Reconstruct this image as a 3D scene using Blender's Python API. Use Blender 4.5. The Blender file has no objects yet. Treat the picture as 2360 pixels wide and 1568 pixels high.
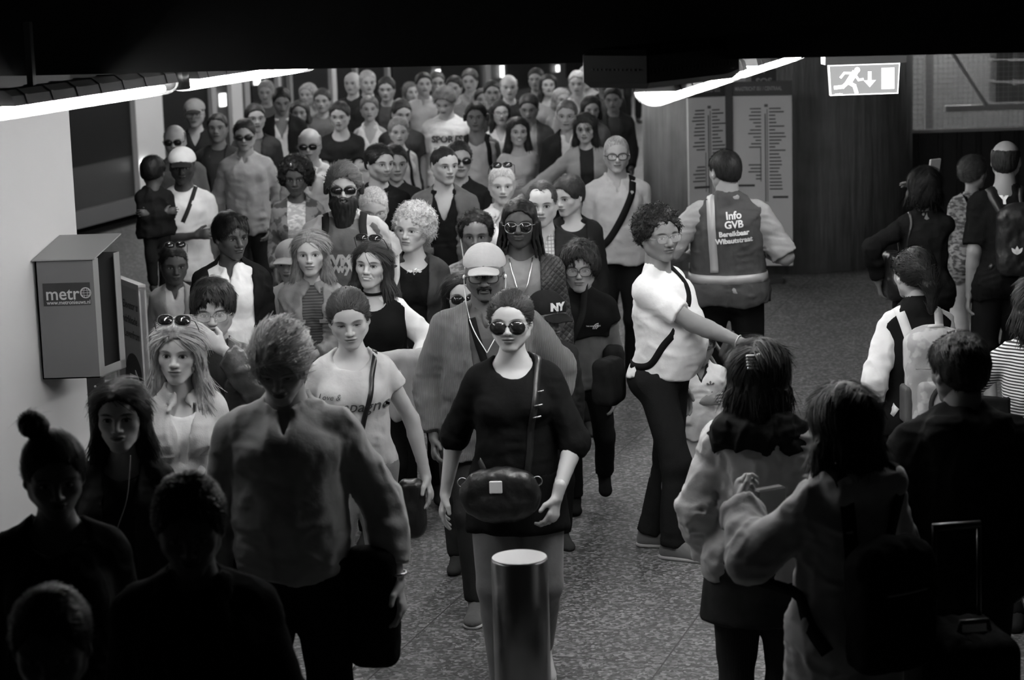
import bpy, math, random
import numpy as np
from mathutils import Matrix, Vector, Euler
from mathutils.bvhtree import BVHTree
sc = bpy.context.scene
COL = sc.collection
f32 = np.float32
# ------------------------------------------------------------------ camera
FPX, CW, CH = 5000.0, 2360, 1568
CAM_H, PITCH, ROLL = 3.10, math.radians(10.2), math.radians(1.75)
cam = bpy.data.cameras.new('camera'); cam_o = bpy.data.objects.new('camera', cam); COL.objects.link(cam_o)
cam.sensor_width = 23.6; cam.lens = FPX / CW * 23.6
cam.clip_start = 0.1; cam.clip_end = 200
CAM_R = Matrix.Rotation(math.pi / 2 - PITCH, 3, 'X') @ Matrix.Rotation(-ROLL, 3, 'Z')
cam_o.matrix_world = Matrix.Translation((0, 0, CAM_H)) @ CAM_R.to_4x4()
cam.dof.use_dof = True; cam.dof.focus_distance = 10.2; cam.dof.aperture_fstop = 2.6
sc.camera = cam_o
# ------------------------------------------------------------------ view and world
sc.view_settings.view_transform = 'Standard'
try: sc.view_settings.look = 'None'
except Exception: pass
sc.view_settings.exposure = 0.32; sc.view_settings.gamma = 1.0
sc.view_settings.use_curve_mapping = False
sc.cycles.use_denoising = True
sc.cycles.max_bounces = 6; sc.cycles.diffuse_bounces = 3; sc.cycles.glossy_bounces = 2
wd = bpy.data.worlds.new('world'); sc.world = wd; wd.use_nodes = True
wd.node_tree.nodes['Background'].inputs[0].default_value = (1, 1, 1, 1)
wd.node_tree.nodes['Background'].inputs[1].default_value = 0.0035

def ray(px, py):
    d = Vector(((px - CW / 2) / FPX, -(py - CH / 2) / FPX, -1.0))
    return (CAM_R @ d)
def at_z(px, py, z):
    d = ray(px, py); t = (z - CAM_H) / d.z
    return Vector((d.x * t, d.y * t, z))
def at_y(px, py, Y):
    d = ray(px, py); t = Y / d.y
    return Vector((d.x * t, Y, CAM_H + d.z * t))
def project(p):
    q = CAM_R.transposed() @ (Vector(p) - Vector((0, 0, CAM_H)))
    return CW / 2 + FPX * q.x / -q.z, CH / 2 - FPX * q.y / -q.z

# the station's fluorescent luminaires: two rows running away from the stairs.
# (position of a luminaire's middle is row start + n * row step)
ROW_L0 = at_z(-330, 268, 2.60); ROW_L1 = at_z(640, 158, 2.60)
ROW_R0 = at_z(1515, 205, 2.60); ROW_R1 = at_z(1775, 128, 2.60)
TUBE_E, TUBE_FAR, TUBE_X = 68.0, 88.0, 68.0
# ------------------------------------------------------------------ helpers: tagging
def tag(o, label=None, cat=None, group=None, kind=None):
    if label: o['label'] = label
    if cat: o['category'] = cat
    if group: o['group'] = group
    if kind: o['kind'] = kind
    return o
def empty(name, loc=(0, 0, 0), rz=0):
    o = bpy.data.objects.new(name, None); COL.objects.link(o)
    o.empty_display_size = 0.1; o.location = loc; o.rotation_euler = (0, 0, rz); return o
def link(name, me, mat, parent=None):
    o = bpy.data.objects.new(name, me); COL.objects.link(o)
    if mat is not None and not me.materials:
        me.materials.append(mat)
    if parent is not None: o.parent = parent
    return o
def np_mesh(name, V, Fq, smooth=True, tris=None):
    me = bpy.data.meshes.new(name)
    V = np.asarray(V, f32); me.vertices.add(len(V)); me.vertices.foreach_set('co', V.ravel())
    parts = [np.asarray(Fq, np.int32).reshape(-1, 4)] if Fq is not None and len(Fq) else []
    nq = len(parts[0]) if parts else 0
    tr = np.asarray(tris, np.int32).reshape(-1, 3) if tris is not None and len(tris) else np.zeros((0, 3), np.int32)
    idx = np.concatenate([p.ravel() for p in parts] + [tr.ravel()]) if (nq or len(tr)) else np.zeros(0, np.int32)
    me.loops.add(len(idx)); me.loops.foreach_set('vertex_index', idx)
    n = nq + len(tr); me.polygons.add(n)
    st = np.concatenate([np.arange(nq) * 4, nq * 4 + np.arange(len(tr)) * 3]).astype(np.int32)
    me.polygons.foreach_set('loop_start', st)
    me.polygons.foreach_set('use_smooth', np.full(n, smooth))
    me.update(calc_edges=True); return me
class MB:
    "collects simple shapes into one mesh"
    def __init__(s): s.v = []; s.f = []
    def add(s, V, F):
        n = len(s.v); s.v += [tuple(v) for v in V]; s.f += [tuple(i + n for i in f) for f in F]; return s
    def box(s, lo, hi, M=None, bev=0.0):
        (x0, y0, z0), (x1, y1, z1) = lo, hi
        b = bev
        if b <= 0:
            V = [(x, y, z) for x in (x0, x1) for y in (y0, y1) for z in (z0, z1)]
            F = [(0, 1, 3, 2), (4, 6, 7, 5), (0, 4, 5, 1), (2, 3, 7, 6), (0, 2, 6, 4), (1, 5, 7, 3)]
        else:
            V = []; F = []
            rings = [(z0, b), (z0 + b, 0), (z1 - b, 0), (z1, b)]
            for z, i in rings:
                V += [(x0 + i + (b if i == 0 else 0) * .3, y0 + i, z), (x1 - i - (b if i == 0 else 0) * .3, y0 + i, z), (x1 - i, y0 + i + (b if i == 0 else 0) * .3, z), (x1 - i, y1 - i - (b if i == 0 else 0) * .3, z),
                      (x1 - i - (b if i == 0 else 0) * .3, y1 - i, z), (x0 + i + (b if i == 0 else 0) * .3, y1 - i, z), (x0 + i, y1 - i - (b if i == 0 else 0) * .3, z), (x0 + i, y0 + i + (b if i == 0 else 0) * .3, z)]
            for r in range(3):
                for k in range(8): F.append((r * 8 + k, r * 8 + (k + 1) % 8, r * 8 + 8 + (k + 1) % 8, r * 8 + 8 + k))
            F += [tuple(range(7, -1, -1)), tuple(range(24, 32))]
        if M is not None: V = [M @ Vector(v) for v in V]
        return s.add(V, F)
    def prism(s, poly, y0, y1, M=None):
        "poly: (x,z) outline, extruded in y"
        n = len(poly); V = [(x, y0, z) for x, z in poly] + [(x, y1, z) for x, z in poly]
        F = [tuple(range(n)), tuple(range(2 * n - 1, n - 1, -1))] + [(i, i + n, (i + 1) % n + n, (i + 1) % n) for i in range(n)]
        if M is not None: V = [M @ Vector(v) for v in V]
        return s.add(V, F)
    def tube(s, pts, r, n=8, closed=False, caps=True):
        pts = [Vector(p) for p in pts]; m = len(pts); rr = r if isinstance(r, (list, tuple)) else [r] * m
        V = []; F = []; up = None
        for i, p in enumerate(pts):
            a = pts[(i - 1) % m] if (i or closed) else p; b = pts[(i + 1) % m] if (i < m - 1 or closed) else p
            t = (b - a).normalized()
            if up is None:
                up = Vector((0, 0, 1)) if abs(t.z) < .9 else Vector((1, 0, 0))
            x = t.cross(up)
            if x.length < 1e-6: x = t.cross(Vector((.3, 1, .2)))
            x.normalize(); u = x.cross(t).normalized(); up = u
            for k in range(n):
                an = 2 * math.pi * k / n; V.append(p + x * math.cos(an) * rr[i] + u * math.sin(an) * rr[i])
        for i in range(m if closed else m - 1):
            for k in range(n):
                j = (i + 1) % m; F.append((i * n + k, i * n + (k + 1) % n, j * n + (k + 1) % n, j * n + k))
        if caps and not closed: F += [tuple(range(n - 1, -1, -1)), tuple(range((m - 1) * n, m * n))]
        return s.add(V, F)
    def lathe(s, prof, c=(0, 0, 0), n=32, M=None):
        V = []; F = []
        for r, z in prof:
            for k in range(n):
                a = 2 * math.pi * k / n; V.append(Vector((c[0] + r * math.cos(a), c[1] + r * math.sin(a), c[2] + z)))
        for i in range(len(prof) - 1):
            for k in range(n): F.append((i * n + k, i * n + (k + 1) % n, i * n + n + (k + 1) % n, i * n + n + k))
        F += [tuple(range(n - 1, -1, -1)), tuple(range((len(prof) - 1) * n, len(prof) * n))]
        if M is not None: V = [M @ v for v in V]
        return s.add(V, F)
    def mesh(s, name, smooth=False):
        me = bpy.data.meshes.new(name); me.from_pydata([tuple(v) for v in s.v], [], s.f); me.update()
        if smooth: me.polygons.foreach_set('use_smooth', np.full(len(me.polygons), True))
        return me
    def build(s, name, mat, parent=None, smooth=False): return link(name, s.mesh(name, smooth), mat, parent)

# ------------------------------------------------------------------ materials
def nt(name):
    m = bpy.data.materials.new(name); m.use_nodes = True; t = m.node_tree; b = t.nodes['Principled BSDF']; return m, t, b
def node(t, typ, **kw):
    n = t.nodes.new(typ)
    for k, v in kw.items():
        if k.startswith('i_'): n.inputs[int(k[2:])].default_value = v
        else: setattr(n, k, v)
    return n
def mth(t, op, a, b=None, c=None, clamp=False):
    n = t.nodes.new('ShaderNodeMath'); n.operation = op; n.use_clamp = clamp
    for i, v in enumerate((a, b, c)):
        if v is None: continue
        if isinstance(v, (int, float)): n.inputs[i].default_value = v
        else: t.links.new(v, n.inputs[i])
    return n.outputs[0]
def g4(v): return (v, v, v, 1)
def mixv(t, fac, a, b):
    n = t.nodes.new('ShaderNodeMix'); n.data_type = 'FLOAT'
    for i, v in ((0, fac), (2, a), (3, b)):
        if isinstance(v, (int, float)): n.inputs[i].default_value = v
        else: t.links.new(v, n.inputs[i])
    return n.outputs[0]
_mc = {}
def plain(v, rough=.6, metal=0.0, spec=.5, emit=0.0, noise=0.0, nscale=8.0, bump=0.0, stretch=(1, 1, 1)):
    key = ('p', round(v, 3), rough, metal, spec, emit, noise, nscale, bump, stretch)
    if key in _mc: return _mc[key]
    m, t, b = nt('surface'); b.inputs['Base Color'].default_value = g4(v); b.inputs['Roughness'].default_value = rough
    b.inputs['Metallic'].default_value = metal; b.inputs['Specular IOR Level'].default_value = spec
    if emit: b.inputs['Emission Color'].default_value = g4(1); b.inputs['Emission Strength'].default_value = emit
    if noise or bump:
        tc = node(t, 'ShaderNodeTexCoord'); mp = node(t, 'ShaderNodeMapping'); mp.inputs['Scale'].default_value = stretch
        t.links.new(tc.outputs['Object'], mp.inputs[0]); nz = node(t, 'ShaderNodeTexNoise'); t.links.new(mp.outputs[0], nz.inputs['Vector'])
        nz.inputs['Scale'].default_value = nscale; nz.inputs['Detail'].default_value = 5
        if noise:
            f = mth(t, 'SUBTRACT', nz.outputs[0], .5); f = mth(t, 'MULTIPLY_ADD', f, 2 * noise * v, v)
            t.links.new(f, b.inputs['Base Color'])
        if bump:
            bp = node(t, 'ShaderNodeBump'); bp.inputs['Strength'].default_value = 1; bp.inputs['Distance'].default_value = bump
            t.links.new(nz.outputs[0], bp.inputs['Height']); t.links.new(bp.outputs[0], b.inputs['Normal'])
    _mc[key] = m; return m
def cloth(v, kind='plain', v2=None, scale=1.0):
    "woven fabric; kind: plain, cord, stripe, denim, check, camo, knit, quilt, leather, pattern"
    v2 = v * .5 if v2 is None else v2
    key = ('c', round(v, 3), kind, v2, scale)
    if key in _mc: return _mc[key]
    m, t, b = nt('fabric_' + kind); b.inputs['Roughness'].default_value = .85; b.inputs['Specular IOR Level'].default_value = .15 if v > .08 else .03
    b.inputs['Sheen Weight'].default_value = .12 if v > .08 else 0
    tc = node(t, 'ShaderNodeTexCoord'); P = tc.outputs['Object']
    def noise(sc_, det=3, st=(1, 1, 1)):
        mp = node(t, 'ShaderNodeMapping'); mp.inputs['Scale'].default_value = st; t.links.new(P, mp.inputs[0])
        n = node(t, 'ShaderNodeTexNoise'); t.links.new(mp.outputs[0], n.inputs['Vector']); n.inputs['Scale'].default_value = sc_; n.inputs['Detail'].default_value = det
        return n.outputs[0]
    base = mth(t, 'MULTIPLY_ADD', mth(t, 'SUBTRACT', noise(14), .5), .35 * v, v)
    h = noise(60, 2); dist = .0015
    sep = node(t, 'ShaderNodeSeparateXYZ'); t.links.new(P, sep.inputs[0]); X, Y, Z = sep.outputs
    if kind == 'cord':
        w = mth(t, 'SINE', mth(t, 'MULTIPLY_ADD', X, 1300 * scale, mth(t, 'MULTIPLY', noise(6, 2), 14))); w01 = mth(t, 'MULTIPLY_ADD', w, .5, .5)
        base = mth(t, 'MULTIPLY', base, mth(t, 'MULTIPLY_ADD', w01, .85, .5)); h = w01; dist = .002
    elif kind == 'cordh':
        w = mth(t, 'SINE', mth(t, 'MULTIPLY', Z, 900 * scale)); w01 = mth(t, 'MULTIPLY_ADD', w, .5, .5)
        base = mth(t, 'MULTIPLY', base, mth(t, 'MULTIPLY_ADD', w01, .5, .7)); h = w01; dist = .002
    elif kind == 'stripe':
        w = mth(t, 'SINE', mth(t, 'MULTIPLY', Z, 460 * scale)); s = mth(t, 'MULTIPLY_ADD', w, 3, .5, True); base = mixv(t, s, base, v2)
    elif kind == 'stripev':
        w = mth(t, 'SINE', mth(t, 'MULTIPLY', X, 260 * scale)); s = mth(t, 'MULTIPLY_ADD', w, 3, -1.2, True); base = mixv(t, s, base, v2)
    elif kind == 'check':
        a = mth(t, 'MULTIPLY_ADD', mth(t, 'SINE', mth(t, 'MULTIPLY', X, 330 * scale)), 4, -2.6, True)
        c = mth(t, 'MULTIPLY_ADD', mth(t, 'SINE', mth(t, 'MULTIPLY', Z, 330 * scale)), 4, -2.6, True)
        base = mixv(t, mth(t, 'MAXIMUM', a, c), base, v2)
    elif kind == 'denim':
        n = mth(t, 'MULTIPLY_ADD', mth(t, 'SUBTRACT', noise(9, 6), .5), 1.6, .5, True); base = mixv(t, n, v2, base); h = noise(220, 2)
    elif kind == 'camo':
        n = mth(t, 'MULTIPLY_ADD', mth(t, 'SUBTRACT', noise(16, 2), .5), 14, .5, True); base = mixv(t, n, v2, base)
    elif kind == 'pattern':
        n = mth(t, 'MULTIPLY_ADD', mth(t, 'SUBTRACT', noise(26 * scale, 3, (1, 1, 2.2)), .5), 9, .5, True); base = mixv(t, n, v2, base)
    elif kind == 'quilt':
        a = mth(t, 'ABSOLUTE', mth(t, 'SINE', mth(t, 'MULTIPLY', mth(t, 'ADD', X, Z), 95))); c = mth(t, 'ABSOLUTE', mth(t, 'SINE', mth(t, 'MULTIPLY', mth(t, 'SUBTRACT', X, Z), 95)))
        h = mth(t, 'POWER', mth(t, 'MULTIPLY', a, c), .4); dist = .006; b.inputs['Roughness'].default_value = .55; b.inputs['Specular IOR Level'].default_value = .4
    elif kind == 'knit':
        h = mth(t, 'ABSOLUTE', mth(t, 'SINE', mth(t, 'MULTIPLY', X, 500))); dist = .002
    elif kind in ('leather', 'shiny'):
        b.inputs['Roughness'].default_value = .34 if kind == 'leather' else .42; b.inputs['Specular IOR Level'].default_value = .5; b.inputs['Sheen Weight'].default_value = 0
        h = noise(45, 4); dist = .003
    t.links.new(base, b.inputs['Base Color'])
    bp = node(t, 'ShaderNodeBump'); bp.inputs['Distance'].default_value = dist; bp.inputs['Strength'].default_value = .8
    t.links.new(h, bp.inputs['Height']); t.links.new(bp.outputs[0], b.inputs['Normal'])
    _mc[key] = m; return m
def hair_mat(v, curly=False):
    key = ('h', round(v, 3), curly)
    if key in _mc: return _mc[key]
    m, t, b = nt('hair'); b.inputs['Roughness'].default_value = .5; b.inputs['Specular IOR Level'].default_value = .16; v = v * .75 if v < .1 else v
    at = node(t, 'ShaderNodeAttribute', attribute_name='hp'); mp = node(t, 'ShaderNodeMapping')
    mp.inputs['Scale'].default_value = (1, .35, .12) if not curly else (1, 1, 1); t.links.new(at.outputs['Vector'], mp.inputs[0])
    n = node(t, 'ShaderNodeTexNoise'); n.inputs['Scale'].default_value = 150 if not curly else 110; n.inputs['Detail'].default_value = 4; t.links.new(mp.outputs[0], n.inputs['Vector'])
    c = mth(t, 'MULTIPLY_ADD', mth(t, 'SUBTRACT', n.outputs[0], .5), 2.4 * v, v); c = mth(t, 'MAXIMUM', c, v * .25)
    t.links.new(c, b.inputs['Base Color']); bp = node(t, 'ShaderNodeBump'); bp.inputs['Distance'].default_value = .0015
    t.links.new(n.outputs[0], bp.inputs['Height']); t.links.new(bp.outputs[0], b.inputs['Normal'])
    _mc[key] = m; return m

_fg = None
def face_group():
    "a node group that colours lips, brows and eyes from the head's own coordinates"
    global _fg
    if _fg: return _fg
    t = bpy.data.node_groups.new('face_colours', 'ShaderNodeTree')
    names = [('Skin', .4), ('Lip', .25), ('Brow', .05), ('Stubble', 0.), ('Open', 1.), ('GazeX', 0.), ('GazeZ', 0.), ('Smile', 0.), ('Teeth', 0.), ('Makeup', .45)]
    for nme, dv in names:
        s = t.interface.new_socket(nme, in_out='INPUT', socket_type='NodeSocketFloat'); s.default_value = dv
    t.interface.new_socket('Color', in_out='OUTPUT', socket_type='NodeSocketFloat')
    gi = t.nodes.new('NodeGroupInput'); go = t.nodes.new('NodeGroupOutput'); I = {n: gi.outputs[n] for n, _ in names}
    at = node(t, 'ShaderNodeAttribute', attribute_name='hp'); sp = node(t, 'ShaderNodeSeparateXYZ'); t.links.new(at.outputs['Vector'], sp.inputs[0])
    X, Y, Z = sp.outputs; m = lambda *a, **k: mth(t, *a, **k)
    ax = m('ABSOLUTE', X)
    def smooth(v, e0, e1):   # 0 at e0, 1 at e1
        return m('DIVIDE', m('SUBTRACT', v, e0), e1 - e0, clamp=True) if isinstance(e0, (int, float)) else None
    def ell(u, w, a, b, soft=.35):   # mask of an ellipse; u,w offsets
        q = m('SQRT', m('ADD', m('POWER', m('DIVIDE', m('ABSOLUTE', u), a), 2.), m('POWER', m('DIVIDE', m('ABSOLUTE', w), b), 2.)))
        return smooth(q, 1 + soft, 1 - soft)
    front = smooth(Y, -.045, -.06)
    nz = node(t, 'ShaderNodeTexNoise'); nz.inputs['Scale'].default_value = 40; nz.inputs['Detail'].default_value = 5; t.links.new(at.outputs['Vector'], nz.inputs['Vector'])
    nf = node(t, 'ShaderNodeTexNoise'); nf.inputs['Scale'].default_value = 420; t.links.new(at.outputs['Vector'], nf.inputs['Vector'])
    col = m('MULTIPLY', I['Skin'], m('MULTIPLY_ADD', nz.outputs[0], .22, .89))
    def over(col, mask, v): return mixv(t, m('MULTIPLY', mask, front), col, v)
    # painted shade: skin colour darkened around the eye sockets
    col = over(col, m('MULTIPLY', ell(m('SUBTRACT', ax, .031), m('SUBTRACT', Z, .004), .022, .016, .5), I['Makeup']), m('MULTIPLY', I['Skin'], .45))
    # stubble
    sb = m('MULTIPLY', smooth(Z, -.035, -.05), m('MULTIPLY', I['Stubble'], m('MULTIPLY_ADD', nf.outputs[0], 1.2, .2, clamp=True)))
    col = over(col, sb, m('MULTIPLY', I['Brow'], 1.4))
    # lips
    zl = m('SUBTRACT', m('ADD', Z, .0605), m('MULTIPLY', I['Smile'], m('MULTIPLY', m('MULTIPLY', ax, ax), 9.)))
    col = over(col, ell(X, zl, .0255, .0088, .15), I['Lip'])
    th = m('MULTIPLY', ell(X, m('ADD', zl, .0008), .0195, .0042, .15), I['Teeth'])
    line = ell(X, zl, .0235, .0017, .3)
    col = over(col, line, m('MULTIPLY', I['Skin'], .12)); col = over(col, th, .75)
    # nostrils
    col = over(col, ell(m('SUBTRACT', ax, .0078), m('ADD', Z, .0395), .0042, .0026), m('MULTIPLY', I['Skin'], .15))
    # brows
    u = m('SUBTRACT', ax, .0335); arch = m('MULTIPLY', m('MULTIPLY', u, u), 8.)
    col = over(col, m('MULTIPLY', ell(u, m('ADD', m('SUBTRACT', Z, .0235), arch), .0205, .0046, .35), m('MULTIPLY_ADD', nf.outputs[0], .8, .45, clamp=True)), I['Brow'])
    # eyes
    u = m('SUBTRACT', ax, .0315); hh = m('MULTIPLY', I['Open'], .0062); arch = m('MULTIPLY', m('MULTIPLY', u, u), 6.)
    zz = m('ADD', m('SUBTRACT', Z, .001), arch)
    lash = ell(u, m('SUBTRACT', zz, .0016), .0168, m('ADD', hh, .0022), .12); ap = ell(u, zz, .0146, hh, .12)
    col = over(col, lash, m('MULTIPLY', I['Brow'], .5)); 
    gx = m('SUBTRACT', X, I['GazeX']); gz = m('SUBTRACT', m('SUBTRACT', Z, .0015), I['GazeZ'])
    d1 = m('MINIMUM', m('ABSOLUTE', m('SUBTRACT', gx, .0315)), m('ABSOLUTE', m('ADD', gx, .0315)))
    iris = ell(d1, gz, .0068, .0068, .12)
    eye = mixv(t, iris, m('MINIMUM', m('MULTIPLY_ADD', I['Skin'], .6, .16), .42), .012)
    col = over(col, ap, eye)
    t.links.new(col, go.inputs['Color']); _fg = t; return t
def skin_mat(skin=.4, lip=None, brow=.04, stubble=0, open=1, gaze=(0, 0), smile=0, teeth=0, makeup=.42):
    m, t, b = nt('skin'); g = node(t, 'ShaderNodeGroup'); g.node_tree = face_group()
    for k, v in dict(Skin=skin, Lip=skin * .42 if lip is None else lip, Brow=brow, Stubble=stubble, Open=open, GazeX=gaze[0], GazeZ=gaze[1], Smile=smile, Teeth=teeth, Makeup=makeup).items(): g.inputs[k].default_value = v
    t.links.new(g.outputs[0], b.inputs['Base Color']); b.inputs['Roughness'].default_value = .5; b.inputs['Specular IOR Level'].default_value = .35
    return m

# ------------------------------------------------------------------ signed distance grids
_T = {}
def vnoise(P, freq, seed=0):
    if seed not in _T: _T[seed] = np.random.default_rng(seed + 7).uniform(-1, 1, (32, 32, 32)).astype(f32)
    T = _T[seed]; q = P * f32(1) * np.asarray(freq, f32); i = np.floor(q).astype(np.int32); f = q - i; f = f * f * (3 - 2 * f); i &= 31; j = (i + 1) & 31
    x0, y0, z0 = i.T; x1, y1, z1 = j.T; fx, fy, fz = f.T
    a = T[x0, y0, z0] * (1 - fx) + T[x1, y0, z0] * fx; b = T[x0, y1, z0] * (1 - fx) + T[x1, y1, z0] * fx
    c = T[x0, y0, z1] * (1 - fx) + T[x1, y0, z1] * fx; d = T[x0, y1, z1] * (1 - fx) + T[x1, y1, z1] * fx
    return (a * (1 - fy) + b * fy) * (1 - fz) + (c * (1 - fy) + d * fy) * fz
MARG = .07
class Grid:
    def __init__(s, lo, hi, h):
        s.h = h; s.lo = np.array(lo, f32)
        s.ax = [np.arange(lo[i], hi[i] + h, h, dtype=f32) for i in range(3)]
        s.D = np.full([len(a) for a in s.ax], MARG, f32)
    def sub(s, lo, hi):
        sl = []
        for i in range(3):
            a = int(np.searchsorted(s.ax[i], lo[i])); b = int(np.searchsorted(s.ax[i], hi[i])); sl.append(slice(a, b))
        X = s.ax[0][sl[0]][:, None, None]; Y = s.ax[1][sl[1]][None, :, None]; Z = s.ax[2][sl[2]][None, None, :]
        return tuple(sl), X, Y, Z
    def comb(s, sl, d, op, k):
        D = s.D[sl]
        if d.size == 0: return
        if op == 'u':
            if k > 0: hh = np.maximum(k - np.abs(D - d), 0); s.D[sl] = np.minimum(D, d) - hh * hh * (.25 / k)
            else: s.D[sl] = np.minimum(D, d)
        elif op == 's':
            d = -d
            if k > 0: hh = np.maximum(k - np.abs(D - d), 0); s.D[sl] = np.maximum(D, d) + hh * hh * (.25 / k)
            else: s.D[sl] = np.maximum(D, d)
    def cap(s, a, b, ra, rb=None, k=.02, sq=None, flat=False, op='u', flat0=False):
        "tapered capsule; sq=(axis vector, factor) flattens it along that axis"
        rb = ra if rb is None else rb; a = np.asarray(a, f32); b = np.asarray(b, f32); m = max(ra, rb) + MARG
        if sq is not None and sq[1] > 1: m = max(ra, rb) * sq[1] + MARG
        sl, X, Y, Z = s.sub(np.minimum(a, b) - m, np.maximum(a, b) + m)
        ab = b - a; L2 = max(float(ab @ ab), 1e-9)
        px, py, pz = X - a[0], Y - a[1], Z - a[2]
        t0 = (px * ab[0] + py * ab[1] + pz * ab[2]) / f32(L2); t = np.clip(t0, 0, 1)
        qx, qy, qz = px - t * ab[0], py - t * ab[1], pz - t * ab[2]
        d2 = qx * qx + qy * qy + qz * qz
        if sq is not None:
            n = np.asarray(sq[0], f32); n = n / np.linalg.norm(n); c = qx * n[0] + qy * n[1] + qz * n[2]
            d2 = d2 + c * c * f32(1 / sq[1] ** 2 - 1)
        r = ra + (rb - ra) * t
        dd = np.sqrt(d2)
        d = dd - r
        if sq is not None and sq[1] < 1: d = d * f32(.5 + .5 * sq[1])
        Ln = math.sqrt(L2)
        if flat: d = np.maximum(d, (t0 - 1) * f32(Ln))
        if flat0: d = np.maximum(d, -t0 * f32(Ln))
        s.comb(sl, d.astype(f32), op, k); return s
    def ell(s, c, r, k=.02, R=None, op='u', cut=None):
        c = np.asarray(c, f32); r = np.asarray(r, f32); m = float(r.max()) + MARG if R is not None else r + MARG
        sl, X, Y, Z = s.sub(c - m, c + m); px, py, pz = X - c[0], Y - c[1], Z - c[2]
        if R is not None:
            R = np.asarray(R, f32); px, py, pz = (px * R[0, 0] + py * R[1, 0] + pz * R[2, 0], px * R[0, 1] + py * R[1, 1] + pz * R[2, 1], px * R[0, 2] + py * R[1, 2] + pz * R[2, 2])
        ax, ay, az = px / r[0], py / r[1], pz / r[2]
        k0 = np.sqrt(ax * ax + ay * ay + az * az); k1 = np.sqrt((ax / r[0]) ** 2 + (ay / r[1]) ** 2 + (az / r[2]) ** 2)
        d = k0 * (k0 - 1) / np.maximum(k1, 1e-6)
        s.comb(sl, d.astype(f32), op, k); return s
    def box(s, c, r, rnd=.01, k=.01, R=None, op='u'):
        c = np.asarray(c, f32); r = np.asarray(r, f32); m = float(np.linalg.norm(r)) + MARG
        sl, X, Y, Z = s.sub(c - m, c + m); px, py, pz = X - c[0], Y - c[1], Z - c[2]
        if R is not None:
            R = np.asarray(R, f32); px, py, pz = (px * R[0, 0] + py * R[1, 0] + pz * R[2, 0], px * R[0, 1] + py * R[1, 1] + pz * R[2, 1], px * R[0, 2] + py * R[1, 2] + pz * R[2, 2])
        qx, qy, qz = np.abs(px) - (r[0] - rnd), np.abs(py) - (r[1] - rnd), np.abs(pz) - (r[2] - rnd)
        d = np.sqrt(np.maximum(qx, 0) ** 2 + np.maximum(qy, 0) ** 2 + np.maximum(qz, 0) ** 2) + np.minimum(np.maximum(np.maximum(qx, qy), qz), 0) - rnd
        s.comb(sl, np.broadcast_to(d, s.D[sl].shape).astype(f32), op, k); return s
    def full(s): return s.ax[0][:, None, None], s.ax[1][None, :, None], s.ax[2][None, None, :]
    def keep(s, d):  # intersect with d<0
        s.D = np.maximum(s.D, d.astype(f32)); return s
    def disp(s, fn, band=.03):
        ix = np.nonzero(np.abs(s.D) < band)
        if len(ix[0]) == 0: return s
        P = np.stack([s.ax[i][ix[i]] for i in range(3)], 1); s.D[ix] += fn(P).astype(f32); return s
    def net(s):
        "surface nets: returns vertices and quads"
        D = s.D; D[0] = D[-1] = MARG; D[:, 0] = D[:, -1] = MARG; D[:, :, 0] = D[:, :, -1] = MARG
        ins = D < 0
        cnt = np.zeros([n - 1 for n in D.shape], np.int8)
        for dx in (0, 1):
            for dy in (0, 1):
                for dz in (0, 1):
                    cnt += ins[dx:D.shape[0] - 1 + dx, dy:D.shape[1] - 1 + dy, dz:D.shape[2] - 1 + dz]
        I, J, K = np.nonzero((cnt > 0) & (cnt < 8)); n = len(I)
        vid = np.full(cnt.shape, -1, np.int32); vid[I, J, K] = np.arange(n)
        acc = np.zeros((n, 3), f32); num = np.zeros(n, f32)
        cor = [(a, b, c) for a in (0, 1) for b in (0, 1) for c in (0, 1)]
        val = [D[I + a, J + b, K + c] for a, b, c in cor]
        for p in range(8):
            for ax in range(3):
                if cor[p][ax]: continue
                q = list(cor[p]); q[ax] = 1; q = cor.index(tuple(q)); v0, v1 = val[p], val[q]
                m = (v0 < 0) != (v1 < 0); t = np.where(m, v0 / np.where(m, v0 - v1, 1), 0)
                for a in range(3): acc[:, a] += np.where(m, cor[p][a] + (t if a == ax else 0), 0)
                num += m
        V = (np.stack([I, J, K], 1) + acc / num[:, None]) * f32(s.h) + s.lo
        Q = []
        for ax in range(3):
            o = [1, 1, 1]; A = ins; sl0 = [slice(1, -1)] * 3; sl0[ax] = slice(0, -1); sl1 = [slice(1, -1)] * 3; sl1[ax] = slice(1, None)
            a0 = A[tuple(sl0)]; a1 = A[tuple(sl1)]
            u, w = [(1, 2), (2, 0), (0, 1)][ax]
            for flip, m in ((False, a0 & ~a1), (True, ~a0 & a1)):
                G = np.stack(np.nonzero(m), 1)
                if len(G) == 0: continue
                off = np.array([1, 1, 1]); off[ax] = 0; G = G + off
                def g(du, dw):
                    H = G.copy(); H[:, u] -= du; H[:, w] -= dw; return vid[H[:, 0], H[:, 1], H[:, 2]]
                q = np.stack([g(1, 1), g(0, 1), g(0, 0), g(1, 0)], 1)
                Q.append(q[:, ::-1] if flip else q)
        Q = np.concatenate(Q) if Q else np.zeros((0, 4), np.int32)
        return V.astype(f32), Q.astype(np.int32)
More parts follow.
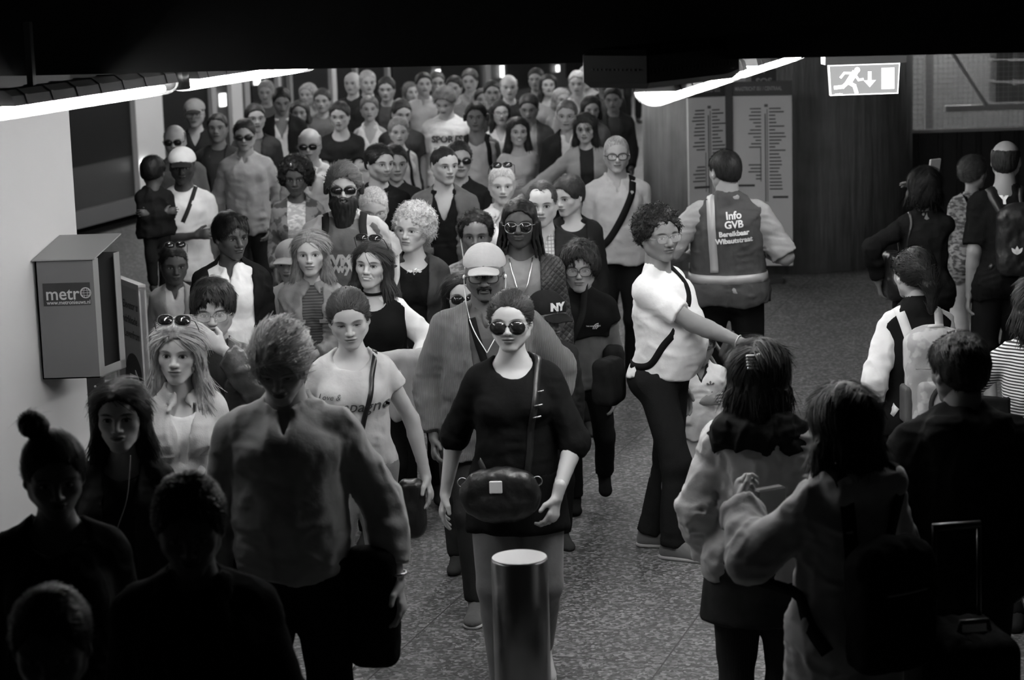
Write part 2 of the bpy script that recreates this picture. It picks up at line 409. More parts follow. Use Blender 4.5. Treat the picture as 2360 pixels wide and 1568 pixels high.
# ------------------------------------------------------------------ figures
def rot(axis, deg): return np.array(Matrix.Rotation(math.radians(deg), 3, axis))
def nrm(v): v = np.asarray(v, float); return v / max(np.linalg.norm(v), 1e-9)
LOD = {0: (.027, .0155, .0064, .0088, .0088), 1: (.023, .0122, .0045, .0068, .0070), 2: (.018, .0086, .0031, .0050, .0050)}
def ik(a, b, l1, l2, pole):
    a, b, pole = map(lambda v: np.asarray(v, float), (a, b, pole)); d = b - a; L = np.linalg.norm(d)
    Lm = (l1 + l2) * .995
    if L > Lm: b = a + d / L * Lm; d = b - a; L = Lm
    if L < abs(l1 - l2) + .03: L = abs(l1 - l2) + .03; b = a + nrm(d) * L; d = b - a
    c = (l1 * l1 - l2 * l2 + L * L) / (2 * L); hgt = math.sqrt(max(l1 * l1 - c * c, 0)); u = d / L
    p = pole - u * (pole @ u); p = nrm(p); return a + u * c + p * hgt, b
ARMS = {  # hand target relative to the shoulder, in arm lengths scaled by S (x outward, y forward negative, z), and elbow pole
    'down': ((.045, -.02, -.535), (.15, 1, 0)), 'fwd': ((.02, -.20, -.47), (.15, 1, 0)), 'back': ((.05, .17, -.49), (.2, 1, 0)),
    'bent': ((-.06, -.30, -.22), (.5, .6, -1)), 'waist': ((-.12, -.22, -.32), (1, .6, -.5)), 'chest': ((-.14, -.25, -.10), (.7, .3, -1)),
    'strap': ((-.06, -.17, -.06), (.8, .2, -1)), 'pocket': ((.035, -.05, -.47), (.7, 1, 0)), 'cross': ((-.26, -.20, -.22), (.9, .1, -.6)),
    'behind': ((-.02, .16, -.40), (1, .5, 0)), 'out': ((.34, -.10, -.30), (.2, 1, -.4)), 'face': ((-.16, -.22, .14), (.7, 0, -1))}
class Fig: pass
def skeleton(ht, sex='m', w=1.0, belly=0, lean=0, twist=0, head=(0, 0, 0), hs=None, arms=('down', 'down'), stride=0.0, hscale=(1, 1, 1), bust=1.0, sit=0, feet=None, side=0):
    f = Fig(); f.sex, f.w, f.ht = sex, w, ht; f.belly = belly
    hs = (1.0 if ht > 1.5 else .86 + .14 * (ht - .9) / .6) if hs is None else hs
    if sex == 'f': hs *= .96
    f.hs = hs; f.hscale = np.array(hscale) * hs * np.array((1.09, 1.05, 1.04)); S = (ht - .244 * hs) / 1.515; f.S = S
    P0 = np.array((0, 0, .95 * S)); f.R = rot('Y', side) @ rot('Z', twist) @ rot('X', lean); f.P0 = P0
    f.T = lambda p: P0 + f.R @ (np.asarray(p, float) * S - P0)
    sh = (.136 if sex == 'f' else .155) * (.4 + .6 * w); f.sh = sh
    piv = f.T((0, .012, 1.545)); f.Rh = rot('Z', head[0]) @ rot('X', head[1]) @ rot('Y', head[2])
    f.hc = piv + f.Rh @ np.array((0, -.02 * S, (1.515 - 1.545) * S + .1175 * hs)); f.piv = piv
    f.top = f.hc + f.Rh @ np.array((0, 0.02, .1175 * hs * 1.05))
    f.arm = []
    for i, sg in enumerate((-1, 1)):
        spec = ARMS[arms[i]] if isinstance(arms[i], str) else arms[i]
        tgt, pole = spec; s = f.T((sg * sh, .01, 1.372))
        hand = s + np.array((sg * tgt[0], tgt[1], tgt[2])) * S; e, h = ik(s, hand, .285 * S, .26 * S, (sg * pole[0], pole[1], pole[2]))
        f.arm.append((s, e, h, nrm(h - e)))
    f.leg = []
    for i, sg in enumerate((-1, 1)):
        hip = np.array((sg * .088 * S * (.5 + .5 * w), 0, .92 * S))
        if feet: fx, fy, fz, fyaw = feet[i]
        else:
            yy = -stride if i == 0 else stride; fx, fy, fz, fyaw = sg * .085, yy, (max(0, yy) * .45), sg * 8
        ank = np.array((fx * S, (fy + .03) * S, (fz + .085) * S)); k, a = ik(hip, ank, .43 * S, .42 * S, (sg * .12, -1, 0))
        f.leg.append((hip, k, a, fyaw, fz))
    return f
def prims(f):
    S, w, sex, T, R = f.S, f.w, f.sex, f.T, f.R; P = []
    F = sex == 'f'; hw = (.166 if F else .152) * (.4 + .6 * w)
    def E(tag, c, r, k=.04, tr=True): P.append((tag, 'ell', T(c), np.array(r) * S, k * S, R))
    E('torso', (0, .01, .95), (hw, .115 * w, .12)); 
    for s in (-1, 1): E('butt', (s * .07, .055 * w, .91), (.085 * (.5 + .5 * w), .08, .085))
    E('torso', (0, -.012 * w - .06 * max(w - 1, 0), 1.08), ((.128 if F else .142) * w, .098 * w, .15), .06)
    if f.belly: E('torso', (0, -.035 - .05 * f.belly, 1.12), (.135, .10 + .035 * f.belly, .20), .06)
    E('torso', (0, .005, 1.26), ((.138 if F else .152) * (.5 + .5 * w), .108 * (.5 + .5 * w), .175), .06)
    sh = f.sh
    P.append(('torso', 'cap', T((-sh * .75, .012, 1.372)), T((sh * .75, .012, 1.372)), .053 * S, .053 * S, .04 * S, None))
    for s in (-1, 1):
        P.append(('torso', 'cap', T((0, .022, 1.468)), T((s * sh * .8, .012, 1.405)), .038 * S, .030 * S, .03 * S, None))
        if F: E('torso', (s * .068, -.075 * (.6 + .4 * w), 1.265), (.066, .062, .062), .03)
        else: E('torso', (s * .075, -.065, 1.31), (.075, .045, .06), .03)
    nr = (.050 if F else .060) * (.55 + .45 * w) * (.5 * S + .5 * f.hs)
    P.append(('neck', 'cap', T((0, .018, 1.43)), f.piv, nr * 1.08, nr, .03 * S, None))
    for i, t in enumerate('LR'):
        s, e, h, d = f.arm[i]; aw = (.5 + .5 * w) * (.9 if F else 1.05)
        P.append(('uarm' + t, 'cap', s, e, .047 * S * aw, .039 * S * aw, .03 * S, None)); m = e + (h - e) * .3
        P.append(('farm' + t, 'cap', e, m, .040 * S * aw, .041 * S * aw, .02 * S, None)); P.append(('farm' + t, 'cap', m, h, .041 * S * aw, .026 * S, .01 * S, None))
        hp, k, a, fy, fz = f.leg[i]; lw = (.4 + .6 * w)
        P.append(('thigh' + t, 'cap', hp, k, .084 * S * lw, .056 * S * lw, .04 * S, None)); m = k + (a - k) * .3 + np.array((0, .012 * S, 0))
        P.append(('calf' + t, 'cap', k, m, .054 * S * lw, .054 * S * lw, .02 * S, None)); P.append(('calf' + t, 'cap', m, a, .053 * S * lw, .035 * S, .01 * S, None))
    return P
def addp(G, P, tags, infl=0, k=None, only=None):
    for p in P:
        if not any(p[0].startswith(t) for t in tags): continue
        kk = p[5] if p[1] == 'x' else None
        if p[1] == 'ell': G.ell(p[2], p[3] + infl, p[4] if k is None else k, p[5])
        else: G.cap(p[2], p[3], p[4] + infl, p[5] + infl, p[6] if k is None else k, p[7])
def bounds(pts, m): pts = np.array(pts); return pts.min(0) - m, pts.max(0) + m
def hand_net(w, d, n, S, curl=25, h=.0055, thumb=1, spread=1.0, grip=0):
    "w wrist, d finger direction, n palm normal; a palm, four bent fingers and a thumb"
    d = nrm(d); n = nrm(n - d * (n @ d)); s = np.cross(d, n) * thumb; S = S * 1.02
    g = Grid(w - .16 * S - .04, w + .16 * S + .05, h); c0 = w - d * .03 * S
    lo, hi = bounds([w - d * .05 * S, w + d * .2 * S, w + n * .1 * S, w + s * .1 * S], .05 * S); g = Grid(lo, hi, h)
    g.cap(w - d * .045 * S, w + d * .01 * S, .026 * S, .024 * S, .01, None)
    g.cap(w + d * .02 * S, w + d * .075 * S, .030 * S, .037 * S, .015 * S, (n, .42))
    for i, (o, L) in enumerate(((.029, .92), (.0095, 1.0), (-.010, .94), (-.028, .76))):
        p = w + d * (.082 - abs(i - 1.2) * .004) * S + s * o * S; a = 0; rad = .0095 * S
        base = d + s * o * 4 * spread
        for j, l in enumerate((.042, .027, .022)):
            a += math.radians(curl * (.8 if j == 0 else 1) * (1 + .12 * i)); q = p + (nrm(base) * math.cos(a) + n * math.sin(a)) * l * L * S
            g.cap(p, q, rad, rad * .88, .004 * S if j else .008 * S); p = q; rad *= .9
    p = w + d * .022 * S + s * .022 * S; q = p + nrm(d * .62 + s * .72 + n * .35) * .042 * S; g.cap(p, q, .0145 * S, .011 * S, .015 * S)
    r = q + nrm(d * .9 + s * .35 + n * (.3 + grip)) * .03 * S; g.cap(q, r, .011 * S, .009 * S, .004)
    return g.net()
def head_net(h, jaw=1.0, cheek=1.0, nose=1.0, chin=1.0, age=0.0, sex='m', smile=0, fat=1.0, brow=1.0, child=0):
    g = Grid((-.1, -.135, -.17), (.1, .13, .13), h)
    g.ell((0, .020, .030), (.076, .096, .086)); g.ell((0, -.030, -.010), (.0655 * fat, .062, .088), .03)
    g.ell((0, -.035, .035), (.062, .058, .055), .03)
    jw = .048 * jaw
    for s in (-1, 1):
        g.cap((s * jw, .0, -.055), (s * .016, -.066 * chin, -.097), .022 * fat, .017, .028)
        g.cap((s * jw, .0, -.055), (s * .055, .005, -.02), .021, .02, .02)
        g.ell((s * .042, -.056, -.022), (.021 * cheek, .022 * cheek, .022), .02)
        if smile: g.ell((s * .036, -.070, -.030), (.016, .014, .014), .014)
    g.ell((0, -.074 * chin, -.098), (.019, .017, .016), .02)
    g.ell((0, -.062, -.055), (.036, .034, .032), .025)
    b = .010 * brow * (1 if sex == 'm' else .7)
    for s in (-1, 1): g.cap((s * .010, -.085, .020), (s * .050, -.070, .022), b, b * .8, .018)
    for s in (-1, 1): g.ell((s * .031, -.099, .0015), (.019, .016, .0115), .012, op='s')
    for s in (-1, 1):
        g.ell((s * .0315, -.0735, .001), (.0150, .0142, .0128), .004)
        g.cap((s * .019, -.0835, .0065), (s * .043, -.079, .0068), .0030, .0026, .003)      # upper lid
        if age: g.cap((s * .020, -.0855, -.014), (s * .042, -.079, -.013), .004, .003, .008)
    n = nose
    g.cap((0, -.086, .014), (0, -.1085 * (.9 + .1 * n), -.026), .0075 * n, .0100 * n, .012)
    g.ell((0, -.109 * (.9 + .1 * n), -.030), (.0105 * n, .011, .0095), .006)
    for s in (-1, 1): g.ell((s * .0115 * n, -.099, -.0335), (.0085 * n, .010, .0078), .006)
    g.ell((0, -.0945, -.0555), (.0235, .0105, .0055), .005); g.ell((0, -.0925, -.0665), (.0195, .0115, .0068), .005)
    g.ell((0, -.109, -.0605), (.022, .008, .0016), .003, op='s')
    if smile:
        for s in (-1, 1): g.cap((s * .020, -.094, -.036), (s * .033, -.082, -.058), .0022, .0022, .006, op='s')
    elif age:
        for s in (-1, 1): g.cap((s * .019, -.097, -.036), (s * .029, -.088, -.060), .0016, .0016, .006, op='s')
    for s in (-1, 1):
        Rr = rot('Z', s * 22) @ rot('X', -10)
        g.ell((s * .079, .014, -.006), (.0075, .0175, .031), .008, Rr); g.ell((s * .0865, .009, -.002), (.005, .010, .018), .004, Rr, op='s'); g.ell((s * .077, .006, -.032), (.006, .008, .009), .006)
    g.cap((0, .014, -.07), (0, .022, -.2), .05 * (.9 if sex == 'f' else 1.03) * (.6 + .4 * fat), .052 * (.9 if sex == 'f' else 1.03) * (.6 + .4 * fat), .03)
    return g.net()
def hair_net(style, h, o):
    L = o.get('L', .2); th = o.get('th', .009); amp = o.get('amp', .003); low = (L + .06 if style in ('long', 'dreads', 'wavy') else .12)
    e = .04 if style in ('afro', 'curly') else .02
    g = Grid((-.13 - e, -.13 - e, -.1 - low), (.13 + e, .16 + e + (.1 if style == 'pony' else 0), .15 + e * 1.5 + (.1 if o.get('bun') else 0)), h)
    X, Y, Z = g.full(); bf = style not in ('bald',)
    if style in ('afro', 'curly'):
        g.ell((0, .03, .035), (.085 + th, .098 + th, .092 + th)); 
        if o.get('full'): g.ell((0, .045, -.01), (.08 + th, .075 + th, .09 + th * .5), .03)
    else:
        g.ell((0, .021, .032), (.0775 + th, .098 + th * .9, .086 + th * 1.15)); g.ell((0, -.033, .037), (.063 + th, .060 + th, .056 + th), .03); g.ell((0, .045, -.012), (.070 + th * .7, .066 + th * .7, .07), .02)
        if o.get('top'): g.ell((0, -.01, .085), (.06, .085, .028 + o['top']), .03)
    zb = o.get('low', .0) - .52 * (Y + .03)
    if o.get('full') or style in ('long', 'wavy', 'dreads', 'bob'): zb = zb - .035
    g.keep(np.broadcast_to(zb - Z, g.D.shape))
    fl = o.get('hairline', .004)
    g.box((0, -.105, -.047 + fl), (.0635 if not o.get('full') else .058, .079, .107), .055, .016, op='s'); g.ell((0, -.10, .02 + fl), (.050, .06, .045), .02, op='s')
    if style == 'bald':
        g.keep(np.broadcast_to(Z - .062, g.D.shape)); g.keep(np.broadcast_to(-.005 - Y, g.D.shape))
    if o.get('recede'):
        for s in (-1, 1): g.ell((s * .035, -.085, .075), (.03, .05, .035), .01, op='s')
    if o.get('bangs'):
        b = o['bangs']
        for s in np.linspace(-1, 1, 7): g.cap((s * .045, -.055, .105), (s * .058, -.088 + .03 * s * s, .035 - b * (1 - .3 * abs(s))), .018, .009, .012)
    if o.get('sweep'):
        for s in np.linspace(-1, 1, 6): g.cap((.04 * s, -.04, .115), (.045 + .02 * s, -.075 + .03 * abs(s), .07 + .01 * s), .014, .008, .012)
    if style in ('long', 'wavy', 'bob'):
        x1 = o.get('spread', .078)
        for s in (-1, 1):
            z1 = -L * o.get('asym', (1, 1))[0 if s < 0 else 1]
            g.cap((s * .066, -.002, .055), (s * x1, .012, min(-.06, z1 * .5)), .027, .030, .03, ((0, 1, 0), 1.3)); g.cap((s * x1, .012, min(-.06, z1 * .5)), (s * (x1 + .01), o.get('front', .0), z1), .030, .022, .03, ((0, 1, 0), 1.2))
        g.cap((0, .06, .0), (0, .08, -L * .6), .075, .078, .03, ((0, 1, 0), .6)); g.cap((0, .08, -L * .6), (0, .075, -L), .078, .06, .03, ((0, 1, 0), .5))
    if style == 'dreads':
        rng = random.Random(4)
        for i in range(34):
            a = math.radians(50 + 260 * i / 33) ; x = math.sin(a) * .082; y = .02 - math.cos(a) * .09; l = L * rng.uniform(.75, 1.1)
            p = [(x * .7, y * .7 + .01, .07), (x * 1.12, y * 1.1, .0), (x * 1.25 + rng.uniform(-.01, .01), y * 1.12, -l * .5), (x * 1.3 + rng.uniform(-.015, .015), y * 1.1 + rng.uniform(-.01, .01), -l)]
            for a_, b_ in zip(p, p[1:]): g.cap(a_, b_, .0085, .0075, .003)
    if style == 'pony':
        g.ell((0, .125, .02), (.022, .022, .022), .01); g.cap((0, .13, .02), (0, .165, -.05), .022, .032, .02); g.cap((0, .165, -.05), (0, .150, -.05 - L), .032, .015, .02)
    if o.get('bun'):
        c, r = o['bun']; g.ell(c, (r, r, r * .85), .012)
    sd = o.get('seed', 0)
    if style in ('curly', 'afro', 'wavy'):
        am = o.get('amp', .008)
        g.disp(lambda P: am * vnoise(P, (55, 55, 55), sd) + am * .6 * vnoise(P, (110, 110, 110), sd + 1) , .035)
    else:
        fr = (170, 120, 28)
        g.disp(lambda P: amp * vnoise(P + .01 * np.stack([vnoise(P, 22, 3)] * 3, 1), fr, sd) + amp * .8 * vnoise(P, (60, 45, 14), sd + 1), .03)
    return g.net()
def attr_hp(me, A):
    a = me.attributes.new('hp', 'FLOAT_VECTOR', 'POINT'); a.data.foreach_set('vector', np.ascontiguousarray(A, f32).ravel())
def to_person(f, V): return (f.hc + (V * f.hscale) @ f.Rh.T).astype(f32)
class Per: pass
def garment(p, name, mat, infl=.017, sleeve=.5, hem=.86, neck='crew', open=None, wr=.005, loose=.008, lapel=0, collar=0, parent=None, seed=0, hood=0, sq=None, cuff=0, drape=1, asym=None, smooth_top=0):
    f, P = p.f, p.P; S = f.S; h = LOD[p.lod][1]; infl = .010 + (infl - .010) * .62; loose = loose * .5
    pts = [f.T((-.2, -.16, hem)), f.T((.2, .16, 1.5)), f.T((0, 0, hem)), (0, -.16 * S, hem * S), (0, .16 * S, hem * S)]; cut = []
    for i in range(2):
        s, e, hd, d = f.arm[i]; pts.append(s); sl = sleeve if not isinstance(sleeve, tuple) else sleeve[i]
        if sl > 0: pts.append(s + (e - s) * min(sl, 1))
        if sl > 1: pts.append(e + (hd - e) * (sl - 1))
    lo, hi = bounds(pts, .085 + infl); g = Grid(lo, hi, h)
    addp(g, P, ('torso', 'butt') if hem < 1.0 else ('torso',), infl)
    if hem < .97 and drape:
        r = (.088 if f.sex == 'f' else .108) * (.3 + .7 * f.w) * S; g.cap(f.T((0, -.012 - .02 * f.belly, 1.30)), f.T((0, -.005 - .02 * f.belly, max(hem - .02, .9))), r + infl, r * 1.02 + infl, .05, (f.R @ np.array((1, 0, 0)), 1.28))
    if hem < .9:
        for i in range(2):
            hp, k, a, _, _ = f.leg[i]; g.cap(hp, hp + (k - hp) * .5, .088 * S * (.4 + .6 * f.w) + infl, .085 * S * (.4 + .6 * f.w) + infl, .06)
    X, Y, Z = g.full(); iR = f.R.T; 
    dx, dy, dz = X - f.P0[0], Y - f.P0[1], Z - f.P0[2]
    TX = (iR[0, 0] * dx + iR[0, 1] * dy + iR[0, 2] * dz) / S; TY = (iR[1, 0] * dx + iR[1, 1] * dy + iR[1, 2] * dz) / S; TZ = (iR[2, 0] * dx + iR[2, 1] * dy + iR[2, 2] * dz) / S + .95
    TX, TY, TZ = (np.broadcast_to(a, g.D.shape) for a in (TX, TY, TZ))
    g.keep((hem + .012 * np.sin(TX * 22 + seed) - TZ) * S)
    if hood:  # a hood lying on the shoulders or worn up
        g.cap(f.T((-.10, .10, 1.43)), f.T((.10, .10, 1.43)), .055 * S, .055 * S, .04); g.cap(f.T((-.08, .02, 1.47)), f.T((-.1, .09, 1.44)), .04 * S, .05 * S, .03); g.cap(f.T((.08, .02, 1.47)), f.T((.1, .09, 1.44)), .04 * S, .05 * S, .03)
    if lapel: # a raised facing beside the opening
        w = open[0] + (open[1] - open[0]) * np.clip((TZ - open[2]) / (1.42 - open[2]), 0, 1) if open else .05
        m = ((np.abs(TX) - w > 0) & (np.abs(TX) - w < .055 * np.clip((TZ - 1.12) / .2, 0, 1)) & (TY < 0.0) & (TZ > 1.12)); g.D = g.D - (.006 * m).astype(f32)
    if open:
        w = open[0] + (open[1] - open[0]) * np.clip((TZ - open[2]) / (1.42 - open[2]), 0, 1)
        g.keep(np.minimum(w - np.abs(TX - (open[3] if len(open) > 3 else 0)), -TY - .02) * S * .9)
    for i in range(2):
        s, e, hd, d = f.arm[i]; sl = sleeve if not isinstance(sleeve, tuple) else sleeve[i]; aw = (.5 + .5 * f.w) * (.9 if f.sex == 'f' else 1.05)
        if sl <= 0: 
            # armhole
            g.cap(s + np.array((0, 0, .1)), s - np.array((0, 0, .045 * S)), .058 * S, .05 * S, .02, op='s') if sl < 0 else None; continue
        b = s + (e - s) * min(sl, 1)
        g.cap(s, b, .052 * S * aw * .94 + infl * .8 + loose * .2, .043 * S * aw + infl + loose, .03 * S, None, flat=sl <= 1)
        if sl > 1:
            b = e + (hd - e) * (sl - 1); m = e + (hd - e) * min(.4, (sl - 1) * .5)
            g.cap(e, m, .042 * S * aw + infl + loose, .041 * S * aw + infl + loose, .02); g.cap(m, b, .041 * S * aw + infl + loose, .030 * S + infl * .9 + loose * .6, .01, None, flat=True)
            if cuff: g.cap(b - nrm(hd - e) * .03, b, .032 * S + infl + loose, .032 * S + infl + loose, .004, None, flat=True, flat0=True)
    def sub(c, r, k=.006): g.ell(f.T(c), np.array(r) * S, k, f.R, op='s')
    if neck == 'crew': sub((0, -.005, 1.485), (.072, .078, .052))
    elif neck == 'high': sub((0, .01, 1.53), (.06, .065, .05))
    elif neck == 'scoop': sub((0, -.05, 1.465), (.098, .09, .075)); sub((0, .02, 1.49), (.075, .06, .05))
    elif neck in ('v', 'deepv', 'collar'):
        sub((0, .0, 1.485), (.070, .074, .048)); zb = {'v': 1.33, 'deepv': 1.26, 'collar': 1.37}[neck]; sl_ = {'v': .50, 'deepv': .42, 'collar': .36}[neck]
        g.keep(-np.maximum(np.maximum(np.abs(TX) - (TZ - zb) * sl_, TY + .03), -(TZ - zb)) * S)
    elif neck == 'tank': sub((0, -.03, 1.45), (.085, .12, .10)); sub((0, .03, 1.47), (.085, .10, .06))
    if collar:
        r, n = .067, 14; prev = None
        for q in range(n + 1):
            a = math.radians(22 + 316 * q / n); c = math.cos(a); pt = f.T((math.sin(a) * (r + .008), .010 - c * (r + .004), 1.462 - .026 * max(c, -.2) + .0 * collar))
            if prev is not None: g.cap(prev, pt, .0075 * S + .002, None, .006, (f.R @ np.array((0, .3, 1)), 2.6))
            if q in (0, n): s_ = 1 if q == 0 else -1; g.cap(pt, f.T((s_ * .05, -.098 - .02 * (f.w - 1), 1.395)), .012 * S, .006 * S, .004, (f.R @ np.array((0, 1, 0)), .5))
            prev = pt
    if wr:
        rs = seed * 3 + 11; arms = [(f.arm[i][1], f.arm[i][0]) for i in range(2)]
        def fn(Q):
            wob = np.stack([vnoise(Q, 5, rs)] * 3, 1) * .03; a = np.abs(vnoise(Q + wob, (11, 11, 6), rs)); b = np.abs(vnoise(Q + wob * 2, (9, 9, 26), rs + 1)); c = vnoise(Q, (34, 34, 20), rs + 2)
            n4 = vnoise(Q + wob * 2, (8, 8, 4.5), rs + 5); n5 = vnoise(Q + wob * 2, (13, 13, 8), rs + 6)
            d = wr * (1.7 * (a - .3) + 1.2 * (b - .3)) + wr * .4 * c - wr * .9 * np.maximum(0, 1 - 5 * np.abs(n4)) - wr * .55 * np.maximum(0, 1 - 5 * np.abs(n5))
            for e, s_ in arms: q = np.exp(-((Q - e.astype(f32)) ** 2).sum(1) / .008); d = d + q * wr * 1.6 * (np.abs(vnoise(Q + wob, (14, 14, 38), rs + 3)) - .25)
            wz = np.exp(-((Q[:, 2] / S - hem - .1) ** 2) / .01); d = d + wz * wr * .9 * (np.abs(vnoise(Q + wob, (10, 10, 34), rs + 4)) - .3)
            return d
        g.disp(fn, .03)
    V, Q = g.net(); me = np_mesh(name, V, Q); p.surf.append((V, Q)); return link(name, me, mat, parent or p.root)
def legs(p, name, mat, infl=.008, length=2.0, waist=1.0, loose=.012, wr=.004, skirt=None, seed=0, parent=None):
    f, P = p.f, p.P; S = f.S; h = LOD[p.lod][1] * (1.5 if p.lod == 2 else 1.8)
    pts = [(-.2, -.16, waist * S), (.2, .16, .8 * S)]
    for i in range(2):
        hp, k, a, _, _ = f.leg[i]; pts += [hp, hp + (k - hp) * min(length, 1)] + ([k + (a - k) * (length - 1)] if length > 1 else [])
    lo, hi = bounds(pts, .1 + infl); g = Grid(lo, hi, h)
    if skirt:
        r0, r1, hem = skirt; g.cap((0, 0, (waist - .02) * S), (0, 0, hem * S), r0 * S, r1 * S, .03, ((0, 1, 0), .8), flat=True)
        for i in range(2): hp, k, a, _, _ = f.leg[i]; t = (hp[2] - hem * S) / (hp[2] - k[2]); g.cap(hp, hp + (k - hp) * t, .09 * S + infl, .08 * S + infl + .02, .07, None, flat=True)
    addp(g, P, ('torso', 'butt'), infl) ; X, Y, Z = g.full(); g.keep(np.broadcast_to(Z - waist * S, g.D.shape))
    if not skirt and loose == 0: addp(g, P, ('thigh', 'calf'), infl + .006)
    if not skirt:
        lw = (.4 + .6 * f.w)
        for i in range(2):
            hp, k, a, _, _ = f.leg[i]; b = hp + (k - hp) * min(length, 1)
            g.cap(hp, b, .085 * S * lw + infl, .055 * S * lw + infl + loose*.5, .05 * S, None, flat=length <= 1)
            if length > 1: b = k + (a - k) * (length - 1); g.cap(k, b, .054 * S * lw + infl + loose * .5, .036 * S + infl + loose * 1.3, .03 * S, None, flat=True)
    if wr:
        rs = seed * 5 + 31; kn = [f.leg[i][1] for i in range(2)] + [f.leg[i][2] for i in range(2)]
        def fn(Q):
            wob = np.stack([vnoise(Q, 5, rs)] * 3, 1) * .03; d = wr * 1.2 * (np.abs(vnoise(Q + wob, (12, 12, 5), rs)) - .3)
            for e in kn: q = np.exp(-((Q - e.astype(f32)) ** 2).sum(1) / .012); d = d + q * wr * 2 * (np.abs(vnoise(Q + wob, (10, 10, 36), rs + 3)) - .25)
            return d
        g.disp(fn, .03)
    V, Q = g.net(); p.surf.append((V, Q)); return link(name, np_mesh(name, V, Q), mat, parent or p.root)
def shoe(p, i, mat, sole=None, boot=0):
    f = p.f; S = f.S * (1.0 if f.ht > 1.4 else 1.1); hp, k, a, fy, fz = f.leg[i]; pitch = min(50, fz * 220)
    R = rot('Z', -fy if False else fy) @ rot('X', pitch); h = LOD[p.lod][1] * (1.0 if p.lod == 2 else 1.4)
    def q(v): return a + R @ (np.array(v) * S)
    lo, hi = bounds([q((0, .07, -.09)), q((0, -.22, -.09)), q((.05, 0, .05)), q((-.05, 0, .05))], .04); g = Grid(lo, hi, h)
    g.cap(q((0, .035, -.052)), q((0, -.13, -.058)), .036 * S, .034 * S, .01, (R @ np.array((1, 0, 0)), 1.12)); g.cap(q((0, .01, 0)), q((0, -.10, -.05)), .040 * S, .030 * S, .03)
    g.ell(q((0, -.145, -.06)), np.array((.044, .055, .028)) * S, .02, R); g.cap(q((0, .02, -.03)), q((0, .015, .015 + boot)), .042 * S, .043 * S, .02)
    X, Y, Z = g.full(); n = R @ np.array((0, 0, 1)); b = q((0, 0, -.085)); g.keep(-((X - b[0]) * n[0] + (Y - b[1]) * n[1] + (Z - b[2]) * n[2]))
    V, Q = g.net(); o = link('shoe', np_mesh('shoe', V, Q), mat, p.root)
    if sole is not None:
        g = Grid(lo, hi, h); g.cap(q((0, .035, -.072)), q((0, -.15, -.072)), .042 * S, .046 * S, .01)
        for s_, z_ in ((1, -.064), (-1, -.086)):
            b = q((0, 0, z_)); g.keep(s_ * ((X - b[0]) * n[0] + (Y - b[1]) * n[1] + (Z - b[2]) * n[2]))
        V, Q = g.net(); link('sole', np_mesh('sole', V, Q), sole, o)
    return o
def body(p, skin, **fk):
    f, P = p.f, p.P; S = f.S; hb, hg, hh, hhair, hhand = LOD[p.lod]; VV = []; QQ = []; AA = []; n = 0
    def put(V, Q, A=None):
        nonlocal n
        VV.append(V); QQ.append(Q + n); AA.append(np.full((len(V), 3), 9, f32) if A is None else A); n += len(V)
    pts = [f.piv] + [x for l in f.leg for x in l[:3]] + [x for a in f.arm for x in a[:3]] + [f.T((-.2, -.15, 1.2)), f.T((.2, .15, 1.2))]
    lo, hi = bounds(pts, .09); g = Grid(lo, hi, hb); addp(g, P, ('torso', 'butt', 'thigh', 'calf', 'uarm', 'farm', 'neck'))
    for i in range(2):
        _, k, a, fy, fz = f.leg[i]; R = rot('Z', fy) @ rot('X', min(50, fz * 220)); g.cap(a + R @ np.array((0, .015, -.035)) * S, a + R @ np.array((0, -.12, -.058)) * S, .028 * S, .022 * S, .02)
    put(*g.net())
    V, Q = head_net(hh, sex=f.sex, **fk); V0 = V.copy(); put(to_person(f, V), Q, V0)
    for i in range(2):
        s, e, w, d = f.arm[i]; sg = -1 if i == 0 else 1; hk = p.hands[i]
        pn = np.array(hk.get('n', (-sg, 0.15, 0)), float); dd = np.array(hk.get('d', d), float)
        put(*hand_net(w + dd * .01 * S, dd, pn, .5 * S + .5 * f.hs, hk.get('curl', 22), hhand, thumb=hk.get('thumb', -1 if sg > 0 else 1), spread=hk.get('spread', .6), grip=hk.get('grip', 0)))
    V = np.concatenate(VV); me = np_mesh('body', V, np.concatenate(QQ)); attr_hp(me, np.concatenate(AA)); p.surf0 = (V, np.concatenate(QQ)); return link('body', me, skin, p.root)
def hair(p, style, v, name='hair', **o):
    V, Q = hair_net(style, LOD[p.lod][3], o)
    N = {0: 260, 1: 1500, 2: 3200}[p.lod]
    if style == 'bald': N //= 4
    A = V
    if N and style != 'dreads' and not (style != 'bald' and o.get('th', .009) < .0035):
        SV, SQ, SA = strands(V, Q, style, N, o); Q = np.concatenate([Q, SQ + len(V)]); V = np.concatenate([V, SV]); A = np.concatenate([A, SA])
    me = np_mesh(name, to_person(p.f, V), Q); attr_hp(me, A)
    return link(name, me, hair_mat(v, style in ('curly', 'afro')), p.root)
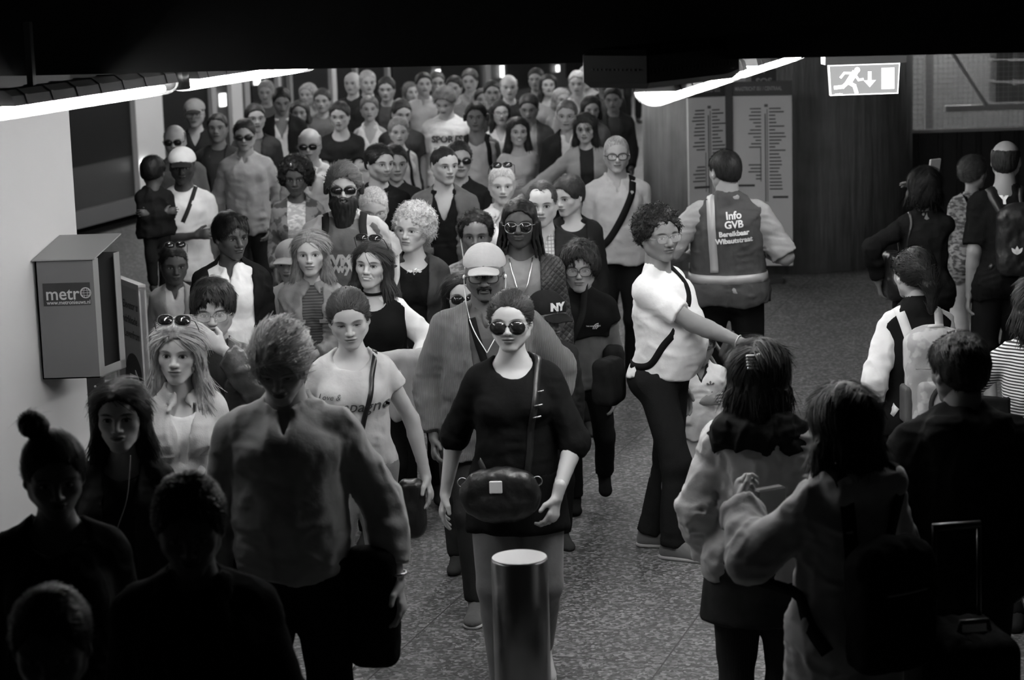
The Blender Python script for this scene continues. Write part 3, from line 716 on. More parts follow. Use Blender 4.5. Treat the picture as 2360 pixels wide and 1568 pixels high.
def strands(V, Q, style, N, o):
    "fine locks combed over the hair; SA repeats one colour coordinate along each lock"
    rng = np.random.default_rng(len(Q) + o.get('seed', 0)); c = V[Q].mean(1); n = np.cross(V[Q[:, 2]] - V[Q[:, 0]], V[Q[:, 3]] - V[Q[:, 1]]); ar = np.linalg.norm(n, axis=1) + 1e-12; n /= ar[:, None]
    ok = ((n * (c - np.array((0, .03, -.02)))).sum(1) > .02) & (n[:, 2] > -.75)
    if o.get('bun') or style == 'pony': ok &= ~((c[:, 1] < -.072) & (c[:, 2] < .075))
    ar = np.where(ok, ar, 0); ix = rng.choice(len(Q), N, p=ar / ar.sum()); P = c[ix] + rng.normal(0, .0015, (N, 3)); Nn = n[ix]
    x, y, z = P.T; top = np.clip((z - .02) / .08, 0, 1); sg = np.sign(x + .012)
    if style in ('long', 'wavy', 'bob'): d = np.stack([sg * (.25 + .9 * top), .15 + .5 * top, -1.0 + .0 * z], 1); L, k = .085, 6
    elif style == 'pony' or o.get('bun'): t = np.array(o['bun'][0] if o.get('bun') else (0, .12, .02)); d = t - P; d = d / (np.linalg.norm(d, axis=1)[:, None] + .02); L, k = .045, 5
    elif style in ('curly', 'afro'): d = rng.normal(0, 1, (N, 3)); L, k = .026, 5
    elif o.get('sweep') or o.get('top'): d = np.stack([.5 + 0 * x, .75 + 0 * x, -.15 + 0 * z], 1); L, k = .045, 5
    elif o.get('bangs') is not None: d = np.stack([sg * .5 * top, -.9 * (y < .03) + .3 * (y > .03), -1.0 + .4 * top], 1); L, k = .032, 5
    else: d = np.stack([sg * .35, .75 + 0 * x, -.6 + 0 * z], 1); L, k = .022, 4
    d = d + rng.normal(0, .14, (N, 3)); L = L * rng.uniform(.6, 1.2, N); w = rng.uniform(.0007, .0017, N) * (1.0 if k > 4 else .8); cen = np.array((0, .02, .02))
    amp = 1.0 if style in ('curly', 'afro') else .25 if style == 'wavy' else 0; ph = rng.uniform(0, 6.28, N); pts = [P + Nn * .0006]; q = pts[0]; nn = Nn
    q = q - (d / np.linalg.norm(d, axis=1)[:, None]) * .005; pts = [q]
    for i in range(k):
        e = (q - cen) / np.array((.085, .105, .095)) ** 2; e /= np.linalg.norm(e, axis=1)[:, None]; m = ((q[:, 2] > -.03) & (style not in ('curly', 'afro')))[:, None]; nn = np.where(m, e * .7 + Nn * .3, Nn); nn /= np.linalg.norm(nn, axis=1)[:, None]
        t = d - nn * (d * nn).sum(1)[:, None]; t /= np.linalg.norm(t, axis=1)[:, None] + 1e-9
        if amp: s_ = np.cross(t, nn); t = t + .9 * amp * s_ * np.sin(ph + i * 1.7)[:, None] + .5 * amp * nn * np.cos(ph + i * 1.7)[:, None]
        q = q + t * (L / k)[:, None] + nn * .0005; pts.append(q)
    SV = []; n1 = k + 1
    for i, q in enumerate(pts):
        t = (pts[min(i + 1, k)] - pts[max(i - 1, 0)]); s_ = np.cross(t, nn); s_ /= np.linalg.norm(s_, axis=1)[:, None] + 1e-9; ww = (w * (.35 + .65 * math.sin(math.pi * min(.98, (i + .25) / (k + .5)))))[:, None]
        SV += [q - s_ * ww, q + s_ * ww]
    SV = np.stack(SV, 1).reshape(-1, 3); b = np.arange(N)[:, None] * (2 * n1); F = np.concatenate([np.stack([b[:, 0] + 2 * i, b[:, 0] + 2 * i + 1, b[:, 0] + 2 * i + 3, b[:, 0] + 2 * i + 2], 1) for i in range(k)])
    SA = np.repeat(P * np.array((1, 1, 1)) + rng.normal(0, .02, (N, 3)), 2 * n1, axis=0); return SV.astype(f32), F.astype(np.int32), SA.astype(f32)
def hgrid(p, name, mat, fn, lo, hi, parent=None, h=None):
    g = Grid(lo, hi, h or LOD[p.lod][3]); fn(g); V, Q = g.net(); me = np_mesh(name, to_person(p.f, V), Q); attr_hp(me, V); return link(name, me, mat, parent or p.root)
def cap_hat(p, mat, brim=None, back=0, tilt=0, flat=0):
    s = 1 if not back else -1
    def dome(g):
        g.ell((0, .018, .040), (.092, .114, .090 - flat * .02)); X, Y, Z = g.full(); g.keep(np.broadcast_to(.030 + .10 * (-(Y - .02)) * s * .5 - Z, g.D.shape))
        g.ell((0, .018, .128 - flat * .02), (.007, .007, .006), .004)
        g.disp(lambda P: .0012 * (np.abs(np.sin(3 * np.arctan2(P[:, 0], P[:, 1] - .018))) < .06), .01)
    o = hgrid(p, 'cap', mat, dome, (-.11, -.12, -.02), (.11, .15, .15))
    def br(g):
        g.ell((0, (-.112 if s > 0 else .15), .038), (.075, .078, .036)); X, Y, Z = g.full(); d = Z - (.050 - 5.5 * X * X + .10 * s * (Y + .06 * s)); g.keep(np.broadcast_to(np.abs(d) - .0035, g.D.shape))
        g.ell((0, .018, .040), (.086, .108, .083), .002, op='s')
    hgrid(p, 'cap_brim', brim or mat, br, (-.1, -.2, -.02) if s > 0 else (-.1, .05, -.02), (.1, -.03, .1) if s > 0 else (.1, .24, .1), parent=o, h=.0032)
    return o
def beard(p, v, L=.04, name='beard', w=1.0):
    def fn(g):
        g.cap((0, -.06, -.085), (0, -.066, -.085 - L), .055 * w, .036 * w, .02, ((0, 1, 0), .75))
        for s in (-1, 1): g.cap((s * .064, -.005, -.02), (s * .045, -.04, -.085), .017, .03, .02)
        g.cap((-.026, -.096, -.05), (.026, -.096, -.05), .007, None, .008)
        g.ell((0, -.108, -.060), (.020, .018, .0065), .005, op='s'); X, Y, Z = g.full(); g.keep(np.broadcast_to(Z + .005, g.D.shape)); g.ell((0, -.09, -.01), (.05, .04, .038), .01, op='s')
        g.disp(lambda P: .004 * vnoise(P, (130, 130, 35), 5), .02)
    return hgrid(p, name, hair_mat(v), fn, (-.1, -.15, -.16 - L), (.1, .07, .0))
def glasses(p, frame, lens, dark=True, up=False, round_=1.0, rim=.0022, drop=.0, wide=1.0):
    "eyewear; up = pushed onto the hair"
    M = (Matrix.Translation((0, -.005, .088)) @ Matrix.Rotation(math.radians(-38), 4, 'X')) if up else Matrix.Translation((0, 0, 0))
    a, b = .0295 * wide, .0215 * round_; mb = MB(); lenses = []
    def tr(v): return M @ Vector(v)
    for s in (-1, 1):
        ring = []
        for q in range(24):
            t = 2 * math.pi * q / 24; c, si = math.cos(t), math.sin(t); e = .8 if not drop else 1.0
            x = s * (.033 * wide + a * math.copysign(abs(c) ** e, c) * (1 + drop * .15 * (-si) * 0)); z = -.001 - drop * .004 + b * math.copysign(abs(si) ** e, si) * (1 + (drop * .25 if si < 0 else 0))
            ring.append((x, -.1035 + .10 * (abs(x) - .02) ** 1.0 * .35, z))
        mb.tube([tr(v) for v in ring], rim, 6, closed=True)
        l = MB(); n = len(ring); cx = sum(v[0] for v in ring) / n; cz = sum(v[2] for v in ring) / n
        V = [tr((v[0], v[1] - .0006, v[2])) for v in ring] + [tr((v[0], v[1] + .0006, v[2])) for v in ring] + [tr((cx, -.1035 + .035 * (abs(cx) - .02) - .004, cz)), tr((cx, -.1035 + .035 * (abs(cx) - .02) - .0025, cz))]
        F = [(q, (q + 1) % n, 2 * n) for q in range(n)] + [(n + (q + 1) % n, n + q, 2 * n + 1) for q in range(n)] + [(q, q + n, (q + 1) % n + n, (q + 1) % n) for q in range(n)]
        l.add(V, F); lenses.append(l)
        mb.tube([tr((s * (.033 * wide + a), -.100, .004)), tr((s * .077, -.085, .004)), tr((s * .082, -.02, .002)), tr((s * .084, .02, -.006))], rim * .9, 6)
    mb.tube([tr((-.008, -.1045, .001)), tr((0, -.107, .004)), tr((.008, -.1045, .001))], rim * .9, 6)
    for m_ in [mb] + lenses: m_.v = [tuple(x) for x in to_person(p.f, np.array(m_.v))]
    o = mb.build('sunglasses' if dark else 'glasses', frame, p.root, True)
    for l in lenses: l.build('lens', lens, o, True)
    return o
M_LENS = None
def lens_dark():
    return plain(.012, .08, 0, .6)
def lens_clear():
    if 'clear' in _mc: return _mc['clear']
    m, t, b = nt('clear_lens'); b.inputs['Base Color'].default_value = g4(1); b.inputs['Roughness'].default_value = .02; b.inputs['Alpha'].default_value = .12; b.inputs['Specular IOR Level'].default_value = .7
    _mc['clear'] = m; return m
def bvh(p):
    if getattr(p, '_b', None) and p._bn == len(p.surf): return p._b
    VV = []; QQ = []; n = 0
    for V, Q in p.surf + [p.surf0]:
        near = np.zeros(len(V), bool)
        for s, e, w, d in p.f.arm:
            for a, b in ((s + (e - s) * .45, e), (e, w + d * .18)):
                ab = b - a; t = np.clip(((V - a) @ ab) / (ab @ ab), 0, 1); near |= np.linalg.norm(V - a - t[:, None] * ab, axis=1) < .075
        VV.append(V); QQ.append(Q[~near[Q[:, 0]]] + n); n += len(V)
    p._b = BVHTree.FromPolygons(np.concatenate(VV).tolist(), np.concatenate(QQ).tolist()); p._bn = len(p.surf); return p._b
def spline(pts, n):
    pts = [np.asarray(q, float) for q in pts]; out = []
    for i in range(len(pts) - 1):
        p0 = pts[max(i - 1, 0)]; p1 = pts[i]; p2 = pts[i + 1]; p3 = pts[min(i + 2, len(pts) - 1)]
        for k in range(n):
            t = k / n; out.append(.5 * (2 * p1 + (p2 - p0) * t + (2 * p0 - 5 * p1 + 4 * p2 - p3) * t * t + (3 * p1 - p0 - 3 * p2 + p3) * t ** 3))
    out.append(pts[-1]); return out
def strap(p, pts, width, mat, name='strap', parent=None, th=.003, wrap=True, n=9, lift=.003):
    "a band laid on the clothes along pts (local metres / S)"
    S = p.f.S; B = bvh(p); P = spline([np.array(q) * S for q in pts], n); C = []; N = []
    for q in P:
        core = np.array((q[0] * .35, 0, min(max(q[2], .9 * S), 1.30 * S))); d = nrm(core - q); o = q - d * .35
        hit = B.ray_cast(Vector(o), Vector(d), .8) if wrap else (None,) * 4
        if hit[0] is not None: C.append(np.array(hit[0]) - d * lift); nn = np.array(hit[1]); N.append(nrm(nn if nn @ d < 0 else -nn) * .4 - d * .6)
        else: C.append(q); N.append(-d)
    C = np.array(C); N = np.array(N)
    for _ in range(3): C[1:-1] = (C[:-2] + 2 * C[1:-1] + C[2:]) / 4; N[1:-1] = (N[:-2] + 2 * N[1:-1] + N[2:]) / 4
    V = []; F = []
    for i in range(len(C)):
        t = nrm(C[min(i + 1, len(C) - 1)] - C[max(i - 1, 0)]); nn = nrm(N[i] - t * (N[i] @ t)); s = np.cross(t, nn) * width / 2
        V += [C[i] - s - nn * th, C[i] + s - nn * th, C[i] + s + nn * th, C[i] - s + nn * th]
        if i: 
            a = (i - 1) * 4; b = i * 4
            F += [(a + k, a + (k + 1) % 4, b + (k + 1) % 4, b + k) for k in range(4)]
    F += [(3, 2, 1, 0), tuple(len(V) - 4 + k for k in range(4))]
    mb = MB(); mb.add(V, F); return mb.build(name, mat, parent or p.root, True)
_tx = {}
def text_geo(s, size, bold=0, shear=0):
    k = (s, size, bold, shear)
    if k in _tx: return _tx[k]
    c = bpy.data.curves.new('text', 'FONT'); c.body = s; c.size = size; c.align_x = 'CENTER'; c.align_y = 'CENTER'; c.offset = bold; c.shear = shear; c.resolution_u = 3
    o = bpy.data.objects.new('text', c); COL.objects.link(o); bpy.context.view_layer.update()
    me = bpy.data.meshes.new_from_object(o); V = [tuple(v.co) for v in me.vertices]; F = [tuple(q.vertices) for q in me.polygons]
    bpy.data.objects.remove(o); bpy.data.curves.remove(c); bpy.data.meshes.remove(me); _tx[k] = (V, F); return V, F
def decal(p, geo, x0, z0, mat, back=False, name='print', parent=None, rotd=0, lift=.004):
    "flat lettering laid on the clothes"
    V, F = geo; S = p.f.S; B = bvh(p); out = []; c, s = math.cos(math.radians(rotd)), math.sin(math.radians(rotd)); last = 0
    for v in V:
        u, w = v[0] * c - v[1] * s, v[0] * s + v[1] * c; x = x0 * S + (-u if back else u); z = z0 * S + w
        h = B.ray_cast(Vector((x, .9 if back else -.9, z)), Vector((0, -1 if back else 1, 0)), 1.2)
        y = h[0].y if h[0] is not None else last; last = y; out.append((x, y + (lift if back else -lift), z))
    mb = MB(); mb.add(out, F); return mb.build(name, mat, parent or p.root)
def blob_geo(kind, r):
    V = []; F = []
    if kind == 'disc': V = [(r * math.cos(t * math.pi / 12), r * math.sin(t * math.pi / 12)) for t in range(24)]; F = [tuple(range(24))]
    return [(a, b, 0) for a, b in V], F
def clear(pix, ht):
    for d in (0, .03, -.03, .06, -.06, .09, -.09, .12, -.12, .15, -.15):
        v = at_z(pix[0], pix[1], ht + d)
        if all(math.hypot(v.x - a[1], v.y - a[2]) > .50 for a in ALL): return ht + d
    return ht
def start(pix, ht, label, yaw=0, lod=1, group='crowd of commuters', hands=None, name='person', world=None, **sk):
    p = Per(); p.f = skeleton(ht, **sk); p.P = prims(p.f); p.lod = lod; p.surf = []; p.hands = hands or ({}, {})
    t = at_z(pix[0], pix[1], p.f.top[2]) if world is None else Vector((world[0], world[1], p.f.top[2])); R = Matrix.Rotation(math.radians(yaw), 3, 'Z')
    d = R @ Vector(p.f.top); loc = Vector((t.x - d.x, t.y - d.y, 0)) if world is None else Vector((world[0], world[1], 0))
    p.root = empty(name, loc, math.radians(yaw)); p.yaw = yaw; tag(p.root, label, 'person', group); p.loc = loc; ALL.append((label[:40], loc.x, loc.y, ht, pix)); return p
ALL = []
# ================================================================== the setting
DX, DY = .302, .953                       # direction of the platform hall (unit vector on the floor)
PX, PY = DY, -DX                          # across it, to the right
def hall(x, y, z=0): return Vector((x, y, z))
def MD(loc, ang=None):
    "local x across the hall, local y along it"
    a = math.atan2(-DX, DY) if ang is None else ang
    return Matrix.Translation(loc) @ Matrix.Rotation(a, 4, 'Z')
# floor: speckled terrazzo slabs with thin joints
def floor_mat():
    m, t, b = nt('terrazzo'); tc = node(t, 'ShaderNodeTexCoord'); P = tc.outputs['Object']
    v = node(t, 'ShaderNodeTexVoronoi'); v.inputs['Scale'].default_value = 62; t.links.new(P, v.inputs['Vector'])
    n = node(t, 'ShaderNodeTexNoise'); n.inputs['Scale'].default_value = 1.1; n.inputs['Detail'].default_value = 6; t.links.new(P, n.inputs['Vector'])
    n2 = node(t, 'ShaderNodeTexNoise'); n2.inputs['Scale'].default_value = 38; n2.inputs['Detail'].default_value = 3; t.links.new(P, n2.inputs['Vector'])
    sc_ = node(t, 'ShaderNodeSeparateColor'); t.links.new(v.outputs['Color'], sc_.inputs[0])
    c = mth(t, 'MULTIPLY_ADD', mth(t, 'POWER', sc_.outputs[0], 2.2), .21, .052); c = mth(t, 'MULTIPLY', c, mth(t, 'MULTIPLY_ADD', n2.outputs[0], 1.1, .45))
    c = mth(t, 'MULTIPLY', c, mth(t, 'MULTIPLY_ADD', n.outputs[0], .5, .75))
    sp = node(t, 'ShaderNodeSeparateXYZ'); t.links.new(P, sp.inputs[0]); X, Y, _ = sp.outputs
    u = mth(t, 'ADD', mth(t, 'MULTIPLY', X, PX), mth(t, 'MULTIPLY', Y, PY)); w = mth(t, 'ADD', mth(t, 'MULTIPLY', X, DX), mth(t, 'MULTIPLY', Y, DY))
    def joint(s, per, off):
        f = mth(t, 'ABSOLUTE', mth(t, 'SUBTRACT', mth(t, 'FRACT', mth(t, 'MULTIPLY_ADD', s, 1 / per, off)), .5)); return mth(t, 'LESS_THAN', f, .004 / per)
    j = mth(t, 'MAXIMUM', joint(u, 1.2, .30), joint(w, 1.2, .12)); c = mixv(t, j, c, .035)
    t.links.new(c, b.inputs['Base Color']); b.inputs['Roughness'].default_value = .55
    bp = node(t, 'ShaderNodeBump'); bp.inputs['Distance'].default_value = .002; bp.inputs['Strength'].default_value = .6; t.links.new(n2.outputs[0], bp.inputs['Height']); t.links.new(bp.outputs[0], b.inputs['Normal'])
    return m
def concrete(v=.2):
    m, t, b = nt('board_marked_concrete'); tc = node(t, 'ShaderNodeTexCoord'); P = tc.outputs['Object']
    mp = node(t, 'ShaderNodeMapping'); mp.inputs['Scale'].default_value = (1, 1, .10); t.links.new(P, mp.inputs[0])
    n = node(t, 'ShaderNodeTexNoise'); n.inputs['Scale'].default_value = 14; n.inputs['Detail'].default_value = 5; t.links.new(mp.outputs[0], n.inputs['Vector'])
    n2 = node(t, 'ShaderNodeTexNoise'); n2.inputs['Scale'].default_value = 4; n2.inputs['Detail'].default_value = 7; t.links.new(P, n2.inputs['Vector'])
    c = mth(t, 'MULTIPLY', mth(t, 'MULTIPLY_ADD', n.outputs[0], .9, .55), mth(t, 'MULTIPLY_ADD', n2.outputs[0], .7, .65)); c = mth(t, 'MULTIPLY', c, v)
    t.links.new(c, b.inputs['Base Color']); b.inputs['Roughness'].default_value = .8
    bp = node(t, 'ShaderNodeBump'); bp.inputs['Distance'].default_value = .02; t.links.new(n.outputs[0], bp.inputs['Height']); t.links.new(bp.outputs[0], b.inputs['Normal']); return m
# train side line: through E0, along the hall
E0 = at_z(180, 553, 0)
def tr_x(y): return E0.x + (y - E0.y) * DX / DY
def tr_y(px):                              # where the ray of a column meets the train side
    lo, hi = 18.0, 70.0
    for _ in range(50):
        m = (lo + hi) / 2
        if project((tr_x(m), m, 1.2))[0] < px: lo = m
        else: hi = m
    return lo
def TS(s, off, z):                         # s metres along the train side from E0, off across to the right
    return Vector((E0.x + DX * s + PX * off, E0.y + DY * s + PY * off, z))
def s_of(px): y = tr_y(px); return (y - E0.y) / DY
def quad_box(s0, s1, o0, o1, z0, z1):
    V = [TS(s, o, z) for s in (s0, s1) for o in (o0, o1) for z in (z0, z1)]
    return V, [(0, 1, 3, 2), (4, 6, 7, 5), (0, 4, 5, 1), (2, 3, 7, 6), (0, 2, 6, 4), (1, 5, 7, 3)]
fl = MB(); V = [TS(-24, .0, 0), TS(40, .0, 0), TS(40, 22, 0), TS(-24, 16, 0)]; V += [v - Vector((0, 0, .25)) for v in V]
fl.add(V, [(3, 2, 1, 0), (4, 5, 6, 7)] + [(i, (i + 1) % 4, (i + 1) % 4 + 4, i + 4) for i in range(4)])
tag(fl.build('floor', floor_mat()), kind='structure')
pt = MB(); V, F = quad_box(-24, 40, -.02, .0, -.3, .0); pt.add(V, F); V, F = quad_box(-24, 40, -3.6, -.02, -1.1, -1.0); pt.add(V, F); tag(pt.build('floor_track_bed', plain(.03, .9)), kind='structure')
# dark fascia beam over the foot of the stairs and the hall ceiling behind it
c0, c1 = at_z(0, 176, 2.70), at_z(2360, 121, 2.70); dv = (c1 - c0).normalized(); A = c0 - dv * 5; Bq = c1 + dv * 5
mb = MB(); V = [A, Bq, Bq + Vector((.06, .30, 0)), A + Vector((.06, .30, 0))]; V += [v + Vector((0, 0, 1.5)) for v in V]
mb.add(V, [(3, 2, 1, 0), (4, 5, 6, 7)] + [(i, (i + 1) % 4, (i + 1) % 4 + 4, i + 4) for i in range(4)])
tag(mb.build('ceiling_fascia', plain(.012, .9, noise=.3)), kind='structure')
mb = MB(); V = [A + Vector((0, .02, .20)), Bq + Vector((0, .02, .20)), Vector((Bq.x + 20, 62, 2.90)), Vector((A.x, 62, 2.90))]; V += [v + Vector((0, 0, .3)) for v in V]
mb.add(V, [(3, 2, 1, 0), (4, 5, 6, 7)] + [(i, (i + 1) % 4, (i + 1) % 4 + 4, i + 4) for i in range(4)]); tag(mb.build('ceiling', plain(.30, .8, noise=.1)), kind='structure')
# left wall end: its face runs along the hall, its plumb edge stands at Y = 11
we = at_y(168, 400, 11.0); we = Vector((we.x, 11.0, 0))
mb = MB(); a = we; b_ = we - Vector((DX, DY, 0)) * 7.5; V = [a, b_, b_ - Vector((PX, PY, 0)) * .35, a - Vector((PX, PY, 0)) * 2.2]; V0 = list(V); V += [v + Vector((0, 0, 2.50)) for v in V]
mb.add(V, [(0, 1, 2, 3), (7, 6, 5, 4)] + [(i, i + 4, (i + 1) % 4 + 4, (i + 1) % 4) for i in range(4)]); tag(mb.build('wall_left', plain(.44, .5, noise=.05, nscale=3)), kind='structure')
mb = MB(); V = [v + Vector((.015, .01, 2.50)) for v in V0]; V += [v + Vector((0, 0, .40)) for v in V]  # dark band painted as the unlit stretch of wall above the lamps
mb.add(V, [(0, 1, 2, 3), (7, 6, 5, 4)] + [(i, i + 4, (i + 1) % 4 + 4, (i + 1) % 4) for i in range(4)]); tag(mb.build('trim_1', plain(.02, .7)), kind='structure')
# far end wall and right side wall
mb = MB(); V, F = quad_box(38, 38.4, -4, 22, 0, 2.90); mb.add(V, F); tag(mb.build('wall_far', plain(.10, .8, noise=.3, nscale=2)), kind='structure')
mb = MB(); mb.box((9.5, 4, 0), (9.8, 50, 2.90)); tag(mb.build('wall_right', plain(.06, .85, noise=.3, nscale=2)), kind='structure')
# concrete pillar
pc = at_z(1792, 600, 0); pr = 1.33; fy = at_z(1792, 634, 0).y; pcx = project((0, 0, 0)); pc = Vector((0, fy + pr, 0)); 
lo, hi = 0, 6
for _ in range(40):
    pc.x = (lo + hi) / 2
    if project((pc.x, pc.y, 1))[0] < 1790: lo = pc.x
    else: hi = pc.x
tag(MB().lathe([(pr, 0), (pr, 2.90)], (pc.x, pc.y, 0), 96).build('wall_pillar', concrete(.24), None, True), 'wide round board-marked concrete pillar behind the route map stand', 'pillar', kind='structure')
bpy.data.objects['wall_pillar'].data.polygons.foreach_set('use_smooth', [len(q.vertices) == 4 for q in bpy.data.objects['wall_pillar'].data.polygons])
# ------------------------------------------------------------------ luminaires
def tube_mat(e):
    m, t, b = nt('lit_diffuser'); b.inputs['Base Color'].default_value = g4(.9); b.inputs['Emission Color'].default_value = g4(1); b.inputs['Emission Strength'].default_value = e; return m
TUBE = tube_mat(TUBE_E); TUBEF = tube_mat(TUBE_FAR); TUBEX = tube_mat(TUBE_X)
def clear_plastic():
    m, t, b = nt('clear_cover'); b.inputs['Base Color'].default_value = g4(.85); b.inputs['Roughness'].default_value = .15; b.inputs['Alpha'].default_value = .35; return m
CLEAR = clear_plastic()
def luminaire(c, L=1.27, label='', lit=TUBE):
    "c: middle of the fitting; runs along the hall"
    o = empty('ceiling_light', c, math.atan2(-DX, DY)); tag(o, label, 'ceiling light', 'fluorescent lights under the hall ceiling'); h = L / 2
    mb = MB(); mb.prism([(-.075, .0), (-.065, .035), (-.035, .055), (.035, .055), (.065, .035), (.075, 0)], -h, h)
    for q in range(7): y = -h + L * (q + .5) / 7; mb.prism([(-.079, .0), (-.069, .038), (-.037, .059), (.037, .059), (.069, .038), (.079, 0)], y - .008, y + .008)
    mb.build('housing', plain(.10, .5), o)
    for s in (-1, 1): MB().tube([(s * .03, -h + .05, -.022), (s * .03, h - .05, -.022)], .015, 10).build('fluorescent_tube', lit, o, True)
    mb = MB(); pr_ = [(.072 * math.cos(a), -.050 * math.sin(a)) for a in np.linspace(0, math.pi, 11)]; V = []; F = []
    ys = [-h - .06, -h - .045, -h - .01, h + .01, h + .045, h + .06]; ks = [.3, .7, 1, 1, .7, .3]
    for y, k in zip(ys, ks): V += [(x * k, y, z * k) for x, z in pr_]
    for i in range(5):
        for q in range(10): F.append((i * 11 + q, i * 11 + q + 1, i * 11 + 12 + q, i * 11 + 11 + q))
    mb.add(V, F); mb.build('diffuser_cover', CLEAR, o, True)
    for y in (-h * .6, h * .6): MB().box((-.012, y - .012, .05), (.012, y + .012, 2.90 - c[2])).build('hanger', plain(.03, .5), o)
    return o
d3 = Vector((DX, DY, 0))
BL = at_z(398, 186, 2.62); luminaire(BL + d3 * .73, label='lit strip light just beyond the black junction box, upper left'); luminaire(BL - d3 * .74, label='lit strip light against the white wall, nearest on the left')
BR = at_z(1508, 212, 2.60) + d3 * .64; luminaire(BR, label='lit strip light with its rounded near end showing, beside the black vented housing'); luminaire(BR + d3 * 1.50, label='short visible length of strip light, second in the right row')
k = 0
for base, n0, nm in ((BL + d3 * .73, 1, 'left'), (BR + d3 * 1.5, 1, 'right')):
    for n in range(n0, 12):
        if nm == 'right' and n > 2: break
        if nm == 'left' and n % 2 == 0 and n > 3: continue
        c = base + d3 * (1.55 * n); c.z = 2.66
        if (c.x - pc.x) ** 2 + (c.y - pc.y) ** 2 < 2.2 ** 2: continue
        luminaire(c, label='strip light of the %s row continuing down the platform hall' % nm, lit=TUBE if c.y < 12 else TUBEF)
for x in (-1.0, .35, 1.7):  # extra crosswise lamps, out of view, added to light faces from the front
    c = Vector((x, 8.12 + .023 * x, 2.80)); o_ = luminaire(c, label='strip light set crosswise just behind the dark fascia beam', lit=TUBEX); o_.rotation_euler.z = math.pi / 2
mb = MB(); mb.box((-.24, -.45, .03), (-.10, 1.45, .10)); o_ = mb.build('cable_tray', plain(.02, .6)); o_.matrix_world = Matrix.Translation((BL.x, BL.y, 2.72)) @ Matrix.Rotation(math.atan2(-DX, DY), 4, 'Z'); tag(o_, 'dark cable tray above the left strip lights', 'cable tray')
for off, ss in ((1.0, range(-1, 16, 2)), (3.6, range(-3, 16, 2)), (5.4, range(-6, 16, 2))):  # unseen lamp rows added to brighten the far crowd and the pillar's left edge
    for n in ss:
        c = TS(n * 1.55 + .5, off + .4, 2.68)
        if (c.x - pc.x) ** 2 + (c.y - pc.y) ** 2 > 2.2 ** 2: luminaire(c, label='strip light of the hall row %s' % {1.0: 'nearest the train', 3.6: 'above the middle of the crowd', 5.4: 'nearest the concrete pillar'}[off], lit=TUBEF)
o = MB().lathe([(.066, -.035), (.07, -.03), (.07, .05), (.066, .055)], (0, 0, 0), 24).build('junction_box', plain(.015, .25), None, True); o.location = BL + Vector((0, 0, .0)); tag(o, 'round black junction box joining two strip lights', 'junction box')
mb = MB(); mb.tube([(0, 0, .05), (0, 0, .14)], .012); c = mb.build('conduit', plain(.05, .4), o)
# black vented housing by the right-hand lamp
hb = at_z(1560, 172, 2.66); o = empty('loudspeaker_housing', hb, math.atan2(-DX, DY) - .35); tag(o, 'black vented housing hanging beside the right strip light', 'housing')
MB().box((-.20, -.28, -.03), (.07, .30, .10), bev=.02).build('case', plain(.012, .4), o)
mb = MB()
for q in range(22): mb.box((.068, -.26 + q * .024, .02), (.072, -.252 + q * .024, .035))
mb.build('side_vent', plain(.05, .5), o); mb = MB()
for q in range(12): mb.box((-.16 + q * .017, -.283, .03), (-.152 + q * .017, -.279, .036))
mb.build('front_vent', plain(.05, .5), o)
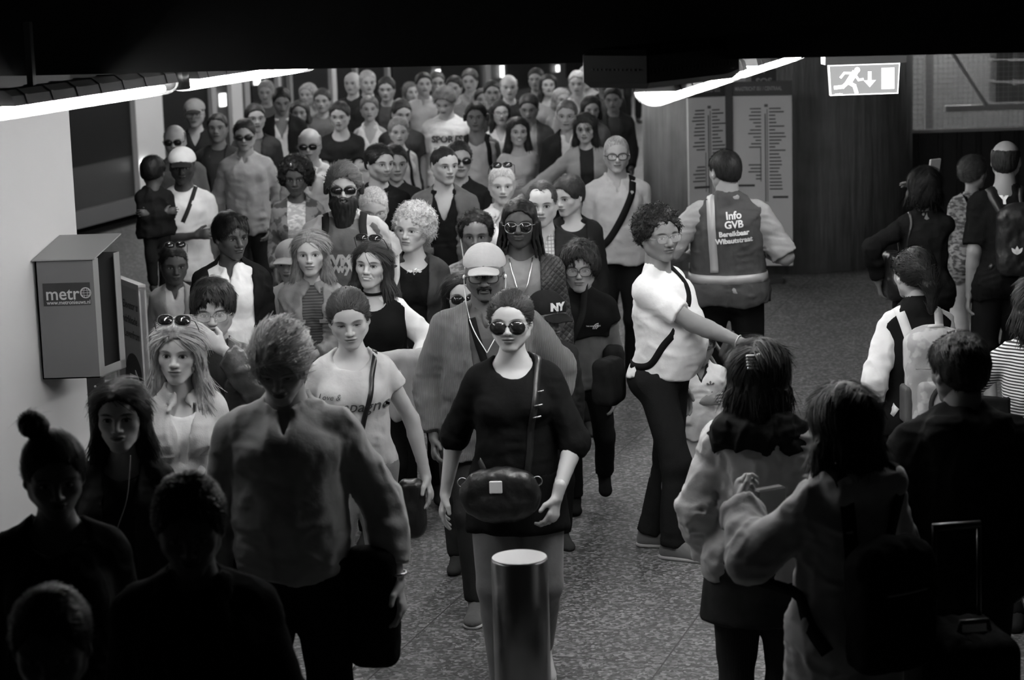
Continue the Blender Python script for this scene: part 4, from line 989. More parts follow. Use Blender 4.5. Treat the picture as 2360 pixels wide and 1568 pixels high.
# ------------------------------------------------------------------ emergency exit sign
def exit_sign():
    y = 9.3; a = at_y(1907, 146, y); b = at_y(2073, 146, y); c = at_y(1907, 218, y); W = (b - a).length; H = (a - c).length; cx = (a.x + b.x) / 2; zt = (a.z + b.z) / 2
    o = empty('exit_sign', (cx, y, zt)); o.rotation_euler = (0, 0, math.radians(3)); tag(o, 'lit emergency exit sign with running figure and down arrow', 'exit sign')
    MB().box((-W / 2 - .02, -.05, 0), (W / 2 + .02, .05, 2.90 - zt)).build('mounting_box', plain(.012, .5), o)
    m, t, b_ = nt('lit_sign_panel'); b_.inputs['Base Color'].default_value = g4(.03); b_.inputs['Emission Color'].default_value = g4(1); b_.inputs['Emission Strength'].default_value = .30
    MB().prism([(-W / 2, 0), (-W / 2 + .008, -H), (W / 2 - .008, -H), (W / 2, 0)], -.015, .015).build('panel', m, o)
    wm, t, b_ = nt('lit_pictogram'); b_.inputs['Base Color'].default_value = g4(.9); b_.inputs['Emission Color'].default_value = g4(1); b_.inputs['Emission Strength'].default_value = 1.15
    mb = MB(); s = H; mb.prism([(-W / 2 - .002, -.001), (-W / 2 + .006, -H), (-W / 2 + .012, -H), (-W / 2 + .004, -.001)], -.019, -.0155)
    mb.prism([(-W / 2, 0), (W / 2, 0), (W / 2, -.007), (-W / 2, -.007)], -.019, -.0155); mb.prism([(-W / 2 + .008, -H), (W / 2 - .008, -H), (W / 2 - .008, -H + .005), (-W / 2 + .008, -H + .005)], -.019, -.0155)
    mb.prism([(W / 2, 0), (W / 2 - .008, -H), (W / 2 - .012, -H), (W / 2 - .004, 0)], -.019, -.0155); mb.build('lit_edge', wm, o)
    def P(u, v): return ((u - .5) * W, -v * H)           # u,v in 0..1
    mb = MB(); mb.prism([P(.74, .16), P(.92, .16), P(.92, .84), P(.74, .84)], -.019, -.0155); mb.build('door_symbol', wm, o)
    mb = MB(); mb.prism([P(.60, .26), P(.60, .54), P(.66, .54), P(.575, .76), P(.49, .54), P(.55, .54), P(.55, .26)], -.019, -.0155); mb.build('arrow', wm, o)
    mb = MB(); c0 = P(.40, .20); mb.prism([(c0[0] + .012 * math.cos(t), c0[1] + .012 * math.sin(t)) for t in np.linspace(0, 6.28, 17)[:-1]], -.019, -.0155)
    def limb(pts, r):
        for (u0, v0), (u1, v1) in zip(pts, pts[1:]):
            p, q = Vector(P(u0, v0)), Vector(P(u1, v1)); n = Vector((-(q - p).y, (q - p).x)).normalized() * r; e = (q - p).normalized() * r * .6
            mb.prism([tuple(p + n - e), tuple(q + n + e), tuple(q - n + e), tuple(p - n - e)], -.019, -.0155)
    limb([(.36, .30), (.28, .58)], .013); limb([(.35, .30), (.22, .28), (.17, .42)], .005); limb([(.36, .32), (.42, .52), (.48, .50)], .005)
    limb([(.27, .58), (.36, .70), (.39, .92)], .008); limb([(.27, .58), (.20, .72), (.09, .74)], .008); mb.build('running_figure', wm, o)
    V, F = text_geo('eurolux', .011); mb = MB(); mb.add([(v[0] - W * .36, -.0165, -H * .94 + v[1]) for v in V], F); mb.build('maker_mark', wm, o)
# ------------------------------------------------------------------ route map stand
def map_stand():
    Y = 19.75; a = at_y(1684, 620, Y); o = empty('route_map_stand', (a.x, Y, 0)); tag(o, 'two-panel white route map stand in front of the concrete pillar', 'map stand')
    zb = at_y(1684, 612, Y).z; zt = at_y(1684, 222, Y).z; wl = (at_y(1680, 400, Y) - at_y(1588, 400, Y)).x; wr = (at_y(1826, 400, Y) - at_y(1692, 400, Y)).x
    ink = plain(.05, .7); white = plain(.62, .5, noise=.04); dark = plain(.045, .5); rng = random.Random(3)
    for nm, x0, x1, ang in (('left', -wl - .02, -.02, .25), ('right', .03, wr + .03, -.18)):
        M = Matrix.Rotation(ang, 4, 'Z')
        w = x1 - x0; k = 1 / math.cos(ang); x0 *= k; x1 *= k
        pn = MB().box((x0, -.02, zb), (x1, .02, zt), M).build('map_panel', white, o); hd = MB().box((x0, -.024, zt + .005), (x1, .024, zt + .13), M).build('header', dark, o)
        V, F = text_geo('MAASTRICHT 051 / CENTRAAL' if nm == 'right' else 'NOORD ZUID 052', .050, .001); tw = max(v[0] for v in V) - min(v[0] for v in V); kk = (x1 - x0) * .78 / tw
        mb = MB(); mb.add([M @ Vector((v[0] * kk + (x0 + x1) / 2 - .03, -.026, zt + .065 + v[1])) for v in V], F); mb.build('header_text', plain(.3, .6), hd)
        mb = MB(); xm = x0 + (x1 - x0) * (.56 if nm == 'right' else .52); bx = lambda a_, b_, c_, d_: mb.box((a_, -.023, c_), (b_, -.0205, d_), M)
        H = zt - zb; bx(xm - .008, xm + .002, zb + H * (.44 if nm == 'left' else .38), zt - .16); bx(xm + .012, xm + .018, zt - H * .62, zt - .12)
        bx(xm - .05, xm - .042, zb + H * .50, zb + H * .70) if nm == 'right' else bx(xm - .035, xm - .029, zb + H * .45, zb + H * .68); bx(xm - .01, xm + .022, zt - .10, zt - .075)
        mb.build('route_line', plain(.12, .6), pn); mb = MB(); z = zt - .12; q = 0
        while z > zt - H * (.56 if nm == 'right' else .50):
            l = rng.uniform(.05, .15); bx(xm + .032, xm + .032 + l, z, z + .011)
            if (zt - z) / H < .32 or .40 < (zt - z) / H < .50: l = rng.uniform(.05, .12); bx(xm - .04 - l, xm - .04, z, z + .011)
            z -= .030 + rng.random() * .004
        mb.build('station_names', ink, pn); mb = MB(); bx = lambda a_, b_, c_, d_: mb.box((a_, -.023, c_), (b_, -.0205, d_), M)
        bx(x0 + .05, x0 + .2, zb + H * .47, zb + H * .483); bx(xm + .06, xm + .2, zb + H * .40, zb + H * .413); mb.build('route_heading', ink, pn)
    MB().box((-.035, -.05, .0), (.03, .03, zt + .13)).build('post', dark, o); MB().box((-wl * .8, -.03, 0), (wr * .9, .25, .05)).build('base', dark, o)
    # arch-topped sign
    c = at_y(1765, 168, Y); x = c.x - a.x; z = c.z; s = MB(); ar = [(x - .115, z - .14)] + [(x + .115 * -math.cos(t), z + .02 + .10 * math.sin(t)) for t in np.linspace(0, math.pi, 13)] + [(x + .115, z - .14)]
    s.prism(ar, .16, .18); e = s.build('sos_sign', dark, o); e['label'] = 'dark arch-topped SOS help sign'; mb = MB(); mb.tube([(u, .158, v) for u, v in ar[1:-1]], .008, 6); mb.build('arch_border', plain(.3, .6), e)
    V, F = text_geo('SOS', .085, .003); mb = MB(); mb.add([(v[0] + x, .158, z - .09 + v[1]) for v in V], F); V, F = text_geo('i', .10, .004); mb.add([(v[0] + x, .158, z + .02 + v[1]) for v in V], F); mb.build('sign_text', plain(.32, .6), e)
    MB().box((x - .01, .165, 1.8), (x + .01, .175, z - .14)).build('sign_post', dark, e)
# ------------------------------------------------------------------ newspaper box on the left wall
def metro_box():
    Y = 10.55; fl_ = at_y(80, 600, Y); fr = at_y(213, 600, Y); zt = (fl_.z + fr.z) / 2; zb = at_y(96, 875, Y).z; w = fr.x - fl_.x; dx, dy = .085, .26
    o = empty('newspaper_box', (fl_.x, Y, zb)); tag(o, 'grey metal newspaper box with metro logo fixed to the white wall', 'newspaper box'); h = zt - zb; g = plain(.13, .45, .0, .5); g2 = plain(.17, .45)
    t_ = .006
    def plate(name, pts, th, mat, par=o):  # thin plate between pts (quad), thickened by vector th
        mb = MB(); V = [Vector(p) for p in pts] + [Vector(p) + Vector(th) for p in pts]; mb.add(V, [(3, 2, 1, 0), (4, 5, 6, 7)] + [(i, (i + 1) % 4, (i + 1) % 4 + 4, i + 4) for i in range(4)]); return mb.build(name, mat, par)
    f = plate('front_panel', [(0, 0, 0), (w, 0, 0), (w, 0, h), (0, 0, h)], (0, t_, 0), g)
    plate('back_panel', [(dx, dy, 0), (w + dx, dy, 0), (w + dx, dy, h), (dx, dy, h)], (0, t_, 0), plain(.02, .8)); plate('inner_lining', [(.004, .008, .004), (w - .004, .008, .004), (w - .004, .008, h - .004), (.004, .008, h - .004)], (0, .003, 0), plain(.02, .8)); plate('bottom_panel', [(0, 0, 0), (w, 0, 0), (w + dx, dy, 0), (dx, dy, 0)], (0, 0, t_), g); plate('wall_side_panel', [(0, 0, 0), (dx, dy, 0), (dx, dy, h), (0, 0, h)], (t_, 0, 0), plain(.05, .6))  # thin inner sheet and dark back paint the shade inside the box
    fr_ = .10
    plate('side_frame', [(w, 0, 0), (w + dx * .2, dy * .2, 0), (w + dx * .2, dy * .2, h), (w, 0, h)], (-.004, .001, 0), g2); plate('side_frame', [(w + dx * .8, dy * .8, 0), (w + dx, dy, 0), (w + dx, dy, h), (w + dx * .8, dy * .8, h)], (-.004, .001, 0), g2)
    plate('side_sill', [(w + dx * .1, dy * .1, 0), (w + dx, dy, 0), (w + dx, dy, .045), (w + dx * .1, dy * .1, .045)], (-.004, .001, 0), g2)
    plate('roof', [(-.012, -.012, h), (w + .012, -.012, h), (w + dx + .015, dy + .01, h + .085), (dx - .012, dy + .01, h + .085)], (0, .003, .006), plain(.20, .4))
    mb = MB(); mb.box((.03, -.002, h * .62), (w - .02, 0.0, h * .81)); lb = mb.build('logo_label', plain(.03, .5), f); cx = w / 2 + .005
    wh = plain(.42, .5); V, F = text_geo('metr', .098, .0012); x0 = min(v[0] for v in V); x1 = max(v[0] for v in V); k = (w * .58) / (x1 - x0)
    mb = MB(); mb.add([((v[0] - x0) * k + .045, -.003, h * .715 + v[1] * .9) for v in V], F)
    gx, gz, r = .045 + w * .58 + .03, h * .722, .025
    mb.tube([(gx + r * math.cos(t), -.0032, gz + r * math.sin(t)) for t in np.linspace(0, 6.283, 29)[:-1]], .0026, 5, closed=True)
    for e in (.35, .75): mb.tube([(gx + r * e * math.cos(t), -.0032, gz + r * math.sin(t)) for t in np.linspace(0, 6.283, 25)[:-1]], .0011, 4, closed=True)
    for e in (-.5, 0, .5): q = r * math.sqrt(1 - e * e); mb.tube([(gx - q, -.0032, gz + e * r), (gx + q, -.0032, gz + e * r)], .0011, 4)
    V, F = text_geo('www.metronieuws.nl', .028, .0005); x0 = min(v[0] for v in V); x1 = max(v[0] for v in V); k = (w * .76) / (x1 - x0); mb.add([((v[0] - x0) * k + .045, -.003, h * .645 + v[1]) for v in V], F); mb.build('logo_text', wh, lb)
# ------------------------------------------------------------------ standing sign behind the box
def board_sign():
    Y = 12.1; tr = at_y(327, 662, Y); d = Vector((1, -1.9, 0)).normalized(); w = .5; zt = tr.z; o = empty('notice_board', (tr.x, Y, 0)); o.rotation_euler = (0, 0, math.atan2(d.y, d.x)); tag(o, 'framed standing notice board with elevator directions behind the newspaper box', 'notice board')
    MB().box((-w, -.012, .12), (0, .012, zt)).build('board', plain(.34, .5), o); mb = MB()
    for a, b in (((-w, -.022, .08), (-w + .03, .022, zt)), ((-.03, -.022, .08), (0, .022, zt)), ((-w, -.022, zt - .02), (0, .022, zt + .012)), ((-w, -.022, .08), (0, .022, .12))): mb.box(a, b)
    mb.build('frame', plain(.42, .35), o); ink = plain(.04, .6); mb = MB()
    for i, s in enumerate(('Elevator at', 'Hendrikkade /', 'Levenfront')):
        V, F = text_geo(s, .064, .001); x1 = max(v[0] for v in V); mb.add([(v[0] - x1 - .045, -.014, zt - .13 - .085 * i + v[1]) for v in V], F)
    mb.build('notice_text', ink, o); mb = MB(); cx, cz, r = -.20, zt - .56, .15; mb.prism([(cx + r * math.cos(t), cz + r * math.sin(t)) for t in np.linspace(0, 6.283, 37)[:-1]], -.015, -.0125); ar = mb.build('round_symbol', ink, o)
    mb = MB(); mb.prism([(cx - .06, cz - .025), (cx + .04, cz - .025), (cx + .04, cz - .06), (cx + .11, cz), (cx + .04, cz + .06), (cx + .04, cz + .025), (cx - .06, cz + .025)], -.018, -.0155); mb.build('arrow', plain(.5, .5), ar)
    mb = MB(); mb.box((-w, -.2, 0), (-w + .04, .2, .04)); mb.box((-.04, -.2, 0), (0, .2, .04)); mb.box((-w, -.02, .03), (-w + .03, .02, .1)); mb.box((-.03, -.02, .03), (0, .02, .1)); mb.build('foot', plain(.05, .5), o)
    Y = 11.35; c = at_y(222, 900, Y); o = empty('steel_post', (c.x, Y, 0)); tag(o, 'dark flat steel post below the newspaper box', 'post'); z = at_y(222, 868, Y).z
    MB().box((-.045, -.02, 0), (.045, .02, z)).build('post_plate', plain(.025, .5), o); MB().box((.05, -.01, z - .22), (.12, 0, z - .02)).build('paper_notice', plain(.5, .6), o)
    mb = MB(); mb.lathe([(.006, 0), (.006, .004)], (0, 0, 0), 12); mb.v = [(v[0] + .0, -.021 - v[2], z - .05 + v[1]) for v in mb.v]; mb.build('screw', plain(.4, .4), o)
# ------------------------------------------------------------------ bollard
def bollard():
    Y = 7.62; c = at_z(1197, 1285, 1.0); o = empty('bollard', (c.x, c.y, 0)); tag(o, 'brushed steel bollard in the centre foreground', 'bollard'); r = .100
    m, t, b = nt('brushed_steel'); b.inputs['Metallic'].default_value = 1; b.inputs['Roughness'].default_value = .28; b.inputs['Base Color'].default_value = g4(.45); b.inputs['Anisotropic'].default_value = .6
    MB().lathe([(r, 0), (r, .99), (r - .003, .997)], (0, 0, 0), 64).build('post_shell', m, o, True); m2, t, b = nt('satin_steel'); b.inputs['Metallic'].default_value = .85; b.inputs['Roughness'].default_value = .55; b.inputs['Base Color'].default_value = g4(.45)
    MB().lathe([(r - .002, .9975), (r - .004, 1.002), (r - .01, 1.003)], (0, 0, 0), 64).build('top_cap', m2, o, False)
    MB().lathe([(r + .03, 0), (r + .03, .008), (r, .012)], (0, 0, 0), 48).build('base_ring', m, o, False)
# ------------------------------------------------------------------ the train
def train():
    o = empty('train', TS(0, 0, 0)); tag(o, 'dark metro train with lit door strips standing at the left platform edge', 'train'); base = TS(0, 0, 0)
    def P(name, rects, mat, par=o):
        mb = MB()
        for s0, s1, z0, z1, o0, o1 in rects: V, F = quad_box(s0, s1, o0, o1, z0, z1); mb.add([v - base for v in V], F)
        return mb.build(name, mat, par)
    bodym = plain(.022, .5); P('car_body', [(-14, 36, .15, 3.6, -2.9, -.14)], bodym); P('underframe', [(-14, 36, -.9, .15, -2.7, -.35)], plain(.01, .8)); P('sill', [(-14, 36, .10, .30, -.16, -.08)], plain(.10, .5))
    gl = plain(.006, .35, 0, .15); W = []
    for a, b in ((60, 322), (392, 500)): W.append((s_of(a), s_of(b), 1.02, 2.5))
    for a, b, z0, z1 in W: w_ = P('door_window', [(a, b, z0 - .22, z1, -.145, -.125)], gl)
    wt = plain(.55, .5); p = P('door_pillar', [(s_of(326), s_of(388), .15, 3.2, -.15, -.07)], wt)
    p['label'] = 'white door pillar'
    for a, b, v in ((503, 513, .3), (548, 572, .5), (578, 590, .25), (655, 662, .35), (682, 688, .2), (778, 788, .45), (832, 838, .2), (905, 911, .25), (1128, 1140, .2), (1398, 1412, .45), (1424, 1436, .3)): P('door_edge', [(s_of(a), s_of(b), .2, 3.0, -.15, -.08)], plain(v, .5))
    for a, b in ((600, 650), (692, 772), (795, 828), (845, 900), (920, 1010), (1035, 1120), (1185, 1280), (1318, 1392)): P('door_window', [(s_of(a), s_of(b), .5, 3.0, -.145, -.12)], gl)
    em, t, b = nt('lit_strip'); b.inputs['Emission Color'].default_value = g4(1); b.inputs['Emission Strength'].default_value = 1.6
    for px, y0, y1 in ((530, 215, 245), (610, 180, 195), (1022, 160, 174), (1022, 182, 206), (1168, 150, 178), (1295, 150, 165)):
        s = s_of(px); q = TS(s, -.1, 0); z1 = at_y(px, y0, q.y).z; z0 = at_y(px, y1, q.y).z; P('door_light', [(s - .07, s + .07, z0, z1, -.12, -.08)], em)
    s = s_of(338); q = TS(s, 0, 0); z = at_y(338, 381, q.y).z; em2, t, b = nt('headlamp'); b.inputs['Emission Color'].default_value = g4(1); b.inputs['Emission Strength'].default_value = 5
    P('side_lamp', [(s - .10 + i * .05, s - .07 + i * .05, z - .06, z + .06, -.08, -.03) for i in range(4)], em2)
# ------------------------------------------------------------------ kiosk screen on the right
def kiosk():
    Y = 21.6; a = at_y(2110, 300, Y); zt = at_y(2230, 296, Y).z; o = empty('kiosk_enclosure', (a.x - .03, Y, 0)); tag(o, 'dark panelled enclosure with wire mesh and shelving above, right of pillar', 'enclosure'); W = 2.6
    MB().box((0, 0, 0), (W, .06, zt - .03)).build('lower_screen', plain(.028, .55), o); mb = MB()
    for i in range(14): mb.box((.06 + i * .19, -.03, 0), (.10 + i * .19, .0, zt - .03))
    mb.build('screen_rib', plain(.02, .5), o); MB().box((0, -.04, zt - .03), (W, .08, zt)).build('rail', plain(.45, .4), o)
    mb = MB(); 
    for i in range(int(W / .05)): mb.box((i * .05, .0, zt), (i * .05 + .003, .003, 2.74))
    for i in range(int((2.74 - zt) / .05)): mb.box((0, .0, zt + i * .05), (W, .003, zt + i * .05 + .003))
    mb.build('wire_mesh', plain(.5, .4, .3), o); MB().box((.42, 1.5, zt - .4), (.5, 1.56, 2.74)).build('rack_upright', plain(.3, .5), o)
    MB().box((.0, 2.9, 0), (W, 3.0, 2.74)).build('back_panel', plain(.16, .7, noise=.3, nscale=3), o)
    r = MB(); z = zt + .12; r.box((.45, .6, z), (W, .72, z + .06)); r.box((.45, .6, z + .78), (W, .72, z + .84)); r.box((.45, .6, z + .98), (W, .66, z + 1.02)); r.build('shelf', plain(.45, .5), o)
    rng = random.Random(5); g = MB()
    for i in range(6):
        x = 1.0 + i * .21; 
        for k in range(3): g.box((x + rng.uniform(-.02, .02), .8, z + .07 + k * .22), (x + .18, 1.1, z + .07 + k * .22 + rng.uniform(.14, .2)))
    g.build('stored_goods', plain(.22, .7, noise=.5, nscale=4), o)
    MB().tube([(.50, .56, z + .62), (.86, .56, z + .06)], .022).build('brace', plain(.4, .5), o)
luminaire(Vector((5.4, 23.2, 2.82)), label='strip light inside the mesh enclosure', lit=tube_mat(230))  # hidden lamp added to brighten the mesh and shelving
exit_sign(); map_stand(); metro_box(); board_sign(); bollard(); train(); kiosk()
# ================================================================== people
DK = cloth(.012); BLK = cloth(.02); JEANS = cloth(.045, 'denim', .02); GREYJ = cloth(.22, 'denim', .12); WHT = cloth(.78); SOLE = plain(.6, .6)
FR = plain(.02, .3)
def mk(pix, ht, label, yaw=0, lod=0, sex='m', w=1.0, skin=.4, hr=('short', .04, {}), tops=(), bot=None, shoes=(.04, None), face={}, sk={}, fs={}, gl=None, hands=None, group='commuters walking through the hall', bag=None, **kw):
    if lod < 2 and 'world' not in kw: ht = clear(pix, ht)
    p = start(pix, ht, label, yaw=yaw, lod=lod, sex=sex, w=w, hands=hands, group=group, **kw)
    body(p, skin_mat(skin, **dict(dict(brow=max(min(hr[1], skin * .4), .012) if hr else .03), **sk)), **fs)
    bot = bot or ('trousers', JEANS, {}); hm = min([t_[2].get('hem', .86) for t_ in tops if t_[2].get('hem', .86) < .96] or [.95]); legs(p, bot[0], bot[1], **dict(dict(waist=hm + .045), **bot[2]))
    sd = len(ALL)
    for nm, m, o in tops: garment(p, nm, m, seed=sd, **o)
    if hr: hair(p, hr[0], hr[1], seed=sd, **hr[2])
    for i in (0, 1): shoe(p, i, cloth(shoes[0]) if isinstance(shoes[0], float) else shoes[0], SOLE if shoes[1] else None)
    if gl == 'sun': glasses(p, FR, lens_dark())
    elif gl == 'sunup': glasses(p, FR, lens_dark(), up=True)
    elif gl == 'clear': glasses(p, plain(.03, .3), lens_clear(), False)
    elif gl == 'thin': glasses(p, plain(.25, .25, .8), lens_clear(), False, rim=.0012)
    return p
def sdf_part(name, fn, lo, hi, h, mat, parent, M=None):
    g = Grid(lo, hi, h); fn(g); V, Q = g.net()
    if M is not None: V = V @ np.array(M.to_3x3()).T + np.array(M.translation)
    return link(name, np_mesh(name, V, Q), mat, parent)
def wpt(p, v): "person local -> world"; c, s = math.cos(math.radians(p.yaw)), math.sin(math.radians(p.yaw)); return Vector((p.loc.x + c * v[0] - s * v[1], p.loc.y + s * v[0] + c * v[1], v[2] + p.root.location.z))
def backpack(p, label, mat, sz=(.15, .09, .23), z=1.20, name='backpack', side='b', straps=True, smat=None, off=0.0, x=0.0, pocket=True, group=None):
    f = p.f; S = f.S; o = empty(name, p.root.location, math.radians(p.yaw)); tag(o, label, name.replace('_', ' '), group); sg = 1 if side == 'b' else -1
    depth = .125 * (.5 + .5 * f.w) + off; c = f.T((x, sg * (depth + sz[1]), z)); R = f.R
    def fn(g):
        g.box(c, np.array(sz), .06, .02, R); g.ell(c + R @ np.array((0, 0, sz[2] * .8)), np.array((sz[0] * .85, sz[1] * .9, .08)), .05, R)
        g.disp(lambda Q: .006 * vnoise(Q, (16, 16, 16), 5) + .004 * vnoise(Q, (40, 40, 30), 6), .03)
    m = max(sz) * 1.5; sdf_part('bag_body', fn, c - m, c + m, .008, mat, o)
    if pocket:
        c2 = c + R @ np.array((0, sg * sz[1] * .9, -sz[2] * .35)); sdf_part('front_pocket', lambda g: g.box(c2, np.array((sz[0] * .75, sz[1] * .4, sz[2] * .45)), .03, .02, R), c2 - m, c2 + m, .008, mat, o)
        mb = MB(); mb.tube([c + R @ np.array((sz[0] * .8 * t, sg * sz[1] * (1.05 - .2 * t * t), sz[2] * .35)) for t in np.linspace(-1, 1, 9)], .004, 6); mb.build('zip', plain(.25, .4, .5), o, True)
    if straps:
        for s in (-1, 1):
            b = sg; pts = [(x + s * .07, b * .16, z + .1), (s * .095, b * .10, 1.43), (s * .105, -b * .02, 1.48), (s * .115, -b * .14, 1.36), (s * .135, -b * .13, 1.2), (s * .19, -b * .02, 1.08), (x + s * .15, b * .12, z - .16)]
            st = strap(p, [tuple(R @ (np.array(q) - f.P0 / S) + f.P0 / S) for q in pts], .045, smat or mat, 'strap', o)
    return o
def satchel(p, label, c, sz, mat, pts=None, width=.03, smat=None, name='shoulder_bag', rz=0, rnd=.04, tilt=0, group=None, soft=0):
    "a bag at local point c (metres/S), with its strap"
    S = p.f.S; c = np.array(c) * S; o = empty(name, p.root.location, math.radians(p.yaw)); tag(o, label, 'bag', group); R = rot('Z', rz) @ rot('Y', tilt)
    def fn(g):
        if soft: g.ell(c, np.array(sz) * (1.12, 1.2, 1.1), .02, R); g.box(c + R @ np.array((0, 0, sz[2] * .45)), np.array((sz[0] * .85, sz[1] * .8, sz[2] * .4)), .03, .03, R)
        else: g.box(c, np.array(sz), rnd, .02, R)
        g.ell(c - R @ np.array((0, 0, sz[2] * .4)), np.array((sz[0] * .95, sz[1] * 1.25, sz[2] * .6)), .03, R)
        g.disp(lambda Q: .006 * (np.abs(vnoise(Q, (18, 18, 12), 9)) - .3) + .003 * vnoise(Q, (40, 40, 30), 6), .03)
    m = max(sz) * 1.6 + .03; sdf_part('bag_body', fn, c - m, c + m, .007, mat, o)
    if pts: strap(p, pts, width, smat or mat, 'strap', o)
    return o
def phone(p, pos, label, v=.02, sz=(.037, .005, .075), rx=0, rz=0, lit=0):
    S = p.f.S; o = empty('phone', wpt(p, pos), math.radians(p.yaw + rz)); o.rotation_euler.x = math.radians(rx); tag(o, label, 'phone'); MB().box((-sz[0], -sz[1], -sz[2]), sz, bev=.004).build('case', plain(v, .3), o); MB().box((-sz[0] * .9, -sz[1] - .001, -sz[2] * .9), (sz[0] * .9, -sz[1], sz[2] * .9)).build('screen', plain(.05, .1), o); return o
def T(name, m, **o): return (name, m, o)
TEE = lambda v, k='plain', **o: ('t_shirt', cloth(v, k), dict(dict(sleeve=.55, hem=.86), **o))
SHIRT = lambda v, k='plain', **o: ('shirt', cloth(v, k), dict(dict(sleeve=1.9, hem=.84, neck='collar', collar=1), **o))
JKT = lambda v, k='plain', **o: ('jacket', cloth(v, k), dict(dict(sleeve=1.95, hem=.82, neck='v', infl=.030, open=(.05, .06, .8), lapel=1, loose=.01), **o))
SH = lambda style, v, **o: (style, v, o)

# ---------------------------------------------------------------- centre foreground
p = mk((1176, 672), 1.72, 'person in black top and large sunglasses walking in front with a black crossbody bag', lod=2, sex='f', w=1.16, skin=.50, yaw=-2,
    hr=SH('short', .045, low=-.01, th=.004, amp=.0015, bun=((0, .12, .03), .03)), face={}, sk=dict(lip=.2, open=.8), fs=dict(fat=1.06, nose=.95, jaw=1.0), arms=(((.16, .10, -.50), (.6, 1, 0)), ((.03, -.24, -.44), (1, .7, -.1))), stride=.13, head=(-6, 3, 0),
    bot=('leggings', cloth(.15), dict(infl=.004, length=1.95, loose=0, wr=.001)), tops=[T('top', cloth(.010), sleeve=1.22, hem=.90, neck='scoop', loose=.012, wr=.004)], shoes=(.5, 1),
    hands=({'curl': 18}, {'n': (-.8, .6, .1), 'd': (-.25, -.25, -1), 'curl': 30}))
legs(p, 'skirt', cloth(.010), infl=.012, skirt=(.16, .205, .74), waist=.99)
o = glasses(p, plain(.10, .25, .5), plain(.02, .08, 0, .6), rim=.0014, drop=1, round_=1.25, wide=1.12)
cb = satchel(p, 'black leather crossbody bag with bright square clasp worn by the person in the black top', (-.06, -.235, .935), (.150, .055, .105), cloth(.013, 'leather'), [(-.17, -.2, .99), (-.1, .12, 1.2), (.03, .1, 1.42), (.105, .04, 1.5), (.115, -.10, 1.40), (.10, -.19, 1.27), (.085, -.22, 1.1), (.07, -.26, .99)], .028, cloth(.015, 'leather'), soft=1)
q = np.array((-.075, -.235 - .062, .985)) * p.f.S; MB().box(q - np.array((.026, .006, .030)), q + np.array((.026, 0, .024)), bev=.004).build('clasp', plain(.9, .3, 0, .6), cb)  # clasp coloured white to stand for the lamp's reflection on it
for s in (-1, 1): MB().tube([np.array((-.06 + s * .155 + .02 * math.cos(a), -.24, .99 + .02 * math.sin(a))) * p.f.S for a in np.linspace(0, 6.28, 17)[:-1]], .003, 6, True).build('strap_ring', plain(.5, .25, .9), cb, True)
mb = MB(); q0 = [(.113, -.19, 1.34), (.108, -.20, 1.29), (.10, -.21, 1.24)]
strapb = bvh(p)
for q in q0:
    h = strapb.ray_cast(Vector((q[0] * p.f.S, -1, q[2] * p.f.S)), Vector((0, 1, 0)), 2)[0]; y = h.y - .012; MB().tube([(q[0] * p.f.S - .017, y, q[2] * p.f.S), (q[0] * p.f.S + .017, y, q[2] * p.f.S + .006)], .004, 6).build('buckle', plain(.5, .25, .9), cb, True)

def capman():
    p = start((1115, 566), 1.76, 'person in pale cap, glasses and corduroy jacket with white earphones', lod=2, sex='m', w=1.32, belly=.3, head=(-2, 6, 0), arms=(((.08, -.04, -.50), (.5, 1, 0)), ((.12, .08, -.48), (.8, .6, 0))), stride=.15, group='commuters walking through the hall', hands=({'curl': 30}, {'curl': 40}))
    body(p, skin_mat(.12, lip=.075, brow=.012, stubble=.5, open=1.05, gaze=(0, .0005)), fat=1.12, nose=1.25, jaw=1.08, cheek=1.1)
    legs(p, 'trousers', cloth(.03)); garment(p, 'shirt', cloth(.08), sleeve=0, neck='collar', collar=1, infl=.014, hem=.86, wr=.004)
    garment(p, 'corduroy_jacket', cloth(.15, 'cord', None, 1.1), infl=.032, sleeve=1.95, neck='v', hem=.76, open=(.035, .085, .8), lapel=1, loose=.016, wr=.006, seed=3)
    hair(p, 'short', .012, th=.002, amp=.001, low=-.005); cap_hat(p, cloth(.40)); glasses(p, plain(.04, .2), lens_clear(), False, rim=.0024, round_=1.05)
    hgrid(p, 'moustache', hair_mat(.012), lambda g: (g.cap((-.024, -.096, -.051), (0, -.103, -.047), .004), g.cap((.024, -.096, -.051), (0, -.103, -.047), .004), g.cap((-.028, -.089, -.055), (-.026, -.084, -.078), .0025), g.cap((.028, -.089, -.055), (.026, -.084, -.078), .0025), g.ell((0, -.084, -.108), (.018, .012, .010)), g.disp(lambda Q: .0015 * vnoise(Q, 200, 5))), (-.05, -.13, -.14), (.05, -.05, -.02), h=.0028)
    w = plain(.8, .4); hd = lambda v: to_person(p.f, np.array([v]))[0]
    for s in (-1, 1):
        a = hd((s * .087, -.005, -.02)); mid = np.array((s * .075, -.14, 1.42)) * p.f.S; j = np.array((.0, -.20, 1.28)) * p.f.S; B = bvh(p); pts = spline([a, a + (0, -.01, -.05), mid, j], 8)
        out = []
        for i, q in enumerate(pts):
            h = B.ray_cast(Vector((q[0], -.8, q[2])), Vector((0, 1, 0)), 1.2)[0]; out.append((q[0], (h.y - .008) if h is not None and i > 8 else q[1], q[2]))
        MB().tube(out, .0026, 6).build('earphone_wire', w, p.root, True); MB().lathe([(.003, -.008), (.008, -.004), (.008, .006), (.003, .012)], a, 10).build('earbud', w, p.root, True)
    strap(p, [(-.07, -.1, 1.44), (-.03, -.16, 1.30), (.03, -.2, 1.1)], .035, cloth(.01), 'lanyard')
    for i in (0, 1): shoe(p, i, cloth(.10), SOLE)
capman()

